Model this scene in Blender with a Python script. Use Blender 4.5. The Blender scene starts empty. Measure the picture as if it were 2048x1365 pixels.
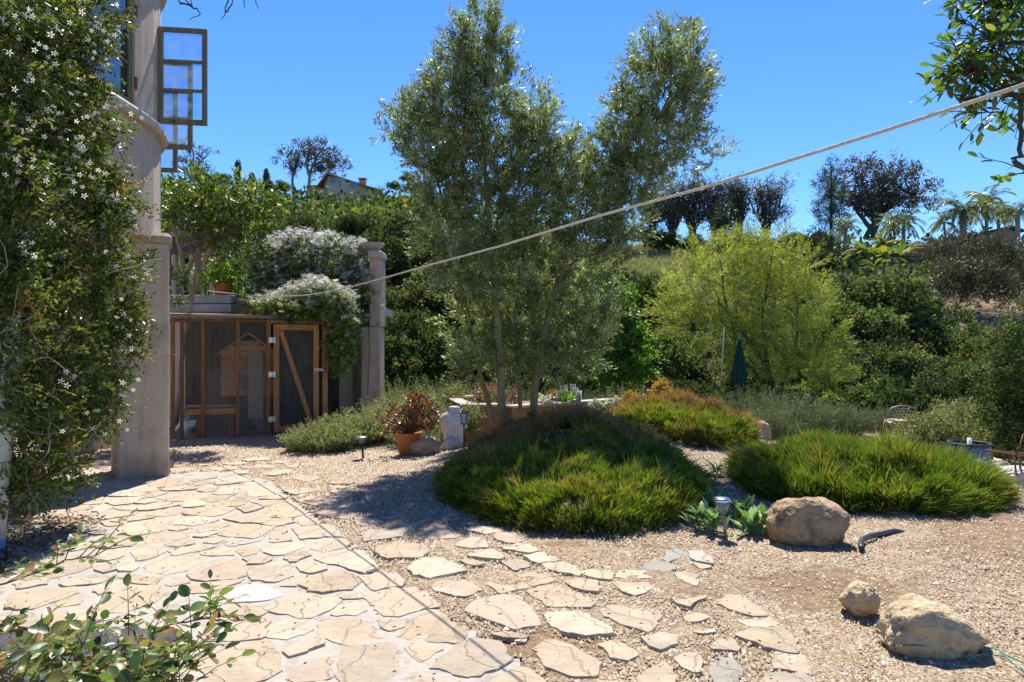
import bpy, math, random
import numpy as np
from mathutils import Vector, noise as mnoise

S = bpy.context.scene
COL = S.collection
R = math.radians
F = 1365.0            # focal length in photo pixels (24 mm on full frame)
EYE = 1.6
HOR = 700.0           # horizon row in the photo

# ------------------------------------------------------------ camera, sky, sun, exposure
cam = bpy.data.objects.new('camera', bpy.data.cameras.new('camera'))
COL.objects.link(cam)
cam.location = (0, 0, EYE)
cam.rotation_euler = (R(90), 0, 0)
cam.data.sensor_width = 36.0
cam.data.lens = 24.0
cam.data.shift_y = (HOR - 682.5) / 2048.0
cam.data.clip_start = 0.05
cam.data.clip_end = 3000
S.camera = cam

SUN_EL = R(60)
SUN_AZ = R(3)          # clockwise from +Y: the sun stands almost straight ahead, high
w = bpy.data.worlds.new('World')
S.world = w
w.use_nodes = True
nt = w.node_tree
bg = nt.nodes['Background']
sky = nt.nodes.new('ShaderNodeTexSky')
sky.sky_type = 'NISHITA'
sky.sun_disc = False
sky.sun_elevation = SUN_EL
sky.sun_rotation = SUN_AZ
sky.altitude = 600
sky.air_density = 1.15
sky.dust_density = 0.05
sky.ozone_density = 3.2
hs = nt.nodes.new('ShaderNodeHueSaturation')
hs.inputs['Saturation'].default_value = 1.22
hs.inputs['Hue'].default_value = .512
nt.links.new(sky.outputs[0], hs.inputs['Color'])
tint = nt.nodes.new('ShaderNodeMix'); tint.data_type = 'RGBA'; tint.blend_type = 'MULTIPLY'; tint.inputs[0].default_value = 1
tint.inputs[7].default_value = (.62, .84, 1.0, 1)
nt.links.new(hs.outputs[0], tint.inputs[6])
nt.links.new(tint.outputs[2], bg.inputs['Color'])
bg.inputs['Strength'].default_value = 0.115

sun = bpy.data.objects.new('sun', bpy.data.lights.new('sun', 'SUN'))
COL.objects.link(sun)
sun.data.energy = 5.0
sun.data.angle = R(0.5)
sun.data.color = (1.0, 0.94, 0.83)
sd = Vector((math.sin(SUN_AZ) * math.cos(SUN_EL), math.cos(SUN_AZ) * math.cos(SUN_EL), math.sin(SUN_EL)))
sun.rotation_euler = sd.to_track_quat('Z', 'Y').to_euler()
sun.location = (0, 30, 60)

S.view_settings.view_transform = 'Standard'
S.view_settings.look = 'None'
S.view_settings.gamma = 1
S.view_settings.exposure = 0.85
try:
    S.view_settings.use_curve_mapping = False
except Exception:
    pass
S.cycles.max_bounces = 7
S.cycles.diffuse_bounces = 4
S.cycles.transmission_bounces = 5
S.cycles.transparent_max_bounces = 8
S.cycles.caustics_reflective = False
S.cycles.caustics_refractive = False
S.cycles.sample_clamp_indirect = 6

# ------------------------------------------------------------ helpers
def P(px, py, Y):
    return np.array([(px - 1024) / F * Y, Y, EYE + (HOR - py) / F * Y])

def G(px, py, z=0.0):
    Y = (EYE - z) * F / (py - HOR)
    return np.array([(px - 1024) / F * Y, Y, z])

def tag(o, label=None, cat=None, group=None, kind=None):
    if label: o['label'] = label
    if cat: o['category'] = cat
    if group: o['group'] = group
    if kind: o['kind'] = kind
    return o

def link(name, me, parent=None, label=None, cat=None, group=None, kind=None, loc=None, rz=0):
    o = bpy.data.objects.new(name, me)
    COL.objects.link(o)
    if parent: o.parent = parent
    if loc is not None: o.location = loc
    if rz: o.rotation_euler = (0, 0, rz)
    return tag(o, label, cat, group, kind)

def empty(name, label, cat, loc=(0, 0, 0), rz=0, group=None, kind=None):
    return link(name, None, None, label, cat, group, kind, loc, rz)

def np_mesh(name, V, Fc, mats, smooth=False, rnd=None, mat_idx=None, attrs=None):
    """V n x 3, Fc m x k (k = 3 or 4) array -> mesh, fast"""
    V = np.asarray(V, dtype=np.float32); Fc = np.asarray(Fc, dtype=np.int32)
    me = bpy.data.meshes.new(name)
    m, k = Fc.shape
    me.vertices.add(len(V)); me.vertices.foreach_set('co', V.ravel())
    me.loops.add(m * k); me.loops.foreach_set('vertex_index', Fc.ravel())
    me.polygons.add(m)
    me.polygons.foreach_set('loop_start', np.arange(0, m * k, k, dtype=np.int32))
    me.polygons.foreach_set('loop_total', np.full(m, k, dtype=np.int32))
    for mt in (mats if isinstance(mats, (list, tuple)) else [mats]): me.materials.append(mt)
    if mat_idx is not None: me.polygons.foreach_set('material_index', np.asarray(mat_idx, dtype=np.int32))
    if smooth: me.polygons.foreach_set('use_smooth', np.ones(m, dtype=bool))
    if rnd is not None:
        a = me.attributes.new('rnd', 'FLOAT', 'FACE'); a.data.foreach_set('value', np.asarray(rnd, dtype=np.float32))
    for nm, (dom, val) in (attrs or {}).items():
        a = me.attributes.new(nm, 'FLOAT', dom); a.data.foreach_set('value', np.asarray(val, dtype=np.float32))
    me.update(calc_edges=True)
    return me

class MB:
    """collects shapes, builds ONE mesh object"""
    def __init__(s): s.v = []; s.f = []; s.m = []; s.sm = []
    def add(s, vs, fs, mi=0, smooth=False):
        b = len(s.v)
        s.v += [tuple(float(c) for c in p) for p in vs]
        s.f += [tuple(b + i for i in f) for f in fs]
        s.m += [mi] * len(fs); s.sm += [smooth] * len(fs)
        return s
    def box(s, c, size, rz=0, mi=0, ry=0, rx=0):
        hx, hy, hz = size[0] / 2, size[1] / 2, size[2] / 2
        vs = []
        from mathutils import Euler
        M = Euler((rx, ry, rz)).to_matrix()
        for x in (-hx, hx):
            for y in (-hy, hy):
                for z in (-hz, hz):
                    vs.append(Vector(c) + M @ Vector((x, y, z)))
        return s.add(vs, [(0, 1, 3, 2), (4, 6, 7, 5), (0, 4, 5, 1), (2, 3, 7, 6), (0, 2, 6, 4), (1, 5, 7, 3)], mi)
    def beam(s, a, b, wd, dp, up=(0, 0, 1), mi=0):
        """a box from a to b, wd across (perpendicular to up and the beam), dp along up"""
        a = Vector(a); b = Vector(b); d = (b - a).normalized(); u = Vector(up)
        sx = d.cross(u).normalized(); u = sx.cross(d).normalized()
        vs = []
        for p in (a, b):
            for i, j in ((-1, -1), (1, -1), (1, 1), (-1, 1)):
                vs.append(p + sx * (wd / 2 * i) + u * (dp / 2 * j))
        return s.add(vs, [(3, 2, 1, 0), (4, 5, 6, 7), (0, 1, 5, 4), (1, 2, 6, 5), (2, 3, 7, 6), (3, 0, 4, 7)], mi)
    def tube(s, pts, rad, n=6, mi=0, smooth=True):
        pts = [Vector(p) for p in pts]
        if not hasattr(rad, '__len__'): rad = [rad] * len(pts)
        vs = []; fs = []
        ref = Vector((0.31, 0.77, 0.55))
        for i, p in enumerate(pts):
            d = (pts[min(i + 1, len(pts) - 1)] - pts[max(i - 1, 0)])
            if d.length < 1e-9: d = Vector((0, 0, 1))
            d.normalize()
            if abs(d.dot(ref)) > .95: ref = Vector((0.9, -0.3, 0.2))
            u = d.cross(ref).normalized(); v = d.cross(u).normalized()
            for k in range(n):
                a = 2 * math.pi * k / n
                vs.append(p + (u * math.cos(a) + v * math.sin(a)) * rad[i])
        for i in range(len(pts) - 1):
            for k in range(n):
                k2 = (k + 1) % n
                fs.append((i * n + k, (i + 1) * n + k, (i + 1) * n + k2, i * n + k2))
        fs.append(tuple(range(n))); fs.append(tuple((len(pts) - 1) * n + k for k in reversed(range(n))))
        return s.add(vs, fs, mi, smooth)
    def lathe(s, prof, n=16, c=(0, 0, 0), mi=0, smooth=True, sx=1, sy=1):
        vs = []; fs = []
        for r, z in prof:
            for k in range(n):
                a = 2 * math.pi * k / n
                vs.append((c[0] + r * math.cos(a) * sx, c[1] + r * math.sin(a) * sy, c[2] + z))
        for i in range(len(prof) - 1):
            for k in range(n):
                k2 = (k + 1) % n
                fs.append((i * n + k, i * n + k2, (i + 1) * n + k2, (i + 1) * n + k))
        return s.add(vs, fs, mi, smooth)
    def prism(s, poly, z0, z1, mi=0):
        n = len(poly)
        vs = [(x, y, z0) for x, y in poly] + [(x, y, z1) for x, y in poly]
        fs = [tuple(reversed(range(n))), tuple(range(n, 2 * n))] + [(i, (i + 1) % n, n + (i + 1) % n, n + i) for i in range(n)]
        return s.add(vs, fs, mi)
    def mesh(s, name, mats):
        me = bpy.data.meshes.new(name)
        me.from_pydata(s.v, [], s.f)
        for mt in (mats if isinstance(mats, (list, tuple)) else [mats]): me.materials.append(mt)
        me.polygons.foreach_set('material_index', s.m)
        me.polygons.foreach_set('use_smooth', s.sm)
        me.update()
        return me
    def build(s, name, mats, parent=None, bevel=0, **kw):
        o = link(name, s.mesh(name, mats), parent, **kw)
        if bevel:
            b = o.modifiers.new('bevel', 'BEVEL'); b.width = bevel; b.segments = 1; b.limit_method = 'ANGLE'
        return o

def fbm(pts, scale, seed=0.0, octaves=3):
    """mathutils noise over n x 3 points -> n array in about -1..1"""
    out = np.empty(len(pts), dtype=np.float32)
    q = np.asarray(pts, dtype=float) * scale + seed
    nz = mnoise.fractal
    for i, p in enumerate(q.tolist()):
        out[i] = nz(p, 0.6, 2.1, octaves)
    return out

# ------------------------------------------------------------ materials
def nodes(name):
    m = bpy.data.materials.new(name); m.use_nodes = True
    n = m.node_tree
    return m, n, n.nodes['Principled BSDF']

def N(n, t, **kw):
    x = n.nodes.new(t)
    for k, v in kw.items():
        if k in x.inputs: x.inputs[k].default_value = v
        else: setattr(x, k, v)
    return x

def ramp(n, stops, src, interp='LINEAR'):
    r = n.nodes.new('ShaderNodeValToRGB'); r.color_ramp.interpolation = interp
    e = r.color_ramp.elements
    f4 = lambda c: (*c, 1) if len(c) == 3 else c
    e[0].position = stops[0][0]; e[0].color = f4(stops[0][1])
    e[1].position = stops[-1][0]; e[1].color = f4(stops[-1][1])
    for p, c in stops[1:-1]:
        x = e.new(p); x.color = f4(c)
    n.links.new(src, r.inputs[0])
    return r

def surf(name, c1, c2, scale=6, rough=.8, bump=.3, bscale=40, detail=6, metal=0, spec=.3, c3=None, dist=.01, stretch=None, rand=0):
    """noise mix of two or three colours with fine relief"""
    m, n, b = nodes(name)
    tc = N(n, 'ShaderNodeTexCoord'); mp = N(n, 'ShaderNodeMapping')
    n.links.new(tc.outputs['Object'], mp.inputs[0])
    if stretch: mp.inputs['Scale'].default_value = stretch
    if rand:
        oi = N(n, 'ShaderNodeObjectInfo')
        mu = N(n, 'ShaderNodeMath', operation='MULTIPLY'); mu.inputs[1].default_value = 37.0
        n.links.new(oi.outputs['Random'], mu.inputs[0]); n.links.new(mu.outputs[0], mp.inputs['Location'])
    t = N(n, 'ShaderNodeTexNoise', Scale=scale, Detail=detail, Roughness=.62)
    n.links.new(mp.outputs[0], t.inputs['Vector'])
    st = [(.32, c1), (.68, c2)] if c3 is None else [(.28, c1), (.5, c2), (.72, c3)]
    r = ramp(n, st, t.outputs['Fac'])
    col = r.outputs[0]
    if rand:
        hv = N(n, 'ShaderNodeHueSaturation')
        mr = N(n, 'ShaderNodeMapRange'); mr.inputs['To Min'].default_value = 1 - rand; mr.inputs['To Max'].default_value = 1 + rand
        n.links.new(oi.outputs['Random'], mr.inputs[0]); n.links.new(mr.outputs[0], hv.inputs['Value'])
        n.links.new(col, hv.inputs['Color']); col = hv.outputs[0]
    n.links.new(col, b.inputs['Base Color'])
    b.inputs['Roughness'].default_value = rough; b.inputs['Metallic'].default_value = metal
    b.inputs['Specular IOR Level'].default_value = spec
    if bump:
        t2 = N(n, 'ShaderNodeTexNoise', Scale=bscale, Detail=5)
        n.links.new(mp.outputs[0], t2.inputs['Vector'])
        bp = N(n, 'ShaderNodeBump', Strength=bump, Distance=dist)
        n.links.new(t2.outputs['Fac'], bp.inputs['Height']); n.links.new(bp.outputs[0], b.inputs['Normal'])
    return m

def foliage(name, stops, trans=.35, tcol=(1.5, 1.5, .7), rough=.5, spec=.35, objrand=0.0):
    """leaf material: colour from the per-leaf 'rnd' value, part of the light shines through"""
    m, n, b = nodes(name)
    at = N(n, 'ShaderNodeAttribute', attribute_name='rnd')
    src = at.outputs['Fac']
    r = ramp(n, stops, src)
    col = r.outputs[0]
    if objrand:
        oi = N(n, 'ShaderNodeObjectInfo'); hv = N(n, 'ShaderNodeHueSaturation')
        mr = N(n, 'ShaderNodeMapRange'); mr.inputs['To Min'].default_value = 1 - objrand; mr.inputs['To Max'].default_value = 1 + objrand
        mh = N(n, 'ShaderNodeMapRange'); mh.inputs['To Min'].default_value = .5 - objrand * .06; mh.inputs['To Max'].default_value = .5 + objrand * .05
        n.links.new(oi.outputs['Random'], mr.inputs[0]); n.links.new(mr.outputs[0], hv.inputs['Value'])
        wn = N(n, 'ShaderNodeTexWhiteNoise', noise_dimensions='1D'); n.links.new(oi.outputs['Random'], wn.inputs['W'])
        n.links.new(wn.outputs['Value'], mh.inputs[0]); n.links.new(mh.outputs[0], hv.inputs['Hue'])
        n.links.new(col, hv.inputs['Color']); col = hv.outputs[0]
    n.links.new(col, b.inputs['Base Color'])
    b.inputs['Roughness'].default_value = rough; b.inputs['Specular IOR Level'].default_value = spec
    tr = N(n, 'ShaderNodeBsdfTranslucent')
    mc = N(n, 'ShaderNodeMix', data_type='RGBA', blend_type='MULTIPLY'); mc.inputs[0].default_value = 1
    n.links.new(col, mc.inputs[6]); mc.inputs[7].default_value = (*tcol, 1)
    n.links.new(mc.outputs[2], tr.inputs['Color'])
    mx = N(n, 'ShaderNodeMixShader'); mx.inputs[0].default_value = trans
    n.links.new(b.outputs[0], mx.inputs[1]); n.links.new(tr.outputs[0], mx.inputs[2])
    n.links.new(mx.outputs[0], n.nodes['Material Output'].inputs['Surface'])
    return m

def wood(name, c1, c2, c3, axis='Z', rough=.75, scale=3):
    st = {'Z': (14, 14, 1.1), 'X': (1.1, 14, 14), 'Y': (14, 1.1, 14)}[axis]
    return surf(name, c1, c2, scale=scale, rough=rough, bump=.25, bscale=6, c3=c3, stretch=st, rand=.22, dist=.004)

M = {}
def stucco_mat(name, c1, c2, c3):
    m = surf(name, c1, c2, scale=2.2, rough=.92, bump=.5, bscale=38, c3=c3, dist=.012, detail=10)
    n = m.node_tree; b = n.nodes['Principled BSDF']; src = b.inputs['Base Color'].links[0].from_socket
    tc = N(n, 'ShaderNodeTexCoord'); mp = N(n, 'ShaderNodeMapping'); mp.inputs['Scale'].default_value = (5, 5, .5); n.links.new(tc.outputs['Object'], mp.inputs[0])
    t = N(n, 'ShaderNodeTexNoise', Scale=1.6, Detail=8, Roughness=.7); n.links.new(mp.outputs[0], t.inputs['Vector'])
    r = ramp(n, [(.30, (.62, .58, .54)), (.48, (1, 1, 1)), (.8, (1.08, 1.06, 1.04))], t.outputs['Fac'])
    mx = N(n, 'ShaderNodeMix', data_type='RGBA', blend_type='MULTIPLY'); mx.inputs[0].default_value = .8; n.links.new(src, mx.inputs[6]); n.links.new(r.outputs[0], mx.inputs[7])
    # hairline cracks and splash dirt near the ground
    nz = N(n, 'ShaderNodeTexNoise', Scale=2.5, Detail=4); n.links.new(tc.outputs['Object'], nz.inputs['Vector'])
    va = N(n, 'ShaderNodeMix', data_type='RGBA'); va.inputs[0].default_value = .35; n.links.new(tc.outputs['Object'], va.inputs[6]); n.links.new(nz.outputs['Color'], va.inputs[7])
    v = N(n, 'ShaderNodeTexVoronoi', Scale=.9, feature='DISTANCE_TO_EDGE'); n.links.new(va.outputs[2], v.inputs['Vector'])
    rc = ramp(n, [(0, (.5, .45, .42)), (.006, (1, 1, 1))], v.outputs['Distance'])
    m2 = N(n, 'ShaderNodeMix', data_type='RGBA', blend_type='MULTIPLY'); m2.inputs[0].default_value = .22; n.links.new(mx.outputs[2], m2.inputs[6]); n.links.new(rc.outputs[0], m2.inputs[7])
    sp = N(n, 'ShaderNodeSeparateXYZ'); n.links.new(tc.outputs['Object'], sp.inputs[0])
    ad = N(n, 'ShaderNodeMath', operation='MULTIPLY_ADD'); ad.inputs[1].default_value = .5; n.links.new(t.outputs['Fac'], ad.inputs[0]); n.links.new(sp.outputs[2], ad.inputs[2])
    rg_ = ramp(n, [(.22, (.66, .60, .50)), (.62, (1, 1, 1))], ad.outputs[0])
    m3 = N(n, 'ShaderNodeMix', data_type='RGBA', blend_type='MULTIPLY'); m3.inputs[0].default_value = .85; n.links.new(m2.outputs[2], m3.inputs[6]); n.links.new(rg_.outputs[0], m3.inputs[7])
    n.links.new(m3.outputs[2], b.inputs['Base Color'])
    return m
M['stucco'] = stucco_mat('stucco', (.38, .275, .205), (.54, .42, .325), (.46, .345, .27))
M['stucco_pale'] = surf('stucco_pale', (.42, .37, .30), (.55, .49, .41), scale=1.5, rough=.92, bump=.3, bscale=50, dist=.006)
M['sill_stone'] = surf('sill_stone', (.30, .235, .14), (.48, .40, .28), scale=7, rough=.9, bump=.5, bscale=40)
M['terracotta'] = surf('terracotta', (.40, .13, .045), (.52, .19, .07), scale=9, rough=.8, bump=.15, bscale=60)
M['planter_clay'] = surf('planter_clay', (.22, .105, .05), (.34, .185, .10), scale=3, rough=.9, bump=.4, bscale=40)
M['coping'] = surf('coping', (.34, .29, .24), (.50, .43, .37), scale=5, rough=.9, bump=.3)
M['redwood'] = wood('redwood', (.10, .042, .018), (.22, .092, .036), (.32, .145, .062), 'Z')
M['redwood_new'] = wood('redwood_new', (.23, .105, .04), (.44, .215, .085), (.54, .30, .13), 'Z')
M['redwood_x'] = wood('redwood_x', (.20, .09, .036), (.38, .18, .072), (.48, .25, .11), 'X')
M['weathered'] = wood('weathered', (.16, .11, .075), (.27, .19, .13), (.34, .26, .19), 'X')
M['weathered_z'] = wood('weathered_z', (.13, .09, .055), (.22, .155, .10), (.30, .22, .15), 'Z')
M['galvanised'] = surf('galvanised', (.42, .46, .47), (.58, .62, .62), scale=30, rough=.4, metal=.8, bump=.1)
M['wire'] = surf('wire', (.28, .27, .25), (.40, .38, .35), scale=30, rough=.5, metal=.6, bump=0)
M['black_metal'] = surf('black_metal', (.012, .012, .014), (.03, .03, .032), scale=20, rough=.45, bump=.05, spec=.5)
M['pewter'] = surf('pewter', (.20, .20, .19), (.34, .33, .31), scale=14, rough=.35, metal=.7, bump=.1)
M['steel'] = surf('steel', (.60, .60, .62), (.74, .74, .76), scale=14, rough=.22, metal=1, bump=.05)
M['bronze_metal'] = surf('bronze_metal', (.24, .16, .12), (.42, .32, .27), scale=20, rough=.5, metal=.4, bump=.3)
M['rust'] = surf('rust', (.16, .07, .035), (.30, .15, .08), scale=25, rough=.8, metal=.2, bump=.4)
M['bark_olive'] = surf('bark_olive', (.17, .135, .065), (.34, .27, .13), scale=8, rough=.9, bump=.6, bscale=30, stretch=(1, 1, .25))
M['bark_dark'] = surf('bark_dark', (.05, .038, .03), (.12, .095, .075), scale=8, rough=.95, bump=.7, bscale=25, stretch=(1, 1, .25))
M['bark_grey'] = surf('bark_grey', (.17, .145, .12), (.32, .27, .23), scale=8, rough=.95, bump=.6, bscale=25, stretch=(1, 1, .3))
M['stem_green'] = surf('stem_green', (.10, .13, .04), (.17, .19, .07), scale=20, rough=.7, bump=.1)
M['stem_red'] = surf('stem_red', (.16, .075, .04), (.25, .13, .07), scale=20, rough=.7, bump=.1)
M['rope'] = surf('rope', (.50, .45, .38), (.62, .58, .50), scale=60, rough=.9, bump=.6, bscale=150)
M['white_paint'] = surf('white_paint', (.62, .60, .56), (.74, .72, .68), scale=4, rough=.6, bump=.1)
M['blue_paint'] = surf('blue_paint', (.08, .25, .38), (.12, .32, .46), scale=4, rough=.5, bump=.1)
M['charcoal'] = surf('charcoal', (.035, .036, .04), (.06, .06, .066), scale=18, rough=.6, bump=.3)
M['black_rubber'] = surf('black_rubber', (.02, .022, .026), (.045, .048, .055), scale=30, rough=.42, bump=.2, spec=.5)
M['green_hose'] = surf('green_hose', (.01, .20, .11), (.02, .27, .16), scale=30, rough=.35, bump=0, spec=.5)
M['roof_tile'] = surf('roof_tile', (.30, .12, .07), (.46, .22, .14), scale=3, rough=.85, bump=.5, bscale=12, rand=.15)
M['brick'] = surf('brick', (.36, .15, .10), (.48, .24, .17), scale=9, rough=.9, bump=.3)
M['house_wall'] = surf('house_wall', (.40, .33, .27), (.50, .43, .35), scale=2, rough=.9, bump=.1)
M['dark_roof'] = surf('dark_roof', (.05, .05, .055), (.10, .095, .10), scale=4, rough=.8, bump=.3)
M['green_canvas'] = surf('green_canvas', (.006, .045, .032), (.012, .075, .055), scale=8, rough=.85, bump=.3)
M['concrete'] = surf('concrete', (.22, .205, .185), (.36, .34, .31), scale=10, rough=.9, bump=.5, bscale=30)
M['plastic_black'] = surf('plastic_black', (.012, .012, .013), (.025, .025, .027), scale=18, rough=.35, bump=0, spec=.5)
M['straw'] = surf('straw', (.40, .31, .17), (.55, .45, .28), scale=30, rough=.9, bump=.2)
M['white_feather'] = surf('white_feather', (.60, .58, .55), (.76, .74, .70), scale=18, rough=.85, bump=.5, bscale=40)
M['speckled_feather'] = surf('speckled_feather', (.10, .09, .085), (.62, .60, .56), scale=26, rough=.85, bump=.5, bscale=40)
M['comb_red'] = surf('comb_red', (.40, .02, .015), (.5, .04, .03), scale=18, rough=.6, bump=0)
M['mulch'] = surf('mulch', (.07, .045, .03), (.22, .15, .10), scale=26, rough=.95, bump=1, bscale=60, c3=(.13, .085, .055))

def glass_mat(name, tint, rough=.03, alpha_mix=.55):
    m, n, b = nodes(name)
    b.inputs['Base Color'].default_value = (*tint, 1); b.inputs['Roughness'].default_value = rough
    b.inputs['Specular IOR Level'].default_value = .9
    t = N(n, 'ShaderNodeBsdfTransparent'); t.inputs[0].default_value = (.86, .95, .98, 1)
    mx = N(n, 'ShaderNodeMixShader')
    fr = N(n, 'ShaderNodeFresnel', IOR=1.5)
    ad = N(n, 'ShaderNodeMath', operation='ADD'); ad.inputs[1].default_value = 1 - alpha_mix; ad.use_clamp = True
    n.links.new(fr.outputs[0], ad.inputs[0]); n.links.new(ad.outputs[0], mx.inputs[0])
    n.links.new(t.outputs[0], mx.inputs[1]); n.links.new(b.outputs[0], mx.inputs[2])
    n.links.new(mx.outputs[0], n.nodes['Material Output'].inputs['Surface'])
    return m
M['clear_pane'] = glass_mat('clear_pane', (.35, .42, .45), .08, .75)
M['dusty_pane'] = None
def dusty():
    m, n, b = nodes('dusty_pane')
    t = N(n, 'ShaderNodeTexNoise', Scale=5, Detail=7); tc = N(n, 'ShaderNodeTexCoord')
    n.links.new(tc.outputs['Object'], t.inputs['Vector'])
    b.inputs['Base Color'].default_value = (.50, .53, .52, 1); b.inputs['Roughness'].default_value = .25
    tl = N(n, 'ShaderNodeBsdfTranslucent'); tl.inputs[0].default_value = (.5, .55, .55, 1)
    m1 = N(n, 'ShaderNodeMixShader'); m1.inputs[0].default_value = .5
    n.links.new(b.outputs[0], m1.inputs[1]); n.links.new(tl.outputs[0], m1.inputs[2])
    tr = N(n, 'ShaderNodeBsdfTransparent'); tr.inputs[0].default_value = (.72, .86, .96, 1)
    mx = N(n, 'ShaderNodeMixShader')
    r = ramp(n, [(.40, (.04, .04, .04)), (.80, (.38, .38, .38))], t.outputs['Fac'])
    n.links.new(r.outputs[0], mx.inputs[0]); n.links.new(tr.outputs[0], mx.inputs[1]); n.links.new(m1.outputs[0], mx.inputs[2])
    n.links.new(mx.outputs[0], n.nodes['Material Output'].inputs['Surface'])
    return m
M['dusty_pane'] = dusty()
def dark_glass():
    m, n, b = nodes('dark_glass')
    b.inputs['Base Color'].default_value = (.012, .02, .03, 1); b.inputs['Roughness'].default_value = .04
    b.inputs['Specular IOR Level'].default_value = 1.0; b.inputs['IOR'].default_value = 1.9
    return m
M['dark_glass'] = dark_glass()

def sandstone(name, stops, rough=.85):
    """flagstone: colour differs from stone to stone, bedding streaks, pits"""
    m, n, b = nodes(name)
    tc = N(n, 'ShaderNodeTexCoord'); oi = N(n, 'ShaderNodeObjectInfo')
    mp = N(n, 'ShaderNodeMapping'); n.links.new(tc.outputs['Object'], mp.inputs[0])
    cx = N(n, 'ShaderNodeCombineXYZ')
    mu = N(n, 'ShaderNodeMath', operation='MULTIPLY'); mu.inputs[1].default_value = 61.0
    n.links.new(oi.outputs['Random'], mu.inputs[0]); n.links.new(mu.outputs[0], cx.inputs[0]); n.links.new(mu.outputs[0], cx.inputs[1])
    n.links.new(cx.outputs[0], mp.inputs['Location']); n.links.new(mu.outputs[0], cx.inputs[2])
    t = N(n, 'ShaderNodeTexNoise', Scale=2.6, Detail=8, Roughness=.6, Distortion=1.2)
    n.links.new(mp.outputs[0], t.inputs['Vector'])
    ad = N(n, 'ShaderNodeMath', operation='MULTIPLY_ADD'); ad.inputs[1].default_value = .80; 
    sc = N(n, 'ShaderNodeMath', operation='MULTIPLY'); sc.inputs[1].default_value = .50
    n.links.new(t.outputs['Fac'], sc.inputs[0])
    n.links.new(oi.outputs['Random'], ad.inputs[0]); n.links.new(sc.outputs[0], ad.inputs[2])
    sub = N(n, 'ShaderNodeMath', operation='SUBTRACT'); sub.inputs[1].default_value = .12
    n.links.new(ad.outputs[0], sub.inputs[0])
    r = ramp(n, stops, sub.outputs[0])
    # fine dirt speckle
    t3 = N(n, 'ShaderNodeTexNoise', Scale=70, Detail=3); n.links.new(mp.outputs[0], t3.inputs['Vector'])
    rr = ramp(n, [(.30, (.55, .5, .45)), (.42, (1, 1, 1))], t3.outputs['Fac'])
    mc = N(n, 'ShaderNodeMix', data_type='RGBA', blend_type='MULTIPLY'); mc.inputs[0].default_value = .5
    n.links.new(r.outputs[0], mc.inputs[6]); n.links.new(rr.outputs[0], mc.inputs[7])
    # dark bedding cracks
    wv = N(n, 'ShaderNodeTexWave', Scale=1.3, Distortion=14, Detail=4); wv.inputs['Detail Scale'].default_value = 1.1
    n.links.new(mp.outputs[0], wv.inputs['Vector'])
    rw = ramp(n, [(0.0, (.55, .46, .38)), (.012, (1, 1, 1))], wv.outputs['Fac'])
    mc2 = N(n, 'ShaderNodeMix', data_type='RGBA', blend_type='MULTIPLY'); mc2.inputs[0].default_value = .28
    n.links.new(mc.outputs[2], mc2.inputs[6]); n.links.new(rw.outputs[0], mc2.inputs[7])
    n.links.new(mc2.outputs[2], b.inputs['Base Color'])
    b.inputs['Roughness'].default_value = rough; b.inputs['Specular IOR Level'].default_value = .25
    t2 = N(n, 'ShaderNodeTexNoise', Scale=5, Detail=9, Roughness=.55); n.links.new(mp.outputs[0], t2.inputs['Vector'])
    mr = N(n, 'ShaderNodeMath', operation='MULTIPLY_ADD'); mr.inputs[1].default_value = .25
    n.links.new(rw.outputs[0], mr.inputs[0]); n.links.new(t2.outputs['Fac'], mr.inputs[2])
    bp = N(n, 'ShaderNodeBump', Strength=1, Distance=.045)
    n.links.new(mr.outputs[0], bp.inputs['Height']); n.links.new(bp.outputs[0], b.inputs['Normal'])
    return m
M['flag'] = sandstone('flagstone_buff', [(.02, (.27, .22, .155)), (.16, (.38, .30, .21)), (.3, (.44, .365, .26)), (.42, (.37, .285, .215)), (.56, (.46, .40, .30)), (.68, (.40, .31, .22)), (.8, (.32, .275, .21)), (.92, (.45, .37, .27))])
M['flag_pink'] = sandstone('flagstone_pink', [(.1, (.37, .28, .205)), (.4, (.45, .345, .26)), (.7, (.41, .325, .24)), (.95, (.46, .375, .285))])
M['flag_grey'] = sandstone('flagstone_grey', [(.1, (.23, .205, .165)), (.5, (.31, .285, .235)), (.9, (.38, .35, .29))])
M['flag_white'] = sandstone('flagstone_white', [(.1, (.48, .44, .37)), (.5, (.58, .54, .47)), (.9, (.66, .62, .55))])
M['mortar'] = surf('mortar', (.22, .195, .16), (.40, .36, .31), scale=6, rough=.95, bump=.9, bscale=45, c3=(.31, .28, .235), dist=.012)

def rock(name, c1, c2, c3, lichen=(.30, .30, .20)):
    m = surf(name, c1, c2, scale=5, rough=.9, bump=1, bscale=16, c3=c3, dist=.05, detail=12)
    return m
M['rock_tan'] = rock('rock_tan', (.20, .15, .09), (.38, .30, .20), (.30, .23, .15))
M['rock_pale'] = rock('rock_pale', (.22, .17, .11), (.50, .39, .24), (.40, .295, .175))
M['rock_brown'] = rock('rock_brown', (.10, .07, .045), (.38, .27, .16), (.25, .165, .10))
M['rock_white'] = rock('rock_white', (.36, .33, .28), (.60, .57, .50), (.50, .46, .40))
M['rock_gold'] = rock('rock_gold', (.32, .20, .08), (.50, .35, .16), (.42, .29, .14))
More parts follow.
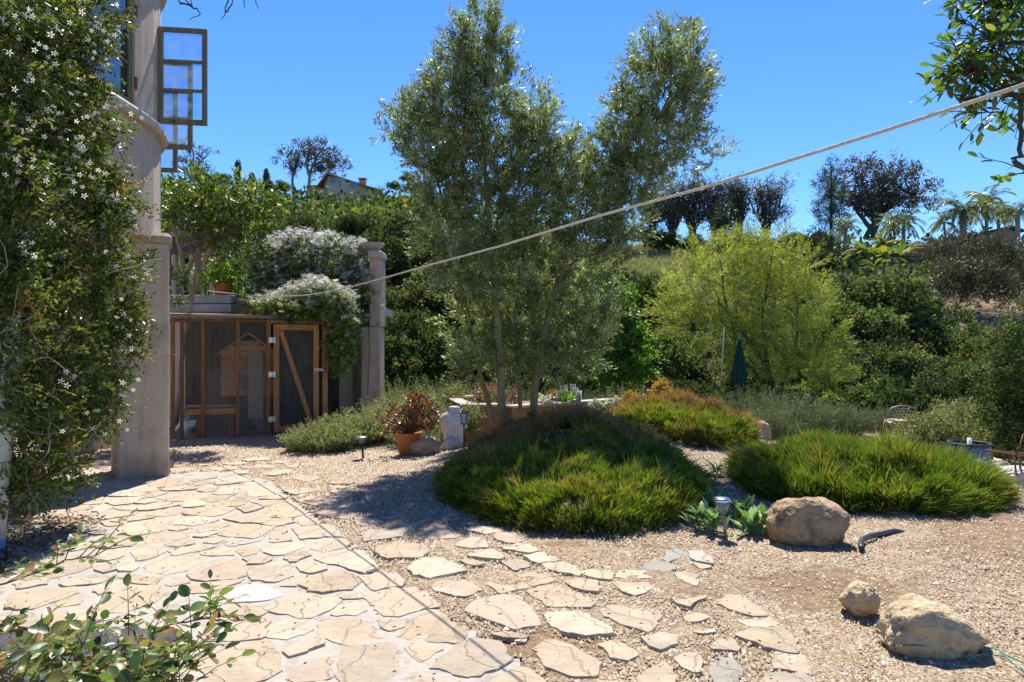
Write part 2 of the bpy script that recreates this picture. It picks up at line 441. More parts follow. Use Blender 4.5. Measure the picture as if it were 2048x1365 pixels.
# ------------------------------------------------------------ terrain
def sstep(a, b, x):
    t = np.clip((np.asarray(x, dtype=float) - a) / (b - a), 0, 1)
    return t * t * (3 - 2 * t)
CRX = [-600, 300, 600, 760, 850, 1000, 1230, 1400, 1550, 1650, 1850, 2048, 2700]
CRY = [360, 380, 404, 408, 405, 450, 492, 500, 505, 492, 492, 488, 470]
DX = [-600, 300, 750, 1000, 1250, 1600, 2048, 2700]
DY = [165, 160, 155, 125, 95, 80, 72, 70]
def bump2(x, y, cx, cy, rx, ry, h):
    return h * np.exp(-(((x - cx) / rx) ** 2 + ((y - cy) / ry) ** 2))
def gz(x, y):
    x = np.asarray(x, dtype=float); y = np.asarray(y, dtype=float)
    z = bump2(x, y, .9, 9.6, 1.6, 1.6, .40) + bump2(x, y, 2.8, 11, 1.3, 1.4, .32) + bump2(x, y, 4.1, 7.8, 1.6, 1.1, .24) \
        + bump2(x, y, -2.2, 12.2, 1.6, 1.0, .08) + bump2(x, y, 3.2, 5.0, 1.3, .7, .045) + bump2(x, y, 4.6, 5.6, .8, .9, .07)
    yy = np.maximum(y, .5)
    px = 1024 + F * x / yy
    D = np.interp(px, DX, DY); rowc = np.interp(px, CRX, CRY)
    zc = EYE + (HOR - rowc) / F * D
    fall = -5.0 * sstep(14.5, 24, y)
    t = np.clip((y - 24) / (D - 24), 0, 1)
    rise = (zc + 5.0) * t ** .95
    return z + fall + np.where(y > 24, rise, 0) + np.where(y > D, (y - D) * -.02, 0)
def gz1(x, y): return float(gz(x, y))

def spaced(segs):
    out = []
    for a, b, st in segs:
        out += list(np.arange(a, b, st))
    out.append(segs[-1][1])
    return np.array(out)
xs = spaced([(-260, -60, 20), (-60, -20, 3), (-20, -7, .8), (-7, 7, .09), (7, 20, .8), (20, 60, 3), (60, 260, 20)])
ys = spaced([(-6, .8, 1.2), (.8, 13, .09), (13, 26, .6), (26, 120, 3), (120, 420, 20)])
XX, YY = np.meshgrid(xs, ys)
gx, gy = XX.ravel(), YY.ravel()
gzv = gz(gx, gy)
pts = np.stack([gx, gy, np.zeros_like(gx)], 1)
near = (gy < 13.2) & (np.abs(gx) < 7.2)
amp = np.zeros(len(gx))
idx = np.where(near)[0]
nf = fbm(pts[idx], 1.6, 3.0, 4) * .022 + fbm(pts[idx], 9, 8.0, 2) * .007

PATIO_PX = [(-60, 1365), (-30, 1180), (30, 1085), (70, 1035), (120, 955), (190, 905), (340, 925), (345, 951), (440, 944), (545, 962), (600, 1008), (695, 1082), (745, 1148), (858, 1210), (930, 1252), (1010, 1298), (1090, 1365)]
PATIO = [tuple(G(a, b)[:2]) for a, b in PATIO_PX] + [(1.0, 1.9), (1.3, .8), (-3.4, .8)]
def inside(poly, x, y):
    x = np.asarray(x); y = np.asarray(y)
    r = np.zeros(x.shape, bool); n = len(poly); j = n - 1
    for i in range(n):
        xi, yi = poly[i]; xj, yj = poly[j]
        c = ((yi > y) != (yj > y)) & (x < (xj - xi) * (y - yi) / (yj - yi + 1e-12) + xi)
        r ^= c; j = i
    return r
inp = inside(PATIO, gx, gy)
add = np.zeros(len(gx)); add[idx] = nf
add[inp] = -.03
gzv = gzv + add
nx, ny = len(xs), len(ys)
ii, jj = np.meshgrid(np.arange(nx - 1), np.arange(ny - 1))
q = (jj * nx + ii).ravel()
FC = np.stack([q, q + 1, q + nx + 1, q + nx], 1)
# how much bare soil shows through the gravel (a real patchiness of the bed), and where the far hillside is grassy
soil = np.zeros(len(gx), dtype=np.float32)
sn = fbm(pts[idx], .9, 17.0, 4)
sx_, sy_ = gx[idx], gy[idx]
w_ = bump2(sx_, sy_, 1.9, 4.6, 1.1, .55, 1.0) + bump2(sx_, sy_, .75, 5.6, .9, .25, .8) + bump2(sx_, sy_, 4.2, 5.6, 1.6, .9, .85) + bump2(sx_, sy_, .12, 3.75, .35, .22, 1.2) + bump2(sx_, sy_, 5.5, 6.8, 1.2, 1.2, .9) + bump2(sx_, sy_, -1.9, 10.2, 1.6, .7, .5) + bump2(sx_, sy_, -4.2, 5.5, .45, 3, 1.5)
soil[idx] = np.clip(w_ * 1.15 - .3 + sn * .55, 0, 1)
far = np.where(gy > 14, 1.0, 0.0).astype(np.float32)
gpx = 1024 + F * gx / np.maximum(gy, .5)
grassy = (sstep(1180, 1240, gpx) * (1 - sstep(1500, 1600, gpx)) * sstep(60, 70, gy)).astype(np.float32)
brown = (sstep(1840, 1900, gpx) * sstep(30, 36, gy) * (1 - sstep(56, 62, gy))).astype(np.float32)

def ground_mat():
    m, n, b = nodes('gravel_and_soil')
    tc = N(n, 'ShaderNodeTexCoord')
    vec = tc.outputs['Object']
    v = N(n, 'ShaderNodeTexVoronoi', Scale=75); n.links.new(vec, v.inputs['Vector'])
    sp = N(n, 'ShaderNodeSeparateColor'); n.links.new(v.outputs['Color'], sp.inputs[0])
    grav = ramp(n, [(0, (.12, .085, .06)), (.16, (.28, .205, .125)), (.4, (.40, .305, .195)), (.62, (.49, .39, .27)), (.8, (.30, .27, .24)), (.92, (.60, .55, .47))], sp.outputs[0])
    v2 = N(n, 'ShaderNodeTexVoronoi', Scale=75, feature='DISTANCE_TO_EDGE'); n.links.new(vec, v2.inputs['Vector'])
    gap = ramp(n, [(0, (.45, .4, .35)), (.12, (1, 1, 1))], v2.outputs['Distance'])
    mg = N(n, 'ShaderNodeMix', data_type='RGBA', blend_type='MULTIPLY'); mg.inputs[0].default_value = .8
    n.links.new(grav.outputs[0], mg.inputs[6]); n.links.new(gap.outputs[0], mg.inputs[7])
    nb = N(n, 'ShaderNodeTexNoise', Scale=1.3, Detail=5); n.links.new(vec, nb.inputs['Vector'])
    big = ramp(n, [(.3, (.80, .76, .70)), (.7, (1.08, 1.04, 1.0))], nb.outputs['Fac'])
    mg2 = N(n, 'ShaderNodeMix', data_type='RGBA', blend_type='MULTIPLY'); mg2.inputs[0].default_value = 1
    n.links.new(mg.outputs[2], mg2.inputs[6]); n.links.new(big.outputs[0], mg2.inputs[7])
    ns = N(n, 'ShaderNodeTexNoise', Scale=14, Detail=10, Roughness=.7); n.links.new(vec, ns.inputs['Vector'])
    so = ramp(n, [(.3, (.13, .085, .045)), (.5, (.24, .165, .10)), (.72, (.36, .265, .17))], ns.outputs['Fac'])
    a1 = N(n, 'ShaderNodeAttribute', attribute_name='soil')
    nm = N(n, 'ShaderNodeTexNoise', Scale=22, Detail=4); n.links.new(vec, nm.inputs['Vector'])
    mad = N(n, 'ShaderNodeMath', operation='MULTIPLY_ADD'); mad.inputs[1].default_value = 1.3
    su = N(n, 'ShaderNodeMath', operation='SUBTRACT'); su.inputs[1].default_value = .62
    n.links.new(nm.outputs['Fac'], su.inputs[0]); n.links.new(a1.outputs['Fac'], mad.inputs[0]); n.links.new(su.outputs[0], mad.inputs[2])
    fr = ramp(n, [(.28, (0, 0, 0)), (.5, (1, 1, 1))], mad.outputs[0])
    mx = N(n, 'ShaderNodeMix', data_type='RGBA'); n.links.new(fr.outputs[0], mx.inputs[0])
    n.links.new(mg2.outputs[2], mx.inputs[6]); n.links.new(so.outputs[0], mx.inputs[7])
    # far slopes
    nf_ = N(n, 'ShaderNodeTexNoise', Scale=.35, Detail=10, Roughness=.7); n.links.new(vec, nf_.inputs['Vector'])
    slope = ramp(n, [(.35, (.035, .045, .02)), (.55, (.07, .075, .035)), (.75, (.12, .10, .055))], nf_.outputs['Fac'])
    ngr = N(n, 'ShaderNodeTexNoise', Scale=.9, Detail=10, Roughness=.75); n.links.new(vec, ngr.inputs['Vector'])
    gr = ramp(n, [(.3, (.13, .17, .06)), (.5, (.22, .23, .10)), (.7, (.30, .27, .15))], ngr.outputs['Fac'])
    br = ramp(n, [(.3, (.10, .065, .045)), (.5, (.21, .15, .11)), (.72, (.34, .26, .19))], ngr.outputs['Fac'])
    ag = N(n, 'ShaderNodeAttribute', attribute_name='grassy'); ab = N(n, 'ShaderNodeAttribute', attribute_name='brown'); af = N(n, 'ShaderNodeAttribute', attribute_name='far')
    m3 = N(n, 'ShaderNodeMix', data_type='RGBA'); n.links.new(ag.outputs['Fac'], m3.inputs[0]); n.links.new(slope.outputs[0], m3.inputs[6]); n.links.new(gr.outputs[0], m3.inputs[7])
    m4 = N(n, 'ShaderNodeMix', data_type='RGBA'); n.links.new(ab.outputs['Fac'], m4.inputs[0]); n.links.new(m3.outputs[2], m4.inputs[6]); n.links.new(br.outputs[0], m4.inputs[7])
    m5 = N(n, 'ShaderNodeMix', data_type='RGBA'); n.links.new(af.outputs['Fac'], m5.inputs[0]); n.links.new(mx.outputs[2], m5.inputs[6]); n.links.new(m4.outputs[2], m5.inputs[7])
    n.links.new(m5.outputs[2], b.inputs['Base Color'])
    b.inputs['Roughness'].default_value = .95; b.inputs['Specular IOR Level'].default_value = .15
    ht = N(n, 'ShaderNodeMath', operation='MULTIPLY_ADD'); ht.inputs[1].default_value = .6
    n.links.new(v2.outputs['Distance'], ht.inputs[0]); n.links.new(ns.outputs['Fac'], ht.inputs[2])
    bp = N(n, 'ShaderNodeBump', Strength=.9, Distance=.02); n.links.new(ht.outputs[0], bp.inputs['Height']); n.links.new(bp.outputs[0], b.inputs['Normal'])
    return m
gm = np_mesh('ground', np.stack([gx, gy, gzv], 1), FC, ground_mat(), smooth=True,
             attrs={'soil': ('POINT', soil), 'far': ('POINT', far), 'grassy': ('POINT', grassy), 'brown': ('POINT', brown)})
ground = link('ground', gm, kind='structure')

# patio bed of mortar: its own uneven sheet
mx0, mx1, my0, my1 = -5.9, 1.4, .8, 9.9
step = .06
px_ = np.arange(mx0, mx1, step); py_ = np.arange(my0, my1, step)
AX, AY = np.meshgrid(px_, py_)
fx, fy = AX.ravel(), AY.ravel()
keep = inside(PATIO, fx, fy)
pz = gz(fx, fy) + .016 + fbm(np.stack([fx, fy, fx * 0], 1), 5, 1.0, 3) * .006
w2 = len(px_)
i2, j2 = np.meshgrid(np.arange(w2 - 1), np.arange(len(py_) - 1))
q = (j2 * w2 + i2).ravel()
quad = np.stack([q, q + 1, q + w2 + 1, q + w2], 1)
quad = quad[keep[quad].all(1)]
used = np.unique(quad); remap = np.full(len(fx), -1); remap[used] = np.arange(len(used))
patio = link('patio', np_mesh('patio', np.stack([fx, fy, pz], 1)[used], remap[quad], M['mortar'], smooth=True), kind='structure')

# ------------------------------------------------------------ flagstones, outlines traced stone by stone
TILES = {'A': (0, 940, 5.12), 'B': (300, 900, 5.12), 'C': (0, 1120, 4.876), 'D': (380, 1080, 4.876), 'E': (380, 1180, 4.876),
         'F': (680, 1020, 4.876), 'G': (760, 1160, 4.876), 'H': (1040, 1080, 4.79), 'I': (1148, 965, 2.2756)}
PAT = """
A 1320,215 1480,175 1560,180 1640,200 1540,230 1340,235
A 1040,262 1300,215 1500,245 1400,280 1120,270
A 860,285 1045,280 1030,345 920,360 815,355
A 1080,340 1250,290 1450,290 1360,345 1200,362
A 1360,345 1500,300 1610,325 1500,350
A 1460,285 1560,225 1720,235 1620,260 1500,290
A 330,460 400,400 750,330 770,350 690,420 500,455 350,490
A 780,350 940,370 900,405 760,430 705,425
A 955,370 1050,358 1140,385 1100,410 955,430
A 1170,395 1400,375 1800,345 1830,365 1600,410 1350,422 1240,410
A 350,500 600,460 690,458 690,480 400,497
A 790,430 900,415 945,435 900,460 840,465
A 1010,430 1060,418 1400,435 1350,465 1180,490 1040,515
A 870,490 960,475 1030,530 930,555
A 300,545 400,500 750,488 880,550 700,600 450,600 280,585
A 1150,525 1330,490 1500,475 1565,495 1350,530 1200,540
A 1030,545 1200,545 1230,565 1110,580
A 1500,455 1650,405 1880,395 1910,425 1780,465 1650,475
A 1215,610 1330,555 1560,520 1740,515 1690,600 1600,640 1380,670 1240,660
A 705,625 800,585 980,565 990,580 850,630
A 870,645 960,610 1075,605 1085,660 950,665
A 1730,610 1790,580 1940,600 1850,620
A 1450,700 1570,645 1900,625 1930,680 1850,700 1500,750
A 230,700 350,635 700,628 720,660 500,695 250,712
A 530,800 700,715 900,705 980,745 850,810 600,860 500,840
A 950,790 1100,740 1330,705 1380,755 1330,785 1130,800
A 1700,760 1800,725 2000,712 2010,750 1850,790 1750,790
A 1340,840 1460,770 1640,780 1680,845 1520,910 1390,925
A 1750,840 1850,800 2048,775 2200,790 2048,830 1800,880
A 1490,985 1600,920 1800,890 2030,885 2060,940 1900,1030 1720,1065 1550,1040
A 1000,930 1060,850 1220,835 1260,880 1160,920 1060,940
A 1190,1000 1240,935 1340,930 1410,1000 1370,1040 1230,1040
A 980,1030 1080,980 1180,960 1180,1030 1060,1060
A 250,760 400,720 640,730 500,790 250,810
A 200,900 450,840 520,850 430,910 230,930
A 200,1040 500,960 800,900 960,900 900,1000 600,1100 250,1120
A 540,265 640,215 820,205 810,270 650,315 570,300 p
A 820,235 965,215 975,250 870,265 p
A 770,190 900,160 1080,165 1130,200 1000,240 975,212 830,200 p
A 1060,160 1200,125 1370,145 1300,180 1145,192 p
A 1320,110 1500,92 1590,105 1500,140 1380,142
A 700,150 850,90 1150,95 1150,125 1050,155 740,170 p
A 600,110 850,55 870,75 740,130 620,140
A 620,165 740,175 750,195 640,212 560,220
A 430,310 560,310 620,330 450,345 p
A 250,340 360,335 365,385 230,410 100,390 p
A 880,50 1030,30 1150,45 1140,75 900,85
A 330,250 530,215 560,290 430,300
A 750,30 1030,0 1030,20 870,45
A 980,-40 1140,-50 1145,-10 1040,0
A 960,-90 1130,-110 1140,-60 1000,-50
A 760,-30 940,-60 960,-20 760,20
B 0,365 180,300 320,290 365,345 240,370 60,390
B 110,405 200,380 430,375 480,405 300,420 160,420
B 390,345 520,320 660,310 680,325 560,355 420,370
B 400,310 550,285 690,270 660,290 450,325
B 720,300 850,275 1020,285 1050,320 900,335 760,320
B 650,350 760,328 900,345 700,365
B 920,345 1060,324 1135,345 1070,360
B 480,425 560,385 680,385 690,420 600,435
B 640,455 740,385 900,365 910,400 860,460
B 995,440 1010,370 1190,362 1285,430 1270,465 1060,475
B 870,485 930,425 990,440 1045,475 960,490
B 60,500 200,440 430,435 600,460 590,490 430,520 230,525
B 0,450 100,425 175,445 60,480 0,490
B 555,515 640,470 850,465 780,510 640,540
B 350,530 480,515 570,535 560,575 365,590
B 665,565 740,525 860,512 1000,512 970,560 860,580 720,580
B 1120,505 1250,470 1370,470 1395,505 1290,508
B 1030,535 1180,515 1420,525 1350,550 1200,575
B 345,655 500,600 680,580 870,600 800,640 620,685
B 890,590 1080,575 1150,595 980,650
B 1115,670 1200,600 1320,555 1490,550 1600,655 1400,700 1230,685
B 760,710 880,665 1080,660 1240,705 1140,755 930,750 p
B 250,765 340,690 500,680 700,720 640,740 430,780
B 1160,765 1260,705 1450,710 1460,750 1300,780
B 1500,725 1600,695 1710,705 1700,765 1560,775
B 490,830 530,765 700,745 820,760 720,810 530,840
B 720,880 800,800 880,762 1120,775 1280,790 1200,840 1080,905 880,890
B 450,885 560,850 700,838 690,860 540,900
B 1230,935 1245,835 1390,825 1390,870 1450,930 1300,945
B 1460,810 1520,795 1800,772 1870,790 1945,885 1800,890 1540,910
B 555,945 600,915 750,902 790,915 640,965
B 780,965 850,920 1100,920 1120,935 900,975 800,985 g
B 1145,1030 1220,975 1480,940 1580,960 1560,1010 1380,1075 1250,1075
B 150,960 250,935 460,918 475,950 300,995 190,985
B 205,1030 330,1010 640,980 680,1000 420,1050 230,1075
B 515,1065 620,1040 850,1012 855,1080 700,1088
B 870,1020 1000,990 1140,1010 1100,1050 960,1085
B 1640,1010 1700,950 1850,905 2000,915 2048,960 1980,1000 1780,1050
D 920,170 1000,130 1150,115 1170,150 1040,215 960,215
D 1220,190 1300,150 1640,105 1700,118 1820,270 1660,320 1520,265 1350,235
D 520,190 600,170 780,175 800,200 700,235 570,240 p
D 610,300 640,255 800,220 940,215 1000,260 970,300 860,335 690,342
D 595,320 690,350 980,315 990,360 850,410 600,390
D 1040,270 1080,222 1330,250 1340,290 1180,325 1070,305
D 0,345 150,270 250,225 430,205 530,265 540,350 400,380 180,400 50,385
D 890,455 980,395 1060,350 1150,355 1110,420 1050,455 p
D 1090,440 1160,385 1280,335 1500,315 1620,370 1640,420 1560,490 1270,515 1160,490
D 320,545 480,470 620,430 720,450 890,530 740,580 560,600 400,605 w
D -130,485 -60,440 490,390 490,410 150,515 -60,530 p
D 750,680 900,575 1120,530 1300,550 1480,590 1330,680 1180,765 1080,760 900,715 p
D 1460,560 1600,518 1690,540 1640,575 1480,578
D 1370,725 1480,640 1600,595 1700,610 1725,690 1600,735
D 360,730 380,660 650,655 730,700 700,740 430,785
D 150,860 350,840 700,768 760,795 720,880 700,955 480,995 180,990 100,940 p
D 790,880 830,800 1100,780 1190,860 1070,920 970,960 770,950
D 1240,885 1290,795 1400,758 1660,770 1760,850 1850,940 1640,1015 1410,990
D 930,1080 1060,1000 1280,955 1300,1010 1150,1085 970,1150 p
E 1490,565 1950,530 2010,640 2040,870 1900,920 1480,930 1450,800
E 980,770 1020,740 1350,660 1375,690 1360,850 1250,880 1000,900 945,860
E 210,640 250,600 760,505 820,600 880,770 740,850 520,900 160,930 150,790
E 0,720 100,640 190,620 180,760 60,770
E 900,950 1300,905 1380,940 1350,1100 1000,1100
E -250,900 60,860 110,930 60,1050 -250,1050
E 250,980 700,920 840,940 800,1100 300,1100
F 350,1075 640,1060 600,1140 480,1175 400,1130
F 240,850 500,772 700,765 850,835 950,940 820,960 600,1025 420,1020 340,930 p
F 195,660 450,605 590,640 640,690 610,740 330,785 p
G 205,560 340,405 450,322 600,320 680,400 850,520 740,600 470,590
G 230,650 350,610 450,620 600,665 400,800 300,730
G 510,850 720,685 920,585 1180,640 1260,790 1110,880 880,945 720,910
G 290,1000 420,930 620,965 700,1010 720,1100 300,1100
G 1080,980 1300,862 1440,870 1600,950 1680,1100 1100,1100
C 920,310 1000,240 1150,225 1290,260 1140,315 990,340
C 900,450 1060,365 1300,280 1540,248 1580,320 1500,420 1200,515 1050,500
C 1170,160 1250,140 1560,180 1480,240 1310,230
C 1640,245 1700,188 1800,178 1860,220 1700,255
C 150,230 460,180 470,230 200,280
C 90,400 200,330 700,270 740,320 500,420 300,480 90,470
C 540,420 720,365 780,385 760,430 600,460
C 600,235 800,190 1080,180 960,225 650,262
C 1180,590 1350,540 1400,590 1250,660
C 1300,700 1580,640 1780,650 1700,760 1350,780 p
C 1100,1130 1600,1045 1650,1195 1100,1195
C 700,500 1000,505 1050,560 850,620 680,580
C 400,560 600,520 670,600 500,680
C 1000,700 1250,690 1300,800 1100,860 950,800
C 500,720 850,660 900,760 700,860 480,840
C 750,900 1050,880 1250,830 1350,960 1000,1050 760,1020
C 60,560 330,540 380,700 90,760
C 60,820 380,780 450,900 300,1020 60,1000
C 350,1080 700,1060 900,1100 850,1220 380,1230
"""
PTH = """
B 945,100 1060,70 1220,75 1210,100 1000,115
B 745,145 900,120 1020,130 900,150
B 200,110 430,95 450,115 300,165 200,160
B 490,145 640,130 650,145 520,160
B 600,180 700,165 900,165 850,195 640,200
B 950,185 1100,150 1300,160 1250,180
B 1190,130 1300,105 1440,110 1400,130
B 1390,170 1480,145 1530,165 1440,180
B 1150,240 1280,195 1440,200 1440,235 1250,255
B 780,235 900,205 1000,215 1000,240 830,250
B 1430,260 1560,250 1740,290 1620,325 1500,300
B 1350,400 1480,385 1740,390 1720,415 1560,440 1480,455
B 200,190 330,175 460,180 380,215 220,230
B 1820,350 1900,325 2090,335 2070,352
B 1820,385 1900,368 2060,368 1980,390
B 1830,420 1950,400 1960,430 1860,440
B 1500,510 1600,475 1690,460 1680,490 1560,515
B 1790,460 1900,445 2080,450 2060,480 1850,480
B 1570,540 1700,505 2080,510 2090,590 1800,590
B 1700,650 1780,612 2050,632 2100,670 1970,705 1800,670
B 360,240 500,220 480,250 380,265
F 130,85 220,65 370,75 400,110 220,140 160,125
F 550,125 700,85 860,65 870,90 720,150 620,150
F 215,240 300,190 500,170 650,165 660,200 580,255 240,300
F 735,250 760,210 900,145 1030,135 1170,235 1120,265 780,280
F 1245,195 1300,160 1550,175 1600,205 1430,235
F 1480,240 1560,215 1690,220 1770,300 1700,325 1600,310
F 1120,335 1250,270 1390,265 1450,355 1270,370
F 325,400 400,340 620,320 820,340 870,380 770,460 480,460
F 1245,440 1350,395 1480,380 1600,440 1560,475 1400,470
F 1590,375 1720,330 1830,335 1950,395 1850,418
F 1800,440 1950,408 2060,440 2150,490 1930,515
F 655,555 760,475 980,460 1250,590 900,660 720,620
F 1180,480 1300,475 1420,510 1330,540 1240,525
F 1590,500 1640,480 1780,485 1850,540 1700,585
F 890,740 960,690 1250,685 1385,760 1240,830 1100,825 940,775
F 1295,630 1350,610 1600,605 1840,745 1550,795 1400,690
F 1740,640 1870,595 2048,630 2100,680 1860,725
F 1220,960 1380,850 1600,810 1760,830 1880,950 1930,1110 1700,1140 1430,1050 p
G 1090,520 1200,500 1440,540 1400,575 1180,560
H 210,225 360,198 450,205 590,290 570,335 300,280
H 595,310 640,285 860,290 905,330 870,375 720,360
H 430,390 560,365 750,390 760,490 590,480
H 925,310 960,285 1150,282 1290,312 1250,365 1000,362 930,350
H 870,400 1020,383 1280,398 1270,430 1120,525 980,480
H 1150,268 1290,195 1380,205 1490,240 1470,280 1310,305 g
H 1370,178 1400,110 1500,75 1600,120 1560,165 1420,200 g
H 1610,110 1720,105 1840,170 1860,240 1700,210 1630,170 g
H 1660,232 1700,220 1830,248 1720,275
H 1480,325 1560,295 1700,340 1710,400 1670,440 1540,380
H 1440,555 1500,580 1600,570 1760,530 1780,550 1600,635 1520,600
H 75,490 180,440 320,435 600,530 720,600 690,625 280,620
H 780,660 850,620 1000,640 1330,720 1300,800 1240,860 960,800 840,730
H 235,730 300,685 600,690 740,770 890,880 650,910 480,890 300,820
H 1580,720 1700,680 1800,720 1740,770 1600,770
H 1660,870 1870,835 1890,870 1750,895
H 1160,930 1360,885 1510,930 1520,990 1340,1055 1230,1020
H 1820,1000 1900,960 2030,945 2100,1010 2050,1050 1860,1040
H 760,980 920,950 1140,1090 1030,1155 860,1100
H 1460,1110 1570,1075 1730,1080 1760,1160 1690,1250 1550,1210
H 1830,1170 1900,1120 2010,1110 2100,1180 2100,1330 1990,1365 1850,1365 g
H 140,1060 250,960 380,970 500,1010 780,1190 700,1290 500,1305 250,1200
H 1140,1290 1290,1190 1390,1160 1470,1280 1440,1400 1150,1400
H 0,930 80,930 60,960 -60,950
H 700,1365 980,1345 1000,1440 700,1440
I 665,555 710,510 770,520 880,605 800,605
I 745,620 900,610 945,650 800,650
I 740,690 820,655 960,660 1010,710 1025,775 880,750
I 895,780 930,765 1040,780 1070,830 1060,865 900,830
I 860,910 880,865 1050,865 1100,930 1000,960
"""
rg = random.Random(5)
FLAGPOLYS = []
def stone_mesh(poly, th, top, mats):
    """poly: ground-plane outline about its centre; a slab with a chipped, slightly rounded edge"""
    out = []
    n = len(poly)
    for i in range(n):
        a = Vector(poly[i]); b = Vector(poly[(i + 1) % n])
        for t in ((.06, .35, .65, .94) if (b - a).length > .14 else (.1, .9)):
            p = a.lerp(b, t); d = (b - a).normalized()
            j = rg.uniform(-.018, .012)
            out.append((p.x - d.y * j, p.y + d.x * j))
    k = len(out)
    vs = [(x, y, -th) for x, y in out] + [(x, y, top - .010 + rg.uniform(-.003, .003)) for x, y in out] + \
         [(x * .975, y * .975, top + rg.uniform(-.002, .002)) for x, y in out]
    fs = []
    for r in (0, 1):
        for i in range(k):
            fs.append((r * k + i, r * k + (i + 1) % k, (r + 1) * k + (i + 1) % k, (r + 1) * k + i))
    fs.append(tuple(2 * k + i for i in range(k)))
    me = bpy.data.meshes.new('flagstone'); me.from_pydata(vs, [], fs); me.materials.append(mats); me.update()
    return me
def lay(text, parent, top0, ztop, grow):
    for ln in text.strip().splitlines():
        tk = ln.split(); ox, oy, sc = TILES[tk[0]]
        mt = 'flag'
        if tk[-1] in 'pgw': mt = {'p': 'flag_pink', 'g': 'flag_grey', 'w': 'flag_white'}[tk[-1]]; tk = tk[:-1]
        pl = []
        for s in tk[1:]:
            a, b = s.split(','); pl.append(G(ox + float(a) / sc, oy + float(b) / sc, ztop)[:2])
        pl = np.array(pl)
        area = .5 * np.sum(pl[:, 0] * np.roll(pl[:, 1], -1) - np.roll(pl[:, 0], -1) * pl[:, 1])
        if area < 0: pl = pl[::-1]
        c = pl.mean(0)
        pl = c + (pl - c) * grow
        me = stone_mesh([tuple(p - c) for p in pl], .05, top0 + rg.uniform(-.004, .006), M[mt])
        o = link('flagstone', me, parent, loc=(c[0], c[1], gz1(*c)))
        o.rotation_euler = (rg.uniform(-.012, .012), rg.uniform(-.012, .012), 0)
        FLAGPOLYS.append([tuple(p) for p in pl])
lay(PAT, patio, .023, .02, 1.085)
lay(PTH, ground, .014, .018, 1.06)

# ------------------------------------------------------------ gravel: loose stones as real relief, one mass
rn = np.random.default_rng(11)
def gravel(n):
    Y = 3.0 + 8.3 * rn.random(n) ** 1.35
    px = 560 + 1560 * rn.random(n)
    sel = (rn.random(n) < .32); px = np.where(sel, 330 + 700 * rn.random(n), px); Y = np.where(sel, 5.5 + 6.5 * rn.random(n), Y)
    X = (px - 1024) / F * Y
    on = np.zeros(n, bool)
    for pl in FLAGPOLYS:
        p = np.array(pl); bb = (X > p[:, 0].min()) & (X < p[:, 0].max()) & (Y > p[:, 1].min()) & (Y < p[:, 1].max())
        k = np.where(bb)[0]
        if len(k): on[k] |= inside(pl, X[k], Y[k])
    out = ~inside(PATIO, X, Y)
    lit = on & out & (rn.random(n) < .035)
    keep = (out & ~on) | lit
    thin = bump2(X, Y, 1.9, 4.6, 1.1, .55, 1.0) + bump2(X, Y, 4.2, 5.6, 1.6, .9, .8) + bump2(X, Y, .12, 3.75, .3, .2, 1.2)
    keep &= rn.random(n) > thin * .75
    keep &= ~((((X - .7) / 1.45) ** 2 + ((Y - 7.9) / 1.9) ** 2 < 1) | (((X - 3.85) / 1.35) ** 2 + ((Y - 7.5) / 1.15) ** 2 < 1))
    X, Y, lit = X[keep], Y[keep], lit[keep]
    m = len(X)
    s = (.0045 + .0060 * rn.random(m) ** 1.5 + .010 * (rn.random(m) < .01)) * (1 + (Y - 3) * .10)
    s = np.where(lit, s * .8, s)
    Z = gz(X, Y) + np.where(lit, .030, .004)
    base = np.array([[1, 0, -.4], [.15, .8, -.4], [-.95, .25, -.4], [-.2, -.85, -.4], [.1, .05, .62]])
    a = rn.random(m) * 6.283; ca, sa = np.cos(a), np.sin(a)
    asp = .6 + .6 * rn.random(m)
    B = base[None] * s[:, None, None]; B = B * (1 + .35 * (rn.random((m, 5, 3)) - .5))
    B[:, :, 1] *= asp[:, None]
    x = B[:, :, 0] * ca[:, None] - B[:, :, 1] * sa[:, None] + X[:, None]
    y = B[:, :, 0] * sa[:, None] + B[:, :, 1] * ca[:, None] + Y[:, None]
    z = B[:, :, 2] + Z[:, None] + s[:, None] * .3
    V = np.stack([x, y, z], 2).reshape(-1, 3)
    f = np.array([[0, 1, 4], [1, 2, 4], [2, 3, 4], [3, 0, 4]])
    Fc = (np.arange(m)[:, None, None] * 5 + f[None]).reshape(-1, 3)
    r = np.repeat(np.where(lit, rn.random(m) * .3, rn.random(m)), 4)
    return V, Fc, r
gmat, n_, b_ = nodes('gravel_chips')
at = N(n_, 'ShaderNodeAttribute', attribute_name='rnd')
rr = ramp(n_, [(0, (.07, .05, .035)), (.15, (.24, .16, .09)), (.35, (.38, .28, .17)), (.6, (.47, .37, .25)), (.78, (.24, .22, .20)), (.9, (.60, .54, .44)), (1, (.42, .24, .14))], at.outputs['Fac'])
n_.links.new(rr.outputs[0], b_.inputs['Base Color']); b_.inputs['Roughness'].default_value = .8
V, Fc, r = gravel(125000)
link('gravel', np_mesh('gravel', V, Fc, gmat, rnd=r), kind='stuff', label='loose tan and grey gravel chips around the stepping stones', cat='gravel')

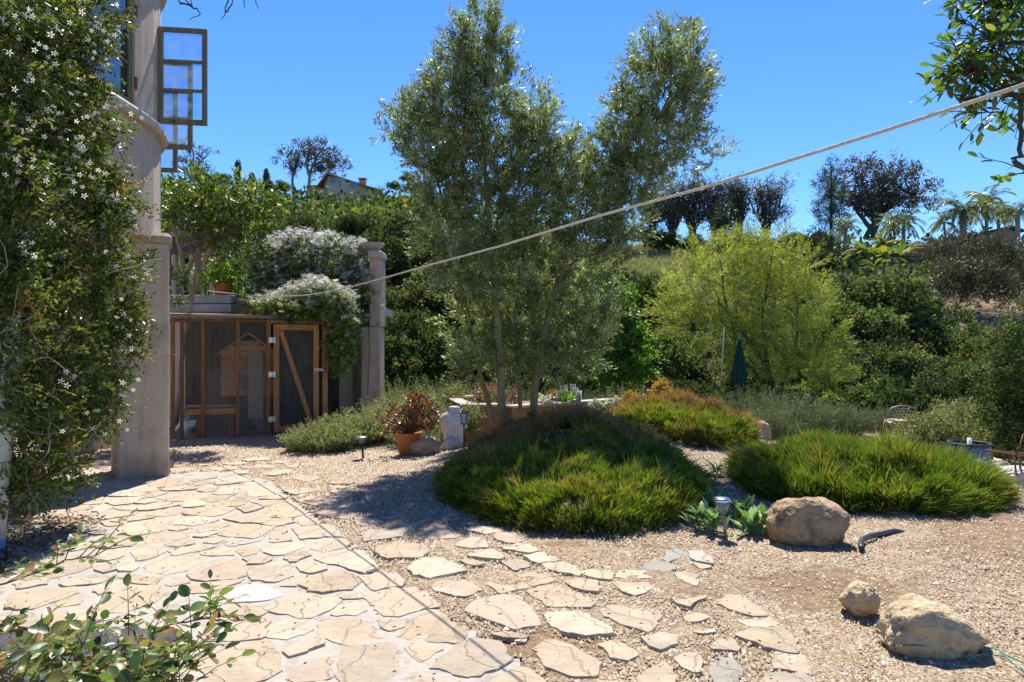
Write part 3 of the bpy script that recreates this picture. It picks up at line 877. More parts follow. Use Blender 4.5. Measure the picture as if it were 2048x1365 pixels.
# ------------------------------------------------------------ foliage generators (numpy)
def unit(v): return v / np.maximum(np.linalg.norm(v, axis=-1, keepdims=True), 1e-9)
def leaf_arrays(p, d, L, Wd, rng, fold=.15, nrm=None):
    m = len(p)
    d = unit(d)
    n = unit(np.cross(d, rng.normal(size=(m, 3)) if nrm is None else nrm))
    s = np.cross(d, n)
    L = np.broadcast_to(L, (m,))[:, None]; Wd = np.broadcast_to(Wd, (m,))[:, None]
    v0 = p; v1 = p + d * L * .5 + s * Wd * .5 + n * Wd * fold; v2 = p + d * L; v3 = p + d * L * .5 - s * Wd * .5 + n * Wd * fold
    V = np.stack([v0, v1, v2, v3], 1).reshape(-1, 3)
    Fc = np.arange(m * 4).reshape(-1, 4)
    return V, Fc
def crown_leaves(blobs, n, L, Wd, rng, per=30, twig=None, spread=.35, shell=.45, up=.35, jit=.5, Lvar=.35, noise_amp=.35, droop=0., nscale=1.0):
    """blobs: k x 6 (centre, radii). Leaves grow along twigs whose bases lie in the blobs' outer part"""
    blobs = np.asarray(blobs, dtype=float)
    vol = (blobs[:, 3] * blobs[:, 4] * blobs[:, 5]) ** (2 / 3.)
    nc = max(n // per, 1)
    bi = rng.choice(len(blobs), nc, p=vol / vol.sum())
    dr = unit(rng.normal(size=(nc, 3)))
    rad = shell + (1 - shell) * rng.random(nc) ** .7
    c0 = blobs[bi, :3]; rr = blobs[bi, 3:]
    off = dr * rr * rad[:, None]
    if noise_amp:
        off *= (1 + noise_amp * fbm(c0 + off, nscale * 1.1 / float(np.mean(rr)), 5.0, 2))[:, None]
    c = c0 + off
    tw = twig if twig is not None else float(np.mean(rr)) * .35
    td = unit(dr + np.array([0, 0, up - droop]) + rng.normal(size=(nc, 3)) * .35)
    k = np.repeat(np.arange(nc), per)
    t = rng.random(len(k))
    pos = c[k] + td[k] * (t * tw)[:, None] + rng.normal(size=(len(k), 3)) * (tw * spread * (.35 + .65 * t))[:, None] * .5
    dd = unit(td[k] + rng.normal(size=(len(k), 3)) * jit * 1.5 - np.array([0, 0, droop]))
    LL = L * (1 - Lvar + 2 * Lvar * rng.random(len(k)))
    V, Fc = leaf_arrays(pos, dd, LL, Wd * LL / L, rng)
    rnd = np.clip(.5 + .22 * rng.normal(size=nc)[k] + .16 * rng.normal(size=len(k)), 0, 1)
    return V, Fc, rnd, c, td
def pxblobs(lst, Y0, ydepth=1.0, jitY=0, seed=0):
    r = random.Random(seed); out = []
    for b in lst:
        px, py, rx, ry = b[:4]; Y = (b[4] if len(b) > 4 else Y0) + r.uniform(-jitY, jitY)
        p = P(px, py, Y); a = rx / F * Y; c = ry / F * Y
        out.append([p[0], p[1], p[2], a, (a + c) / 2 * ydepth, c])
    return out
def branch_path(pts, n=4, wob=.0, rng=random):
    out = [Vector(p) for p in pts]
    for _ in range(n and 1):
        new = [out[0]]
        for a, b in zip(out[:-1], out[1:]):
            L = (b - a).length
            for i in range(1, n + 1):
                p = a.lerp(b, i / n)
                if i < n: p += Vector((rng.uniform(-1, 1), rng.uniform(-1, 1), rng.uniform(-1, 1))) * L * wob
                new.append(p)
        out = new
    return out
def taper(n, a, b): return [a + (b - a) * i / (n - 1) for i in range(n)]

FO = {}
FO['olive'] = foliage('olive_leaf', [(0, (.085, .102, .036)), (.45, (.21, .24, .10)), (.8, (.34, .385, .20)), (1, (.48, .53, .36))], trans=.42, tcol=(1.3, 1.4, .75), rough=.42, spec=.5)
FO['oak'] = foliage('oak_leaf', [(0, (.022, .038, .012)), (.5, (.060, .092, .028)), (.85, (.13, .17, .050)), (1, (.24, .20, .09))], trans=.3, objrand=.55, rough=.7, spec=.12)
FO['yellow'] = foliage('feathery_leaf', [(0, (.10, .125, .025)), (.5, (.255, .30, .055)), (1, (.43, .46, .11))], trans=.42)
FO['bright'] = foliage('bright_leaf', [(0, (.05, .11, .015)), (.5, (.12, .23, .03)), (1, (.24, .36, .07))], trans=.45, rough=.4)
FO['jas'] = foliage('jasmine_leaf', [(0, (.02, .035, .008)), (.4, (.075, .115, .02)), (.75, (.17, .21, .04)), (.97, (.24, .27, .06)), (1, (.30, .16, .07))], trans=.35, rough=.4)
FO['jas_far'] = foliage('jasmine_leaf_green', [(0, (.03, .05, .012)), (.5, (.08, .13, .028)), (1, (.20, .27, .06))], trans=.3, rough=.4)
FO['petal'] = foliage('white_petal', [(0, (.70, .67, .60)), (1, (.86, .83, .76))], trans=.6, tcol=(1, 1, 1))
FO['petal_old'] = foliage('fading_petal', [(0, (.50, .36, .24)), (1, (.74, .70, .62))], trans=.3, tcol=(1, 1, .9))
FO['shrubtree'] = foliage('broad_leaf', [(0, (.035, .065, .015)), (.5, (.10, .15, .03)), (.85, (.20, .27, .055)), (1, (.32, .38, .10))], trans=.42, rough=.35, spec=.5)
FO['rosemary'] = foliage('rosemary_leaf', [(0, (.03, .045, .022)), (.5, (.085, .11, .050)), (1, (.17, .20, .10))], trans=.25)
FO['sage'] = foliage('sage_leaf', [(0, (.08, .075, .04)), (.4, (.14, .17, .065)), (.8, (.23, .27, .11)), (1, (.36, .33, .20))], trans=.35)
FO['brown'] = foliage('eucalyptus_leaf', [(0, (.04, .037, .037)), (.5, (.105, .092, .08)), (1, (.20, .17, .135))], trans=.2)
FO['euc'] = foliage('gum_leaf', [(0, (.04, .045, .04)), (.5, (.095, .10, .08)), (1, (.17, .16, .13))], trans=.2)
FO['pine'] = foliage('pine_needle', [(0, (.02, .035, .02)), (.5, (.045, .075, .04)), (1, (.09, .13, .07))], trans=.15)
FO['palm'] = foliage('palm_leaf', [(0, (.06, .09, .03)), (.5, (.14, .18, .06)), (1, (.30, .30, .08))], trans=.35, rough=.4)
FO['banana'] = foliage('banana_leaf', [(0, (.05, .10, .02)), (.5, (.14, .20, .035)), (.85, (.24, .24, .05)), (1, (.36, .26, .05))], trans=.35, rough=.4)
FO['thicket'] = foliage('thicket_leaf', [(0, (.035, .032, .018)), (.5, (.085, .082, .042)), (1, (.16, .15, .08))], trans=.2)
FO['cover'] = foliage('groundcover_leaf', [(0, (.08, .13, .015)), (.5, (.17, .24, .025)), (1, (.32, .34, .05))], trans=.3)
FO['rose'] = foliage('rose_leaf', [(0, (.035, .075, .025)), (.5, (.09, .15, .035)), (.8, (.18, .22, .05)), (1, (.28, .12, .05))], trans=.4, rough=.35, spec=.5, objrand=.5)
FO['grey'] = foliage('grey_leaf', [(0, (.08, .16, .06)), (.5, (.17, .30, .12)), (1, (.32, .43, .27))], trans=.3, objrand=.35)
# ------------------------------------------------------------ ornamental grass mounds
FO['grass'] = foliage('grass_blade', [(0, (.16, .10, .045)), (.12, (.10, .085, .03)), (.25, (.06, .095, .012)), (.45, (.115, .175, .016)), (.62, (.20, .25, .03)), (.72, (.26, .19, .055)), (.82, (.29, .135, .055)), (.92, (.24, .12, .065)), (1, (.48, .38, .24))], trans=.42, tcol=(1.3, 1.5, .6), rough=.4, spec=.4)
def mound_z(x, y, cx, cy, rx, ry, H, lump=0.05, seed=0):
    r2 = ((x - cx) / rx) ** 2 + ((y - cy) / ry) ** 2
    return H * np.clip(1 - np.clip(r2, 0, 1) ** 2.2, 0, 1)
def grass_mound(name, label, cx, cy, rx, ry, H, n, L, redfun, seed, bladew=.0075, lay_=.35, wob=.08, up_=1.0, crease=0):
    rng = np.random.default_rng(seed)
    root = empty(name, label, 'ornamental grass', (0, 0, 0))
    # core
    k, rings = 40, 9
    vs = []; fs = []
    ph = rng.random(4) * 6
    def outl(a): return 1 + wob * (np.sin(2 * a + ph[0]) * .5 + np.sin(3 * a + ph[1]) * .5 + np.sin(5 * a + ph[2]) * .35)
    for i in range(rings + 1):
        rr_ = (i / rings)
        for j in range(k):
            a = 2 * math.pi * j / k; o = outl(a) * .93
            x = cx + rx * rr_ * o * math.cos(a); y = cy + ry * rr_ * o * math.sin(a)
            z = gz1(x, y) + H * .66 * max(0, 1 - rr_ ** 4.4) - (.04 if i == rings else 0) - .05
            vs.append((x, y, z))
    for i in range(rings):
        for j in range(k):
            fs.append((i * k + j, i * k + (j + 1) % k, (i + 1) * k + (j + 1) % k, (i + 1) * k + j)[::-1])
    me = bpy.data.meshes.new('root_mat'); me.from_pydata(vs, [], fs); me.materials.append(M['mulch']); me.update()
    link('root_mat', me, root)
    a = rng.random(n) * 2 * math.pi
    r = rng.random(n) ** .45
    edge = rng.random(n) < .34
    r = np.where(edge, .84 + .16 * rng.random(n), r)
    o = outl(a)
    # tufts
    x = cx + rx * r * o * np.cos(a); y = cy + ry * r * o * np.sin(a)
    nt_ = n // 14
    tper = 26; ti = np.arange(n) // tper; x0_, y0_ = x[ti * tper], y[ti * tper]; r0_, a0_ = r[ti * tper], a[ti * tper]
    spl = rng.normal(size=(n, 2)); x = x0_ + spl[:, 0] * .022; y = y0_ + spl[:, 1] * .022; r = r0_; a = a0_; edge = edge[ti * tper]
    p3 = np.stack([x, y, x * 0], 1)
    lump = fbm(p3[::1], 1.7, seed * 1.0, 2)
    z = gz(x, y) + H * np.clip(1 - r ** 4.4, 0, 1) - .03 + (lump * .20 - crease * .12 * np.exp(-((x - cx - .45 * rx - .25 * (y - cy)) / .16) ** 2)) * np.clip(1 - r ** 3, 0, 1)
    z = np.where(edge, gz(x, y) + (H * .95) * rng.random(n)[ti] * np.clip(1 - (r - .84) * 3, 0, 1), z)
    base = np.stack([x, y, z], 1)
    outw = np.stack([np.cos(a) / rx, np.sin(a) / ry, a * 0], 1); outw = unit(outw) * (r ** 3)[:, None]
    tl = rng.normal(size=(n, 3))[ti] * .22
    d = unit(outw * .75 + np.array([0, 0, up_]) + np.stack([spl[:, 0], spl[:, 1], x * 0], 1) * .26 + tl + rng.normal(size=(n, 3)) * .16)
    flow = np.stack([fbm(p3, 1.1, 30 + seed, 1), fbm(p3, 1.1, 60 + seed, 1), x * 0], 1)
    d = unit(d + flow * lay_ * 1.6)
    Lr = L * (.65 + .6 * rng.random(n)) * (1 + .45 * lump)
    fine = fbm(p3, 4.0, seed + 9.0, 2)
    Lr = Lr * (1 + .3 * fine)
    stray = rng.random(n) < .035; Lr = np.where(stray, Lr * 1.7, Lr)
    s = unit(np.cross(d, rng.normal(size=(n, 3))))
    droop = np.array([0, 0, -1.0]) * (.08 + .28 * rng.random(n))[:, None] + outw * .15
    q1 = base + d * Lr[:, None] * .45
    q2 = q1 + unit(d + droop * .7) * Lr[:, None] * .35
    q3 = q2 + unit(d + droop * 1.8) * Lr[:, None] * .3
    W_ = bladew * (.7 + .6 * rng.random(n))[:, None]
    V = np.stack([base - s * W_ * .5, base + s * W_ * .5, q1 + s * W_ * .5, q1 - s * W_ * .5, q3, q3 + s * W_ * .06], 1).reshape(-1, 3)
    f = np.array([[0, 1, 2, 3], [3, 2, 5, 4]])
    Fc = (np.arange(n)[:, None, None] * 6 + f[None]).reshape(-1, 4)
    red = redfun(x, y, lump, fine, rng)
    tg = rng.normal(size=n)[ti]; Lr = Lr * (1 + .22 * rng.normal(size=n)[ti])
    g = np.clip(.43 + .06 * rng.normal(size=n) + .08 * tg + .14 * fine, .2, .64)
    isred = (rng.random(n) * .5 + rng.random(n)[ti] * .5) < red * .9
    tip = np.where(isred, .72 + .24 * rng.random(n), g + .05)
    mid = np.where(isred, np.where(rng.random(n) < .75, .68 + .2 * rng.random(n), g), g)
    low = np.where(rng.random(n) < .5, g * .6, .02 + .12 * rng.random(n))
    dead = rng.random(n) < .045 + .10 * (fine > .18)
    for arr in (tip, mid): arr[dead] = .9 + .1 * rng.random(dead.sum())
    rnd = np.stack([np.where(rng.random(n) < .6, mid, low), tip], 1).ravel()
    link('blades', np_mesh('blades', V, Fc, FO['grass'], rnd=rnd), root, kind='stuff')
    return root
def red1(x, y, lump, fine, rng): return np.clip(.03 + sstep(7.5, 8.8, y) * .5 + (lump + fine * .5) * .6 + bump2(x, y, .1, 8.4, .9, .7, .4), .01, .85)
def red2(x, y, lump, fine, rng): return np.clip(.30 + sstep(9.9, 10.9, y) * .6 + lump * .4, .08, .95)
def red3(x, y, lump, fine, rng): return np.clip(.02 + sstep(7.4, 8.4, y) * .14 + (lump + fine) * .3, .01, .4)
grass_mound('grass_mound', 'large cushion of green grass with brown tips, in front of the slender olive-leaved tree trunks', .66, 7.85, 1.45, 1.95, .39, 82000, .095, red1, 21, wob=.09, lay_=.22, up_=1.25, crease=1.2)
grass_mound('grass_mound', 'rounded grass cushion with rusty orange top, behind and right of the large green one', 2.62, 10.8, 1.12, 1.3, .40, 36000, .115, red2, 22, wob=.05, lay_=.22, bladew=.0085, up_=1.2)
grass_mound('grass_mound', 'loose shaggy green grass clump with drooping blades behind the big brown boulder', 3.80, 7.5, 1.30, 1.12, .27, 48000, .15, red3, 23, bladew=.0085, lay_=.42, wob=.10, up_=1.0)

# ------------------------------------------------------------ boulders
def boulder(px, py_base, wpx, hpx, mat, label, seed, Y=None, flat=1.0, depth=.8, rot=0, sharp=.18, sink=.25, wedge=0):
    rr_ = random.Random(seed)
    if Y is None:
        c = G(px, py_base, 0); Y = c[1]
    wd = wpx / F * Y; h = hpx / F * Y
    import bmesh
    bm = bmesh.new(); bmesh.ops.create_icosphere(bm, subdivisions=5 if wpx > 80 else 4, radius=1)
    off = Vector((seed * 3.1, seed * 1.7, seed * .9))
    planes = []
    for _ in range(11):
        nv = Vector((rr_.gauss(0, 1), rr_.gauss(0, 1), rr_.gauss(0, .8))).normalized(); planes.append((nv, rr_.uniform(.70, .93)))
    for v in bm.verts:
        p = v.co.copy()
        for nv, dd in planes:
            e = p.dot(nv) - dd
            if e > 0: p -= nv * e * .85
        nz = mnoise.fractal(p * 1.3 + off, .7, 2.1, 4)
        p *= 1 + nz * sharp
        rdg = abs(mnoise.fractal(p * 2.6 + off * 2, .8, 2.1, 4))
        p *= 1 - max(0, .10 - rdg) * .55
        p *= 1 + mnoise.fractal(p * 8 + off, .8, 2.1, 5) * .030
        v.co = p
    me = bpy.data.meshes.new('boulder'); bm.to_mesh(me); bm.free()
    co = np.empty(len(me.vertices) * 3); me.vertices.foreach_get('co', co); co = co.reshape(-1, 3)
    mn, mxx = co.min(0), co.max(0)
    co = (co - (mn + mxx) / 2) / ((mxx - mn) / 2)
    hz = h * (1 + sink) / 2
    if wedge:
        t = np.clip((co[:, 0] + .35) / 1.35, 0, 1); up2 = co[:, 2] > -.3; co[:, 2] = np.where(up2, -.3 + (co[:, 2] + .3) * (1 - wedge * t ** 1.3), co[:, 2]); co[:, 2] += np.clip(-co[:, 0] - .3, 0, 1) * -.35 * (co[:, 2] > 0)
    co = co * np.array([wd / 2, wd / 2 * depth, hz])
    me.vertices.foreach_set('co', co.ravel()); me.polygons.foreach_set('use_smooth', [True] * len(me.polygons)); me.materials.append(mat); me.update()
    X = (px - 1024) / F * Y
    yc = Y + wd / 2 * depth * .75
    o = link('boulder', me, None, label, 'boulder', loc=(X * yc / Y, yc, gz1(X, Y) + hz - h * sink))
    o.rotation_euler = (0, 0, rot)
    return o
boulder(1610, 1100, 168, 95, M['rock_brown'], 'largest rounded brown boulder, beside the silver solar light under the shaggy grass', 3, depth=.75, rot=0, sharp=.12, sink=.2)
boulder(1718, 1240, 84, 68, M['rock_pale'], 'small round buff boulder on the gravel, left of the long tan one', 4, depth=.9, sink=.15, sharp=.12)
boulder(1872, 1322, 232, 114, M['rock_pale'], 'long tan wedge-shaped boulder with a mossy right end, by the green cord', 5, depth=.6, sharp=.14, sink=.45, wedge=.75)
boulder(851, 922, 66, 38, M['rock_tan'], 'dark grey oval rock leaning against the terracotta pot', 6, Y=9.9, depth=.7)
boulder(898, 906, 40, 26, M['rock_white'], 'pale pointed rock at the foot of the stone torso', 7, Y=10.2, depth=.8)
boulder(588, 906, 36, 30, M['rock_gold'], 'golden yellow rock at the left edge of the flowering shrub', 8, Y=10.7, depth=.8)
boulder(1520, 896, 46, 38, M['rock_tan'], 'weathered rock half hidden behind the rusty grass cushion', 9, Y=11.2, depth=.8)
boulder(2035, 985, 96, 36, M['rock_white'], 'flat whitish boulder at the right edge near the metal fire ring', 10, Y=7.6, depth=.9)
boulder(1985, 948, 60, 22, M['rock_pale'], 'low sandy boulder right behind the metal fire ring', 12, Y=9.0, depth=.9)

# ------------------------------------------------------------ house on the left: wall, piers, casements
WX = -4.45
house = empty('stucco_house', 'mauve stucco house wall with casement windows and a square corner pier, at the left', 'house', (WX, 8, 0))
def hp(mb, name, mats, **kw):
    o = mb.build(name, mats, None, **kw); o.parent = house; o.matrix_parent_inverse = house.matrix_world.inverted(); o.location = (-WX, -8, 0) if False else (0, 0, 0)
    return o
house.location = (0, 0, 0)
def roundplan(z_inset=0.0):
    """plan of the upper storey's outer face: straight along the path, then a round tower end"""
    pl = [(WX + z_inset, 2.2), (WX + z_inset, 8.2)]
    cx, cy, rr_ = WX - 1.9, 8.2, 1.9 + z_inset
    for i in range(1, 13):
        a = math.radians(i * 10)
        pl.append((cx + rr_ * math.cos(a), cy + rr_ * math.sin(a)))
    return pl
up = roundplan()
zs = 2.99
# wall of the upper storey with a real opening for the near window
WIN_Y0, WIN_Y1, WIN_Z0, WIN_Z1 = 7.12, 8.06, 4.44, 6.3
mbw = MB()
def wall_strip(mb, a, b, z0, z1, th=.25):
    dx, dy = b[0] - a[0], b[1] - a[1]; L = math.hypot(dx, dy); nx_, ny_ = dy / L, -dx / L
    # outer face a-b, inward thickness
    mb.prism([(a[0], a[1]), (b[0], b[1]), (b[0] - nx_ * th, b[1] - ny_ * th), (a[0] - nx_ * th, a[1] - ny_ * th)], z0, z1)
wall_strip(mbw, (WX, 2.2), (WX, WIN_Y0), zs, 7.6)
wall_strip(mbw, (WX, WIN_Y0), (WX, WIN_Y1), zs, WIN_Z0)
wall_strip(mbw, (WX, WIN_Y0), (WX, WIN_Y1), WIN_Z1, 7.6)
wall_strip(mbw, (WX, WIN_Y1), (WX, 8.2), zs, 7.6)
cxT, cyT = WX - 1.9, 8.2
outer = [(WX, 8.2)] + up[2:]
inner = [(cxT + (x - cxT) * .86, cyT + (y - cyT) * .86) for x, y in outer]
# round end as one curved wall
def curved(mb, outer, inner, z0, z1):
    n = len(outer); vs = []; fs = []
    for x, y in outer: vs += [(x, y, z0), (x, y, z1)]
    for x, y in inner: vs += [(x, y, z0), (x, y, z1)]
    for i in range(n - 1):
        a, b = 2 * i, 2 * (i + 1); c, d = 2 * n + a, 2 * n + b
        fs += [(a, b, b + 1, a + 1), (c, c + 1, d + 1, d), (a + 1, b + 1, d + 1, c + 1), (a, c, d, b)]
    mb.add(vs, fs, 0, False)
curved(mbw, outer, inner, zs, 7.6)
hp(mbw, 'upper_wall', M['stucco'])
mbi = MB(); mbi.box((-7.2, 5.2, 3.02), (5.0, 6.0, .06)); mbi.box((-7.2, 5.2, 7.5), (5.0, 6.0, .06)); mbi.box((-9.7, 5.2, 5.2), (.1, 6.0, 4.4)); mbi.box((-7.2, 2.25, 5.2), (5.0, .1, 4.4))
hp(mbi, 'floor_slab', M['stucco_pale'])
# moulded string courses (sill band under the windows, band over them, cap on the pier line)
def band(zc_, proj, hh):
    mb = MB(); prof = [(-.10, -hh / 2), (proj * .75, -hh / 2), (proj, -hh / 5), (proj, hh / 5), (proj * .7, hh / 2), (-.10, hh / 2)]
    plan = [(WX, 2.2), (WX, 5.0), (WX, 8.2)] + up[2:]
    n = len(plan); k = len(prof); vs = []; fs = []
    for i, (x, y) in enumerate(plan):
        if i <= 1: nx_, ny_ = 1, 0
        else:
            nx_, ny_ = (x - cxT), (y - cyT); l = math.hypot(nx_, ny_); nx_, ny_ = nx_ / l, ny_ / l
        for o_, z_ in prof: vs.append((x + nx_ * o_, y + ny_ * o_, zc_ + z_))
    for i in range(n - 1):
        for j in range(k):
            fs.append((i * k + j, (i + 1) * k + j, (i + 1) * k + (j + 1) % k, i * k + (j + 1) % k))
    fs.append(tuple(range(k))); mb.add(vs, fs, 0, False)
    return mb
hp(band(4.38, .085, .12), 'window_sill', M['stucco_pale'])
hp(band(6.36, .085, .12), 'lintel_band', M['stucco_pale'])
# casements
def casement(name, A, B, z0, z1, rows, frame_w, th, mats, pane, parent=house, handle=False):
    """sash in the vertical plane through A-B (xy), rows of panes"""
    ax, ay = A; bx, by = B; L = math.hypot(bx - ax, by - ay); dx, dy = (bx - ax) / L, (by - ay) / L
    rz = math.atan2(dy, dx)
    fr = MB()
    def bar(s0, s1, za, zb, t=th):
        sc, zc_ = (s0 + s1) / 2, (za + zb) / 2
        fr.box((ax + dx * sc, ay + dy * sc, zc_), (s1 - s0, t, zb - za), rz)
    bar(0, frame_w, z0, z1); bar(L - frame_w, L, z0, z1)
    bar(frame_w, L - frame_w, z0, z0 + frame_w * 1.15); bar(frame_w, L - frame_w, z1 - frame_w, z1)
    zz0, zz1 = z0 + frame_w * 1.15, z1 - frame_w
    hh = (zz1 - zz0) / rows
    for i in range(1, rows): bar(frame_w, L - frame_w, zz0 + hh * i - .018, zz0 + hh * i + .018, th * .8)
    f = hp(fr, name, mats, bevel=.004)
    for i in range(rows):
        mb = MB(); mb.box((ax + dx * L / 2, ay + dy * L / 2, zz0 + hh * (i + .5)), (L - 2 * frame_w + .01, .006, hh - .03), rz)
        mb.build('pane', pane, f)
    if handle:
        mb = MB(); mb.box((ax + dx * L * .35, ay + dy * L * .35 - .03, z0 + .04), (.05, .03, .02), rz); mb.tube([(ax + dx * L * .35, ay + dy * L * .35 - .04, z0 + .04), (ax + dx * L * .35, ay + dy * L * .35 - .05, z0 - .03)], .007)
        mb.build('latch', M['rust'], f)
    return f
M['window_wood'] = wood('window_wood', (.09, .075, .045), (.16, .135, .08), (.22, .19, .12), 'Z')
casement('casement_window', (WX - .05, WIN_Y0 + .01), (WX - .05, WIN_Y1 - .01), WIN_Z0 + .01, WIN_Z1 - .01, 4, .075, .05, M['window_wood'], M['dark_glass'])
for z in (4.75, 5.6):
    mbh = MB(); mbh.box((WX + .004, WIN_Y1 + .012, z), (.03, .03, .14)); hp(mbh, 'hinge', M['rust'])
# three sashes standing open on the round end
def Xat(px, Y): return (px - 1024) / F * Y
def Zat(py, Y): return EYE + (HOR - py) / F * Y
Y1 = 8.75; casement('open_sash', (Xat(317, Y1), Y1), (Xat(412.5, Y1 + .05), Y1 + .08), Zat(248, Y1), Zat(54, Y1), 3, .06, .045, M['window_wood'], M['dusty_pane'], handle=True)
Y2 = 9.65; casement('open_sash', (Xat(290, Y2), Y2), (Xat(385, Y2 + .05), Y2 + .05), Zat(298, Y2), Zat(298, Y2) + 1.25, 3, .06, .045, M['window_wood'], M['dusty_pane'])
Y3 = 10.2; casement('open_sash', (Xat(265, Y3), Y3), (Xat(355, Y3 + .05), Y3 + .05), Zat(344, Y3), Zat(344, Y3) + 1.25, 3, .06, .045, M['window_wood'], M['dusty_pane'])
# corner pier, turned so that its right flank runs along the sight line
c0 = np.array([Xat(339, 8.55), 8.55]); c1 = np.array([Xat(231, 8.35), 8.35])
dv = unit((c1 - c0)[None])[0]; nv = np.array([dv[1], -dv[0]]);
if nv[1] < 0: nv = -nv
pv = np.array([c0[0], c0[1]]); back = unit(np.array([[c0[0], c0[1]]]))[0]
Lp = np.linalg.norm(c1 - c0)
pier = [tuple(c0), tuple(c0 + back * .75), tuple(c1 + back * .75 + dv * .1), tuple(c1)]
def roundrect(poly, r=.045):
    out = []
    n = len(poly)
    for i in range(n):
        p = Vector(poly[i]); a = (Vector(poly[i - 1]) - p).normalized(); b = (Vector(poly[(i + 1) % n]) - p).normalized()
        out += [tuple(p + a * r), tuple(p + a * r * .3 + b * r * .3), tuple(p + b * r)]
    return out
mb = MB(); mb.prism(roundrect(pier), -.1, 2.92); hp(mb, 'pier', M['stucco'])
ctr = np.mean(np.array(pier), 0)
cap = [tuple(ctr + (np.array(p) - ctr) * 1.10) for p in pier]
mb = MB(); mb.prism(roundrect(cap, .09), 2.925, 3.06); hp(mb, 'pier_cap', M['sill_stone'], bevel=.045)
# rear pier and porch wall
mb = MB(); mb.prism(roundrect([(-6.55, 10.6), (-6.55, 11.2), (-7.3, 11.2), (-7.3, 10.6)]), -.1, 2.9); hp(mb, 'rear_pier', M['stucco'])
mb = MB(); mb.box((-8.9, 6.5, 1.5), (.2, 9.5, 3.0)); hp(mb, 'porch_wall', M['stucco'])
# ground under the porch is paved too
# post at the far left
mb = MB(); mb.tube([(-4.045, 5.35, -.1), (-4.035, 5.35, .12)], .056, 14, 1); mb.tube([(-4.035, 5.35, .12), (-3.93, 5.36, 1.6), (-3.86, 5.4, 3.0)], .055, 14, 0)
mb.build('porch_post', [M['white_paint'], M['blue_paint']], None, label='slender white porch post with a blue foot at the far left edge, wrapped by vine', cat='post')

# leaf litter strip left of the patio
rng = np.random.default_rng(3)
m = 5000
X = rng.uniform(-4.5, -3.55, m); Yv = rng.uniform(3.4, 6.4, m); X = X - .12 * (Yv - 4.5)
V, Fc = leaf_arrays(np.stack([X, Yv, gz(X, Yv) + .01 + .05 * rng.random(m)], 1), np.stack([rng.normal(size=m), rng.normal(size=m), .15 * rng.normal(size=m)], 1), .035, .018, rng, nrm=rng.normal(size=(m, 3)) * .4 + [0, 0, 0])
FO['litter'] = foliage('dry_leaf', [(0, (.06, .035, .02)), (.5, (.22, .13, .07)), (1, (.42, .30, .20))], trans=.15)
link('leaf_litter', np_mesh('leaf_litter', V, Fc, FO['litter'], rnd=rng.random(m)), kind='stuff', label='dry brown leaf litter along the left edge of the patio', cat='leaf litter')
# ------------------------------------------------------------ jasmine
def star_flower(seed, s=1.0):
    rr_ = random.Random(seed); vs = []; fs = []
    for k in range(5):
        a = 2 * math.pi * k / 5 + rr_.uniform(-.12, .12); tilt = rr_.uniform(.0, .35)
        c, sn_ = math.cos(a), math.sin(a)
        b = len(vs)
        for (r_, w_, z_) in ((.08, 0, 0), (.55, .17, .06), (1.0, 0, tilt * .6), (.55, -.17, .06)):
            vs.append((s * (c * r_ - sn_ * w_), s * (sn_ * r_ + c * w_), s * z_))
        fs.append((b, b + 1, b + 2, b + 3))
    b = len(vs)   # the tube under the petals
    vs += [(s * .06, 0, 0), (-s * .03, s * .052, 0), (-s * .03, -s * .052, 0), (0, 0, -s * .9)]
    fs += [(b, b + 1, b + 3), (b + 1, b + 2, b + 3), (b + 2, b, b + 3)]
    return vs, fs
def flower_mesh(seed, s):
    vs, fs = star_flower(seed, s)
    me = bpy.data.meshes.new('flower'); me.from_pydata(vs, [], fs); me.materials.append(FO['petal'])
    a = me.attributes.new('rnd', 'FLOAT', 'FACE'); a.data.foreach_set('value', [.5] * len(fs)); me.update()
    return me
def flowers_mass(pos, nrm, size, rng, name, parent, mat, clustered=0):
    V0 = np.array(star_flower(1)[0][:20]); m = len(pos)
    up_ = unit(nrm + rng.normal(size=(m, 3)) * .35)
    u = unit(np.cross(up_, rng.normal(size=(m, 3)))); v = np.cross(up_, u)
    s = size * (.7 + .6 * rng.random(m))[:, None, None]
    VV = (V0[None, :, 0:1] * u[:, None] + V0[None, :, 1:2] * v[:, None] + V0[None, :, 2:3] * up_[:, None]) * s + pos[:, None]
    Fc = np.arange(m * 20).reshape(-1, 4)
    return link(name, np_mesh(name, VV.reshape(-1, 3), Fc, mat, rnd=np.repeat(rng.random(m), 5)), parent, kind='stuff')

def jpx(lst, off=3.85):
    out = []
    for px, py, rx, ry in lst:
        a = (1024 - px) / F; Y = off / a
        p = P(px, py, Y)
        out.append([p[0], p[1], p[2], .20, max(.25, rx / F * Y * 1.15), ry / F * Y])
    return out
JB = jpx([(0, 30, 120, 110), (110, 40, 110, 90), (178, 40, 38, 60), (60, 150, 120, 100), (165, 130, 48, 60), (100, 250, 120, 90), (185, 235, 38, 50), (60, 350, 120, 90), (170, 340, 80, 80), (215, 400, 50, 50),
          (60, 460, 110, 90), (180, 470, 75, 70), (222, 420, 26, 40), (238, 530, 30, 40), (150, 560, 110, 70), (70, 580, 90, 80), (230, 610, 55, 50), (245, 640, 26, 36), (120, 670, 110, 70), (232, 700, 34, 40), (170, 760, 90, 60), (90, 790, 80, 60), (198, 790, 34, 44), (120, 860, 60, 40), (172, 850, 28, 22), (60, 830, 50, 50), (70, 920, 45, 50), (110, 950, 35, 35), (60, 990, 35, 30)])
JB += [[P(a, b, 5.0)[0], 5.0, P(a, b, 5.0)[2], .10, .2, .22] for a, b in ((-5, 250), (25, 310), (5, 380), (30, 440), (5, 500), (30, 560), (5, 620), (25, 640), (-10, 700), (-10, 800), (-5, 560), (35, 380))]
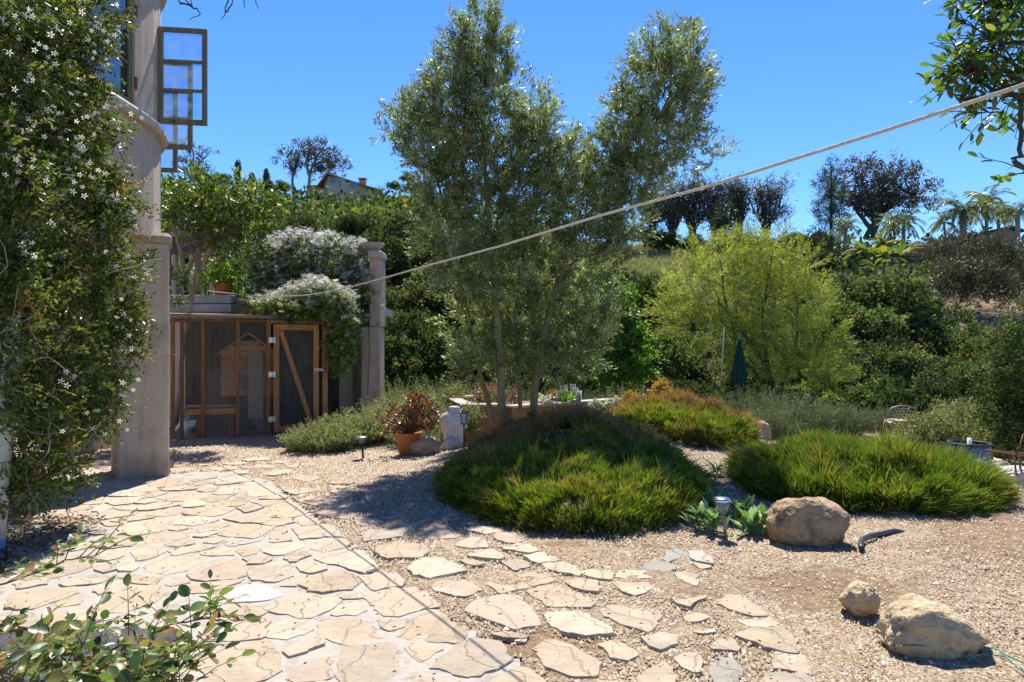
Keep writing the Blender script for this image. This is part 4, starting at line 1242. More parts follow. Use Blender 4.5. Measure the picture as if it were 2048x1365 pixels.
vine = empty('jasmine_vine', 'huge jasmine vine with star-shaped white flowers covering the house wall at the far left', 'vine')
rng = np.random.default_rng(41)
V, Fc, r, cc, td = crown_leaves(JB, 70000, .047, .019, rng, per=26, twig=.16, spread=.42, shell=.35, up=.1, jit=.7, noise_amp=.35, nscale=1.5)
# many leaves in the lower, drier part are brown
link('foliage', np_mesh('foliage', V, Fc, FO['jas'], rnd=r), vine, kind='stuff')
# long sprays reaching out
n = 130
bl = np.array(JB); bi = rng.integers(0, len(bl), n); dr = unit(rng.normal(size=(n, 3)) * [1, 1, .6] + [.8, -.5, .1])
st = bl[bi, :3] + dr * bl[bi, 3:] * .8
pp, dd, rr2 = [], [], []
stems = MB()
for i in range(n):
    L = rng.uniform(.15, .38); d = unit(dr[i] + rng.normal(size=3) * .4); pts = []
    p = st[i].copy()
    for k in range(9):
        p = p + d * L / 9; d = unit(d + np.array([0, 0, -.09]) + rng.normal(size=3) * .06); pts.append(p.copy())
        for s_ in (-1, 1):
            pp.append(p); q = np.cross(d, [0.2, .3, 1]) * s_; dd.append(unit(q + d * .7 + rng.normal(size=3) * .2)); rr2.append(.55 + .4 * rng.random())
    stems.tube([tuple(a) for a in pts[::2]], .002, 3)
V, Fc = leaf_arrays(np.array(pp), np.array(dd), .042 * (.7 + .5 * rng.random(len(pp))), .014, rng)
link('foliage', np_mesh('young_shoots', V, Fc, FO['jas'], rnd=np.array(rr2)), vine, kind='stuff')
for i in range(70):       # bare woody stems inside and hanging
    b = bl[rng.integers(0, len(bl))]; p = b[:3] + rng.normal(size=3) * b[3:] * .45; d = unit(rng.normal(size=3) * [.4, .6, 1] + [.1, 0, -.5]); pts = [p.copy()]
    for k in range(6): d = unit(d + rng.normal(size=3) * .22); p = p + d * .09; pts.append(p.copy())
    stems.tube([tuple(a) for a in pts], .004, 4)
for px0 in (55, 80, 120, 150):
    pts = [tuple(G(px0, 1040 - (px0 - 55) * .9, 0))]
    x, y = pts[0][0], pts[0][1]
    for k in range(1, 12): pts.append((x + rng.uniform(-.06, .06), y + rng.uniform(-.1, .1), k * .3))
    stems.tube(pts, taper(len(pts), .02, .009), 6)
stems.build('stem', M['bark_grey'], vine, kind='stuff')
# star flowers: the ones that show largest as single objects, bunched
fm = [flower_mesh(k, 1.0) for k in range(4)]
fpos, fn = [], []
fr = random.Random(8)
CL = [(20, 40), (60, 25), (100, 60), (85, 105), (20, 100), (150, 30), (190, 60), (205, 30), (60, 170), (15, 190), (95, 95), (150, 185), (175, 175), (110, 120), (130, 220), (90, 250), (60, 265), (165, 250), (200, 215), (215, 235), (145, 280), (170, 285), (120, 240), (30, 330), (90, 370), (205, 110), (215, 75), (180, 110), (230, 20),
      (245, 300), (250, 222), (180, 320), (215, 330), (150, 300), (160, 345), (180, 370), (210, 375), (160, 380), (240, 390), (270, 420), (255, 470), (230, 500), (250, 515), (275, 545), (100, 430), (30, 360), (60, 320), (240, 620), (235, 640), (135, 745), (145, 740), (120, 775), (280, 700), (270, 730), (255, 770), (205, 815), (180, 830), (140, 880), (205, 870), (245, 840), (125, 825), (265, 615), (60, 480), (70, 510)]
for (a, b) in CL:
    for k in range(fr.choice([2, 3, 4, 5]) if b < 600 else fr.choice([1, 1, 2, 3])):
        px = a + fr.gauss(0, 13); py = b + fr.gauss(0, 13)
        aa = (1024 - px) / F; Y = (3.42 + fr.uniform(-.12, .12)) / max(aa, .3)
        fpos.append(P(px, py, Y)); fn.append((.35 + fr.gauss(0, .5), -1 + fr.gauss(0, .3), .3 + fr.gauss(0, .5)))
for i in range(min(len(fpos), 270)):
    o = link('flower', fm[i % 4], vine, loc=tuple(fpos[i]))
    s = fr.uniform(.019, .030); o.scale = (s, s, s)
    o.rotation_euler = Vector(fn[i]).to_track_quat('Z', 'Y').to_euler()
sel = rng.choice(len(cc), 2600)
hi = sel[(cc[sel, 2] > 2.6) & (fbm(cc[sel], 2.4, 3, 2) > .06) | (rng.random(2600) < .05)]
flowers_mass(cc[hi] + td[hi] * .12, np.tile([.3, -1, .4], (len(hi), 1)) + td[hi], .023, rng, 'small_flowers', vine, FO['petal'])
sel = rng.choice(len(cc), 260)
flowers_mass(cc[sel] + td[sel] * .10, td[sel], .02, rng, 'faded_flowers', vine, FO['petal_old'])

FO['jas2'] = foliage('jasmine_leaf_lime', [(0, (.04, .07, .012)), (.5, (.14, .21, .035)), (1, (.30, .38, .08))], trans=.42, rough=.4)
def jasmine_bush(name, label, blobs, n, nfl, seed, L=.055, fsize=.052, top_only=.35, fm_=None):
    rng = np.random.default_rng(seed)
    root = empty(name, label, 'shrub')
    V, Fc, r, cc, td = crown_leaves(blobs, n, L, L * .45, rng, per=24, twig=.16, spread=.5, shell=.55, up=.25, jit=.7, noise_amp=.3, nscale=1.6)
    link('foliage', np_mesh('foliage', V, Fc, fm_ or FO['jas_far'], rnd=r), root, kind='stuff')
    k = rng.choice(len(cc), nfl, p=(lambda q: q / q.sum())(np.clip(td[:, 2] + .5, .05, 2) ** 2 * np.clip(1 - td[:, 1], .2, 2)))
    hz = (cc[k, 2] - cc[:, 2].min()) / (cc[:, 2].max() - cc[:, 2].min())
    keep = rng.random(nfl) < (top_only + (1 - top_only) * np.clip(hz * 1.5 - .35, 0, 1))
    k = k[keep]
    p = cc[k] + td[k] * .20 + rng.normal(size=(len(k), 3)) * .04
    flowers_mass(p, np.tile([0, -.6, .9], (len(k), 1)), fsize, rng, 'flowers', root, FO['petal'])
    k2 = rng.choice(len(cc), nfl // 6)
    flowers_mass(cc[k2] + td[k2] * .13, np.tile([0, -.8, .5], (len(k2), 1)), fsize * .9, rng, 'faded_flowers', root, FO['petal_old'])
    return root
B1 = pxblobs([(520, 520, 40, 35), (560, 525, 50, 40), (610, 520, 55, 38), (665, 525, 50, 36), (715, 530, 32, 34), (530, 570, 35, 45), (580, 580, 50, 50), (640, 580, 50, 55), (700, 590, 38, 50), (728, 590, 20, 45), (725, 630, 18, 30), (540, 610, 40, 35), (712, 560, 30, 40), (600, 495, 30, 16), (660, 500, 25, 16), (545, 500, 30, 18)], 14.2, .8, .15, 1)
jasmine_bush('jasmine_bush', 'wide white-flowered jasmine bush draped over the terrace railing beside the tall pillar', B1, 40000, 4600, 51, top_only=.16)
B2 = pxblobs([(560, 618, 45, 14), (605, 608, 45, 20), (645, 600, 38, 24), (600, 622, 55, 12), (672, 618, 30, 28), (688, 650, 22, 34), (685, 690, 22, 34), (680, 722, 18, 24), (630, 585, 26, 14)], 12.95, .8, .1, 2)
jasmine_bush('jasmine_bush', 'lower jasmine bush spilling over the roof and right side of the chicken coop', B2, 26000, 1700, 52, top_only=.05, fm_=FO['jas2'])

# ------------------------------------------------------------ central multi-stemmed tree
TY = 10.0
OL = [(955, 50, 38, 35), (985, 95, 48, 45), (940, 110, 30, 45), (965, 150, 60, 50), (900, 160, 40, 50), (900, 210, 65, 55), (995, 190, 45, 45), (860, 240, 50, 45), (810, 240, 38, 40), (795, 265, 22, 40), (985, 240, 60, 60), (920, 290, 80, 60), (860, 310, 55, 55), (1075, 245, 32, 50), (1060, 300, 50, 50), (1105, 290, 36, 45), (960, 340, 80, 60), (890, 380, 60, 60), (1040, 370, 65, 55), (980, 430, 85, 60), (890, 460, 50, 65), (1100, 380, 55, 55), (1080, 460, 70, 60), (1160, 400, 50, 60), (1000, 530, 80, 65), (920, 560, 60, 65), (1090, 560, 70, 70), (1170, 500, 60, 75), (1180, 600, 55, 70), (950, 640, 60, 60), (1040, 640, 80, 65), (1130, 660, 75, 60), (1000, 710, 70, 45), (950, 730, 50, 35), (1100, 720, 75, 45), (1170, 690, 45, 50),
      (1345, 95, 22, 35), (1300, 110, 22, 38), (1375, 120, 30, 45), (1340, 160, 55, 50), (1390, 190, 30, 50), (1275, 170, 26, 45), (1310, 220, 60, 50), (1370, 240, 42, 50), (1245, 235, 32, 50), (1260, 290, 50, 50), (1320, 300, 60, 45), (1390, 300, 40, 28), (1425, 315, 24, 14), (1215, 300, 30, 30), (1240, 350, 55, 50), (1290, 360, 50, 45), (1200, 370, 45, 45), (1220, 430, 55, 55), (1265, 430, 35, 50), (1150, 320, 30, 30), (1130, 340, 35, 35), (1230, 480, 40, 60)]
otree = empty('slender_tree', 'tall airy multi-stemmed tree with narrow grey-green leaves in the middle of the garden', 'tree')
rng = np.random.default_rng(61)
ob = pxblobs([(a, b, c, d, TY + (.25 if b > 560 else 0)) for a, b, c, d in OL], TY, 1.0, .3, 3)
V, Fc, r, cc, td = crown_leaves(ob, 165000, .078, .0175, rng, per=44, twig=.30, spread=.24, shell=.2, up=.75, jit=.35, noise_amp=.55, nscale=.9)
link('crown', np_mesh('crown', V, Fc, FO['olive'], rnd=r), otree, kind='stuff')
def trunk(pts, r0, r1, mb, wob=.02, seed=1, sub=4, n=8, P0=TY):
    rr_ = random.Random(seed)
    path = branch_path([P(*p) if len(p) == 3 else P(p[0], p[1], P0) for p in pts], sub, wob, rr_)
    mb.tube(path, taper(len(path), r0, r1), n)
    return path
tb = MB()
MAINS = [[(1006, 850, 9.9), (1000, 700, 9.95), (990, 600, 10), (982, 480, 10), (970, 330, 10), (962, 180, 10), (955, 60, 10)],
         [(1064, 830, 10.1), (1075, 740, 10.1), (1092, 650, 10.1), (1118, 560, 10.1), (1150, 470, 10.1), (1215, 380, 10), (1290, 290, 10), (1340, 190, 10), (1345, 90, 10)],
         [(1042, 835, 10.4), (1038, 740, 10.4), (1030, 640, 10.3), (1050, 480, 10.3), (1075, 330, 10.2), (1080, 220, 10.2)],
         [(988, 850, 10.2), (975, 800, 10.2), (945, 680, 10.2), (910, 520, 10.2), (880, 380, 10.1), (830, 260, 10.0)]]
RR = [(.066, .010), (.062, .010), (.036, .008), (.045, .008)]
for k, (mn_, (a, b)) in enumerate(zip(MAINS, RR)):
    t_ = MB(); path = trunk(mn_, a, b, t_, .012, k + 1)
    t_.build('trunk', M['bark_olive'], otree)
    rr_ = random.Random(k)
    for i in range(8, len(path) - 1, 1):
        for _ in range(3):
            q = Vector(cc[rr_.randrange(len(cc))])
            if (q - path[i]).length < 1.6 and q.z > path[i].z - .1:
                mid = path[i].lerp(q, .5) + Vector((0, 0, .08))
                tb.tube([path[i], mid, q], [b * 1.2, .006, .002], 4)
tb.build('branches', M['bark_olive'], otree, kind='stuff')

# ------------------------------------------------------------ general tree
def tree(name, label, cat, blobs, trunks, n, L, Wd, fmat, bark, seed, r0=.1, r1=.02, group=None, P0=None, **kw):
    rng = np.random.default_rng(seed)
    root = empty(name, label, cat, group=group)
    V, Fc, r, cc, td = crown_leaves(blobs, n, L, Wd, rng, **kw)
    link('crown', np_mesh('crown', V, Fc, fmat, rnd=r), root, kind='stuff')
    if trunks:
        mb = MB(); rr_ = random.Random(seed); br = MB()
        for t_ in trunks:
            path = branch_path([P(*p) if len(p) == 3 else P(p[0], p[1], P0) for p in t_], 3, .03, rr_)
            mb.tube(path, taper(len(path), r0, r1), 7)
            for i in range(len(path) // 3, len(path)):
                for _ in range(4):
                    q = Vector(cc[rr_.randrange(len(cc))])
                    d = (q - path[i]).length
                    if d < r0 * 26 and q.z > path[i].z - .05:
                        br.tube([path[i], path[i].lerp(q, .5) + Vector((0, 0, d * .07)), q], [r1 * 1.1, r1 * .7, r1 * .25], 4)
        mb.build('trunk', bark, root)
        if br.v: br.build('branches', bark, root, kind='stuff')
    return root
# broad-leaved small tree over the terrace
tb_ = pxblobs([(350, 400, 35, 35), (395, 385, 45, 35), (440, 385, 45, 30), (480, 400, 45, 30), (520, 400, 35, 22), (540, 425, 22, 22), (360, 440, 30, 35), (420, 430, 50, 35), (480, 440, 50, 35), (515, 455, 30, 30), (450, 480, 45, 35), (495, 490, 35, 35), (400, 470, 30, 25), (345, 580, 12, 30), (352, 560, 14, 22), (340, 380, 20, 20)], 12.4, 1.0, .3, 4)
tree('broadleaf_tree', 'small open tree with bright broad leaves and bare grey limbs above the coop', 'tree', tb_,
     [[(352, 850, 12.9), (362, 740, 12.9), (378, 640, 12.7), (392, 560, 12.6), (410, 520, 12.5), (450, 470, 12.4), (500, 420, 12.3)], [(385, 590, 12.6), (365, 520, 12.4), (345, 440, 12.3), (335, 380, 12.2)], [(392, 570, 12.6), (398, 480, 12.5), (405, 400, 12.4)], [(410, 520, 12.5), (450, 455, 12.4), (462, 380, 12.2)], [(375, 545, 12.6), (395, 500, 12.5), (430, 450, 12.4)]],
     5200, .125, .04, FO['shrubtree'], M['bark_grey'], 71, r0=.05, r1=.012, per=13, twig=.18, spread=.4, shell=.4, up=.5, jit=.8, noise_amp=.3)
# yellow-green feathery tree on the right
yb = pxblobs([(1490, 500, 45, 30), (1540, 490, 40, 32), (1400, 520, 40, 35), (1450, 530, 55, 40), (1530, 540, 60, 45), (1590, 540, 40, 40), (1370, 570, 45, 45), (1430, 590, 65, 50), (1500, 600, 70, 55), (1570, 600, 65, 50), (1625, 610, 35, 45), (1350, 620, 40, 45), (1400, 650, 60, 40), (1480, 670, 70, 45), (1560, 670, 70, 50), (1630, 680, 45, 45), (1660, 720, 30, 40), (1600, 740, 60, 35), (1520, 740, 60, 35), (1650, 760, 40, 30)], 16.5, 1.0, .6, 5)
tree('feathery_tree', 'wide yellow-green feathery tree with fine drooping sprays behind the closed umbrella', 'tree', yb,
     [[(1560, 830, 16.5), (1545, 760, 16.5), (1510, 700, 16.5), (1460, 630, 16.4), (1400, 570, 16.3)], [(1545, 800, 16.6), (1530, 700, 16.5), (1525, 620, 16.5), (1545, 500, 16.5)], [(1550, 780, 16.6), (1480, 720, 16.4), (1450, 600, 16.4), (1440, 520, 16.3)], [(1560, 790, 16.6), (1590, 700, 16.5), (1600, 600, 16.5)]],
     70000, .10, .013, FO['yellow'], M['bark_dark'], 72, r0=.06, r1=.014, per=40, twig=.42, spread=.22, shell=.45, up=.3, jit=.3, noise_amp=.6)
gb = pxblobs([(1240, 590, 22, 28), (1235, 640, 30, 32), (1250, 680, 35, 32), (1225, 710, 30, 30), (1270, 720, 40, 35), (1240, 745, 45, 25)], 18, 1.0, .3, 6)
tree('sapling', 'bright lime-green young tree just right of the slender tree', 'tree', gb, [[(1238, 790), (1240, 700), (1238, 600)]], 9000, .10, .07, FO['bright'], M['bark_grey'], 73, P0=18, r0=.05, r1=.012, per=16, twig=.25, spread=.6, up=.2, jit=.9)
# dark leafy shrub mass at the right edge
rb = pxblobs([(2030, 700, 30, 50), (2045, 760, 40, 60), (2020, 800, 40, 50), (2060, 840, 50, 60), (2010, 850, 35, 35), (2040, 640, 15, 30)], 9.6, 1.0, .3, 7)
tree('evergreen_shrub', 'dark glossy evergreen shrub cut off by the right edge, behind the rusty rods', 'shrub', rb, [[(2060, 930, 9.7), (2055, 800, 9.7), (2045, 680, 9.7)]], 15000, .055, .022, FO['oak'], M['bark_dark'], 74, r0=.04, r1=.01, per=22, twig=.2, spread=.5, up=.3, jit=.8)
# ------------------------------------------------------------ hillside oaks: five crowns, copied one by one
oak_src = []
for k in range(5):
    rng = np.random.default_rng(100 + k)
    bl = []
    for i in range(17):
        a = rng.random() * 6.28; rr_ = rng.random() ** .6 * .72; z = rng.uniform(.1, .75) - rr_ * .35
        s = rng.uniform(.22, .40)
        bl.append([math.cos(a) * rr_, math.sin(a) * rr_, z, s, s, s * .85])
    V, Fc, r, cc, td = crown_leaves(bl, 15000, .062, .040, rng, per=20, twig=.13, spread=.7, shell=.55, up=.35, jit=.9, noise_amp=.4, nscale=.8)
    me = np_mesh('crown', V, Fc, FO['oak'], rnd=r)
    tm = MB()
    rr_ = random.Random(k)
    for j in range(4):
        a = rr_.uniform(0, 6.28)
        tm.tube([(0, 0, -.9), (math.cos(a) * .08, math.sin(a) * .08, -.35), (math.cos(a) * .35, math.sin(a) * .35, .05), (math.cos(a) * .5, math.sin(a) * .5, .45)], [.06, .045, .03, .012], 5)
    oak_src.append((me, tm.mesh('trunk', M['bark_dark'])))
OG = {
    'a': ('oak_tree', 'dark green evergreen oak on the slope below the hilltop house, one of many alike', 'tree', 'evergreen oaks on the slope below the hilltop house'),
    'b': ('oak_tree', 'bushy evergreen oak in the ravine at the right, one of many alike', 'tree', 'evergreen oaks filling the ravine at the right'),
    'c': ('oak_tree', 'tall dark evergreen oak behind the slender tree and terrace pillar, one of several alike', 'tree', 'tall dark oaks just behind the garden'),
    'd': ('chaparral_shrub', 'small rounded chaparral shrub high on the far hillside, one of many alike', 'shrub', 'chaparral shrubs high on the far hillside')}
rgo = random.Random(77)
LM = [(560, 'behind the broadleaf tree over the coop'), (700, 'above the big jasmine bush'), (790, 'right beside the tall terrace pillar'), (900, 'left of the slender tree trunks'), (1080, 'behind the slender tree trunks'), (1215, 'behind the right side of the slender tree'), (1420, 'between the lime sapling and the feathery tree'), (1640, 'just above the feathery tree'), (1760, 'to the right of the feathery tree'), (1860, 'above the garden chair'), (1940, 'above the metal fire ring'), (2100, 'next to the right edge of the picture')]
def where(px, py):
    lv = 'high up' if py < 570 else ('at mid height' if py < 690 else ('low down' if py < 780 else 'lowest'))
    return lv + ' ' + next(t for a, t in LM if px < a)
def put_oak(x, y, z, s, key, sz=1.0, k=None, lab=None):
    k = rgo.randrange(5) if k is None else k
    nm, lb, ct, gp = OG[key]
    root = empty(nm, lab or lb, ct, (x, y, z), group=gp)
    rz = rgo.uniform(0, 6.28)
    for me, n_ in ((oak_src[k][0], 'crown'), (oak_src[k][1], 'trunk')):
        o = link(n_, me, root)
        o.scale = (s, s, s * sz); o.rotation_euler = (0, 0, rz)
        if n_ == 'crown': o['kind'] = 'stuff'
def skyrow(px): return np.interp(px, CRX, CRY)
count = 0
# near belt behind the garden, rows of crowns seen over the hedges
NEAR = [(800, 520, 27, 2.6, 'c'), (870, 560, 24, 2.2, 'c'), (780, 620, 23, 1.9, 'c'), (840, 660, 21, 1.6, 'c'), (900, 500, 34, 2.8, 'c'), (960, 560, 25, 2.2, 'c'), (1040, 580, 25, 2.2, 'c'), (1120, 560, 26, 2.2, 'c'), (1180, 620, 23, 1.7, 'c'), (1290, 590, 28, 2.2, 'c'), (1300, 690, 23, 1.6, 'c'), (880, 700, 20, 1.3, 'c'), (790, 700, 19, 1.2, 'c'), (970, 690, 21, 1.4, 'c'), (1080, 700, 21, 1.4, 'c'),
                            (730, 510, 36, 2.5, 'a'), (650, 520, 36, 2.5, 'a'), (580, 490, 38, 2.6, 'a'), (540, 530, 30, 2.2, 'a'), (830, 500, 40, 2.6, 'a'), (480, 470, 40, 2.6, 'a'),
                            (1700, 640, 27, 2.3, 'b'), (1760, 600, 32, 2.8, 'b'), (1830, 690, 30, 2.8, 'b'), (1740, 700, 26, 2.2, 'b'), (1900, 680, 30, 1.9, 'b'), (1960, 720, 26, 1.8, 'b'), (1980, 680, 34, 1.7, 'b'), (1640, 590, 36, 2.4, 'b'), (1690, 590, 42, 2.6, 'b'), (1790, 620, 40, 2.3, 'b'), (1850, 640, 38, 2.6, 'b'),
                            (1740, 800, 17, 1.25, 'b'), (1800, 790, 18, 1.3, 'b'), (1870, 790, 17, 1.25, 'b'), (1940, 800, 16, 1.25, 'b'), (1690, 740, 21, 1.6, 'b'), (1820, 730, 22, 1.6, 'b'), (1900, 750, 20, 1.4, 'b'), (1970, 770, 18, 1.3, 'b'), (2030, 760, 17, 1.2, 'b'), (1960, 850, 12.5, .75, 'b'), (1900, 850, 13, .75, 'b'), (1860, 810, 15, 1.0, 'b'), (2010, 740, 24, 1.6, 'b'),
                            (1290, 610, 42, 1.9, 'b'), (1350, 620, 40, 1.9, 'b'), (1620, 520, 62, 2.2, 'b'), (1560, 520, 66, 2.3, 'b')]
wl = [where(a, b) for a, b, *_ in NEAR]
for n_i, (px, py, Y, s, key) in enumerate(NEAR):
    same = sorted(((NEAR[q][0], NEAR[q][1]), q) for q in range(len(NEAR)) if wl[q] == wl[n_i]); rk = [q for _, q in same].index(n_i)
    pre = '' if len(same) == 1 else (['left', 'right'] if len(same) == 2 else ['leftmost', 'middle', 'rightmost'] if len(same) == 3 else ['leftmost', 'second', 'third', 'rightmost', 'extra'])[rk] + ' '
    lbl = pre + 'evergreen oak crown ' + wl[n_i]
    p = P(px, py, Y); put_oak(p[0], Y, p[2] - s * .4, s, key, rgo.uniform(.8, 1.0), lab=lbl); count += 1
placed = []
tries = 0
while count < 270 and tries < 6000:
    tries += 1
    Y = 30 * (160 / 30) ** (rgo.random() ** .8); px = rgo.uniform(-60, 2200)
    if px > 1500 and rgo.random() < .3: continue
    D = np.interp(px, DX, DY)
    if Y > D - 2: continue
    if 1150 < px < 1480 and Y > 48: continue
    if 1640 < px < 1860 and Y > 40: continue
    if px > 1850 and 32 < Y < 56: continue
    if 570 < px < 900 and Y > 100: continue
    x = (px - 1024) / F * Y; s = rgo.uniform(1.4, 2.5) if Y < 80 else rgo.uniform(1.7, 3.2)
    if any((x - a) ** 2 + (Y - b) ** 2 < (.85 * (s + c)) ** 2 * .5 for a, b, c in placed): continue
    z = gz1(x, Y)
    top = EYE + (HOR - skyrow(px) - (4 if not 580 < px < 780 else 10)) / F * Y
    zc = z + s * .35
    if zc + s * 1.22 > top: zc = top - s * 1.22
    placed.append((x, Y, s))
    key = 'd' if Y > 95 else ('a' if px < 1150 else 'b')
    put_oak(x, Y, zc, s, key); count += 1

# undergrowth on the far slopes: one mass
rng = np.random.default_rng(7)
m = 27000
Yv = 26 * (165 / 26) ** rng.random(m); pxv = rng.uniform(-100, 2200, m)
Dv = np.interp(pxv, DX, DY)
ok = (Yv < Dv + 3) & ~((pxv > 1150) & (pxv < 1500) & (Yv > 58)) & ~((pxv > 1850) & (Yv > 33) & (Yv < 58) & (rng.random(m) < .93))
Yv, pxv = Yv[ok], pxv[ok]; X = (pxv - 1024) / F * Yv
k = len(X)
base = np.stack([X, Yv, gz(X, Yv) + .25 * Yv / 60], 1)
base = np.repeat(base, 3, 0) + rng.normal(size=(k * 3, 3)) * (np.repeat(Yv, 3) / 130)[:, None]
L = .009 * np.repeat(Yv, 3)
V, Fc = leaf_arrays(base, rng.normal(size=(k * 3, 3)) + [0, 0, .6], L, L * .6, rng)
link('undergrowth', np_mesh('undergrowth', V, Fc, FO['oak'], rnd=rng.random(k * 3)), kind='stuff', label='dense low scrub covering the far hillsides', cat='scrub')
# bright ground cover below the hilltop house
m = 9000
pxv = rng.uniform(655, 860, m); Yv = rng.uniform(116, 152, m); X = (pxv - 1024) / F * Yv
base = np.stack([X, Yv, gz(X, Yv) + .2 + .6 * fbm(np.stack([X, Yv, X * 0], 1), .16, 2, 3)], 1) + rng.normal(size=(m, 3)) * .25
V, Fc = leaf_arrays(base, rng.normal(size=(m, 3)), 1.0, .6, rng)
link('ground_cover', np_mesh('ground_cover', V, Fc, FO['cover'], rnd=np.clip(.5 + .35 * fbm(base, .12, 5, 2) + rng.normal(size=m) * .15, 0, 1)), kind='stuff', label='lime and yellow ground cover on the bank below the hilltop house', cat='ground cover')
# meadow grass on the right-hand crest
m = 17000
pxv = rng.uniform(1160, 1500, m); Yv = rng.uniform(60, 96, m); X = (pxv - 1024) / F * Yv
base = np.stack([X, Yv, gz(X, Yv)], 1)
V, Fc = leaf_arrays(base, rng.normal(size=(m, 3)) * .5 + [0, 0, 1], .75, .10, rng)
FO['meadow'] = foliage('meadow_blade', [(0, (.13, .18, .06)), (.6, (.26, .27, .12)), (.9, (.36, .32, .18)), (1, (.34, .24, .30))], trans=.3)
link('meadow_grass', np_mesh('meadow_grass', V, Fc, FO['meadow'], rnd=rng.random(m)), kind='stuff', label='pale dry meadow grass on the open crest at the right of the slender tree', cat='grass')

# ------------------------------------------------------------ skyline trees
def sky_tree(name, label, lst, trunks, Y, n, L, Wd, fm_, bark, seed, r0, r1, **kw):
    kw.setdefault('per', 22); kw.setdefault('spread', .6); kw.setdefault('jit', .8)
    return tree(name, label, 'tree', pxblobs(lst, Y, 1.0, Y * .006, seed), trunks, n, L, Wd, fm_, bark, seed, r0=r0, r1=r1, P0=Y, **kw)
# row of dark gum trees on the crest: built one by one, each its own crown
ROW = [(1305, 390, 470, 30), (1345, 370, 490, 36), (1385, 372, 488, 34), (1430, 370, 486, 34), (1478, 368, 478, 28), (1532, 368, 480, 42)]
rl = ['leftmost of the row, half hidden by the slender tree', 'second from the left, fan-shaped', 'third from the left, crossed by the rope', 'fourth from the left in the row', 'narrow one, fifth from the left behind a small pine', 'rightmost and widest of the row']
for i, (cx_, top, bot, hw) in enumerate(ROW):
    rr_ = random.Random(i + 5)
    bl = [(cx_ + rr_.uniform(-.6, .6) * hw, top + 10 + rr_.uniform(0, 62), hw * rr_.uniform(.28, .45), rr_.uniform(8, 13)) for _ in range(9)] + [(cx_, top + 14, hw * .4, 14)]
    tr = []
    for j in range(7):
        dx = (j - 3) / 3 * hw * .8
        tr.append([(cx_ + dx * .08, bot + 6), (cx_ + dx * .25, bot - 30), (cx_ + dx * .75, top + 55), (cx_ + dx, top + 22)])
    sky_tree('eucalyptus_tree', 'dark eucalyptus on the right-hand crest, ' + rl[i], bl, tr, 88, 3300, .40, .11, FO['brown'], M['bark_dark'], 200 + i, .15, .05, twig=1.3, up=.7)
for (cx_, cy_, rx, ry, lb) in [(1450, 440, 24, 34, 'small green pine in front of the eucalyptus row'), ]:
    sky_tree('pine_tree', lb, [(cx_, cy_ - 12, rx * .5, ry * .5), (cx_ - 8, cy_ + 12, rx * .8, ry * .5), (cx_ + 10, cy_ + 18, rx * .7, ry * .5)], [[(cx_, cy_ + 50), (cx_, cy_ - 20)]], 84, 3000, .4, .1, FO['pine'], M['bark_dark'], 230, .15, .05, twig=.8)
for i, (px, py, rx, ry, Y) in enumerate([(1320, 478, 40, 14, 86), (1385, 484, 40, 14, 86), (1450, 482, 35, 16, 85), (1500, 484, 40, 16, 84), (1580, 480, 40, 26, 78), (1640, 480, 40, 24, 76), (1290, 470, 30, 20, 86), (1545, 490, 40, 18, 80)]):
    p = P(px, py, Y); put_oak(p[0], Y, p[2] - rx / F * Y * .3, rx / F * Y * 1.05, 'b', .7)
# big brown-purple tree and pine
sky_tree('eucalyptus_tree', 'big round dark brown-crowned tree between the pine and the palms on the skyline',
         [(1720, 335, 24, 22), (1745, 350, 34, 26), (1780, 345, 34, 26), (1700, 370, 30, 28), (1740, 385, 45, 30), (1790, 375, 40, 30), (1820, 360, 28, 24), (1850, 370, 22, 24), (1835, 395, 32, 26), (1790, 410, 45, 24), (1740, 415, 42, 22), (1700, 410, 28, 24), (1850, 405, 20, 20), (1680, 390, 20, 20)],
         [[(1745, 480), (1748, 440), (1740, 400), (1720, 350)], [(1745, 470), (1765, 425), (1790, 380)], [(1730, 478), (1755, 430), (1820, 390)], [(1745, 460), (1715, 425), (1695, 390)]], 74, 9500, .36, .12, FO['brown'], M['bark_dark'], 240, .28, .08, twig=.8, up=.5)
sky_tree('pine_tree', 'tall blue-green pine at the left of the big brown tree on the right skyline', [(1662, 335, 12, 12), (1665, 352, 20, 16), (1655, 375, 22, 18), (1672, 392, 22, 18), (1650, 415, 20, 18), (1665, 438, 26, 20), (1655, 462, 28, 18)], [[(1662, 500), (1662, 330)]], 70, 8000, .32, .05, FO['pine'], M['bark_dark'], 241, .2, .06, twig=.6, up=.4)
# left skyline
sky_tree('eucalyptus_tree', 'thin see-through gum tree left of the pair above the hilltop house', [(578, 315, 16, 14), (600, 305, 14, 14), (590, 330, 16, 14), (562, 325, 11, 8), (605, 322, 12, 12)], [[(588, 400), (586, 345), (575, 315)], [(587, 350), (598, 305)]], 172, 1500, .62, .22, FO['euc'], M['bark_grey'], 250, .42, .16, twig=1.2)
sky_tree('eucalyptus_tree', 'taller spreading gum tree right behind the hilltop house roof', [(620, 300, 14, 12), (632, 290, 14, 10), (650, 300, 20, 14), (662, 318, 18, 14), (645, 325, 16, 16), (672, 335, 18, 14), (655, 345, 22, 12), (690, 340, 10, 14), (640, 350, 22, 12)], [[(616, 400), (620, 345), (632, 315), (645, 295)], [(618, 350), (612, 325), (618, 300)], [(625, 330), (655, 320), (670, 330)]], 172, 3000, .62, .24, FO['euc'], M['bark_grey'], 251, .42, .16, twig=1.3)
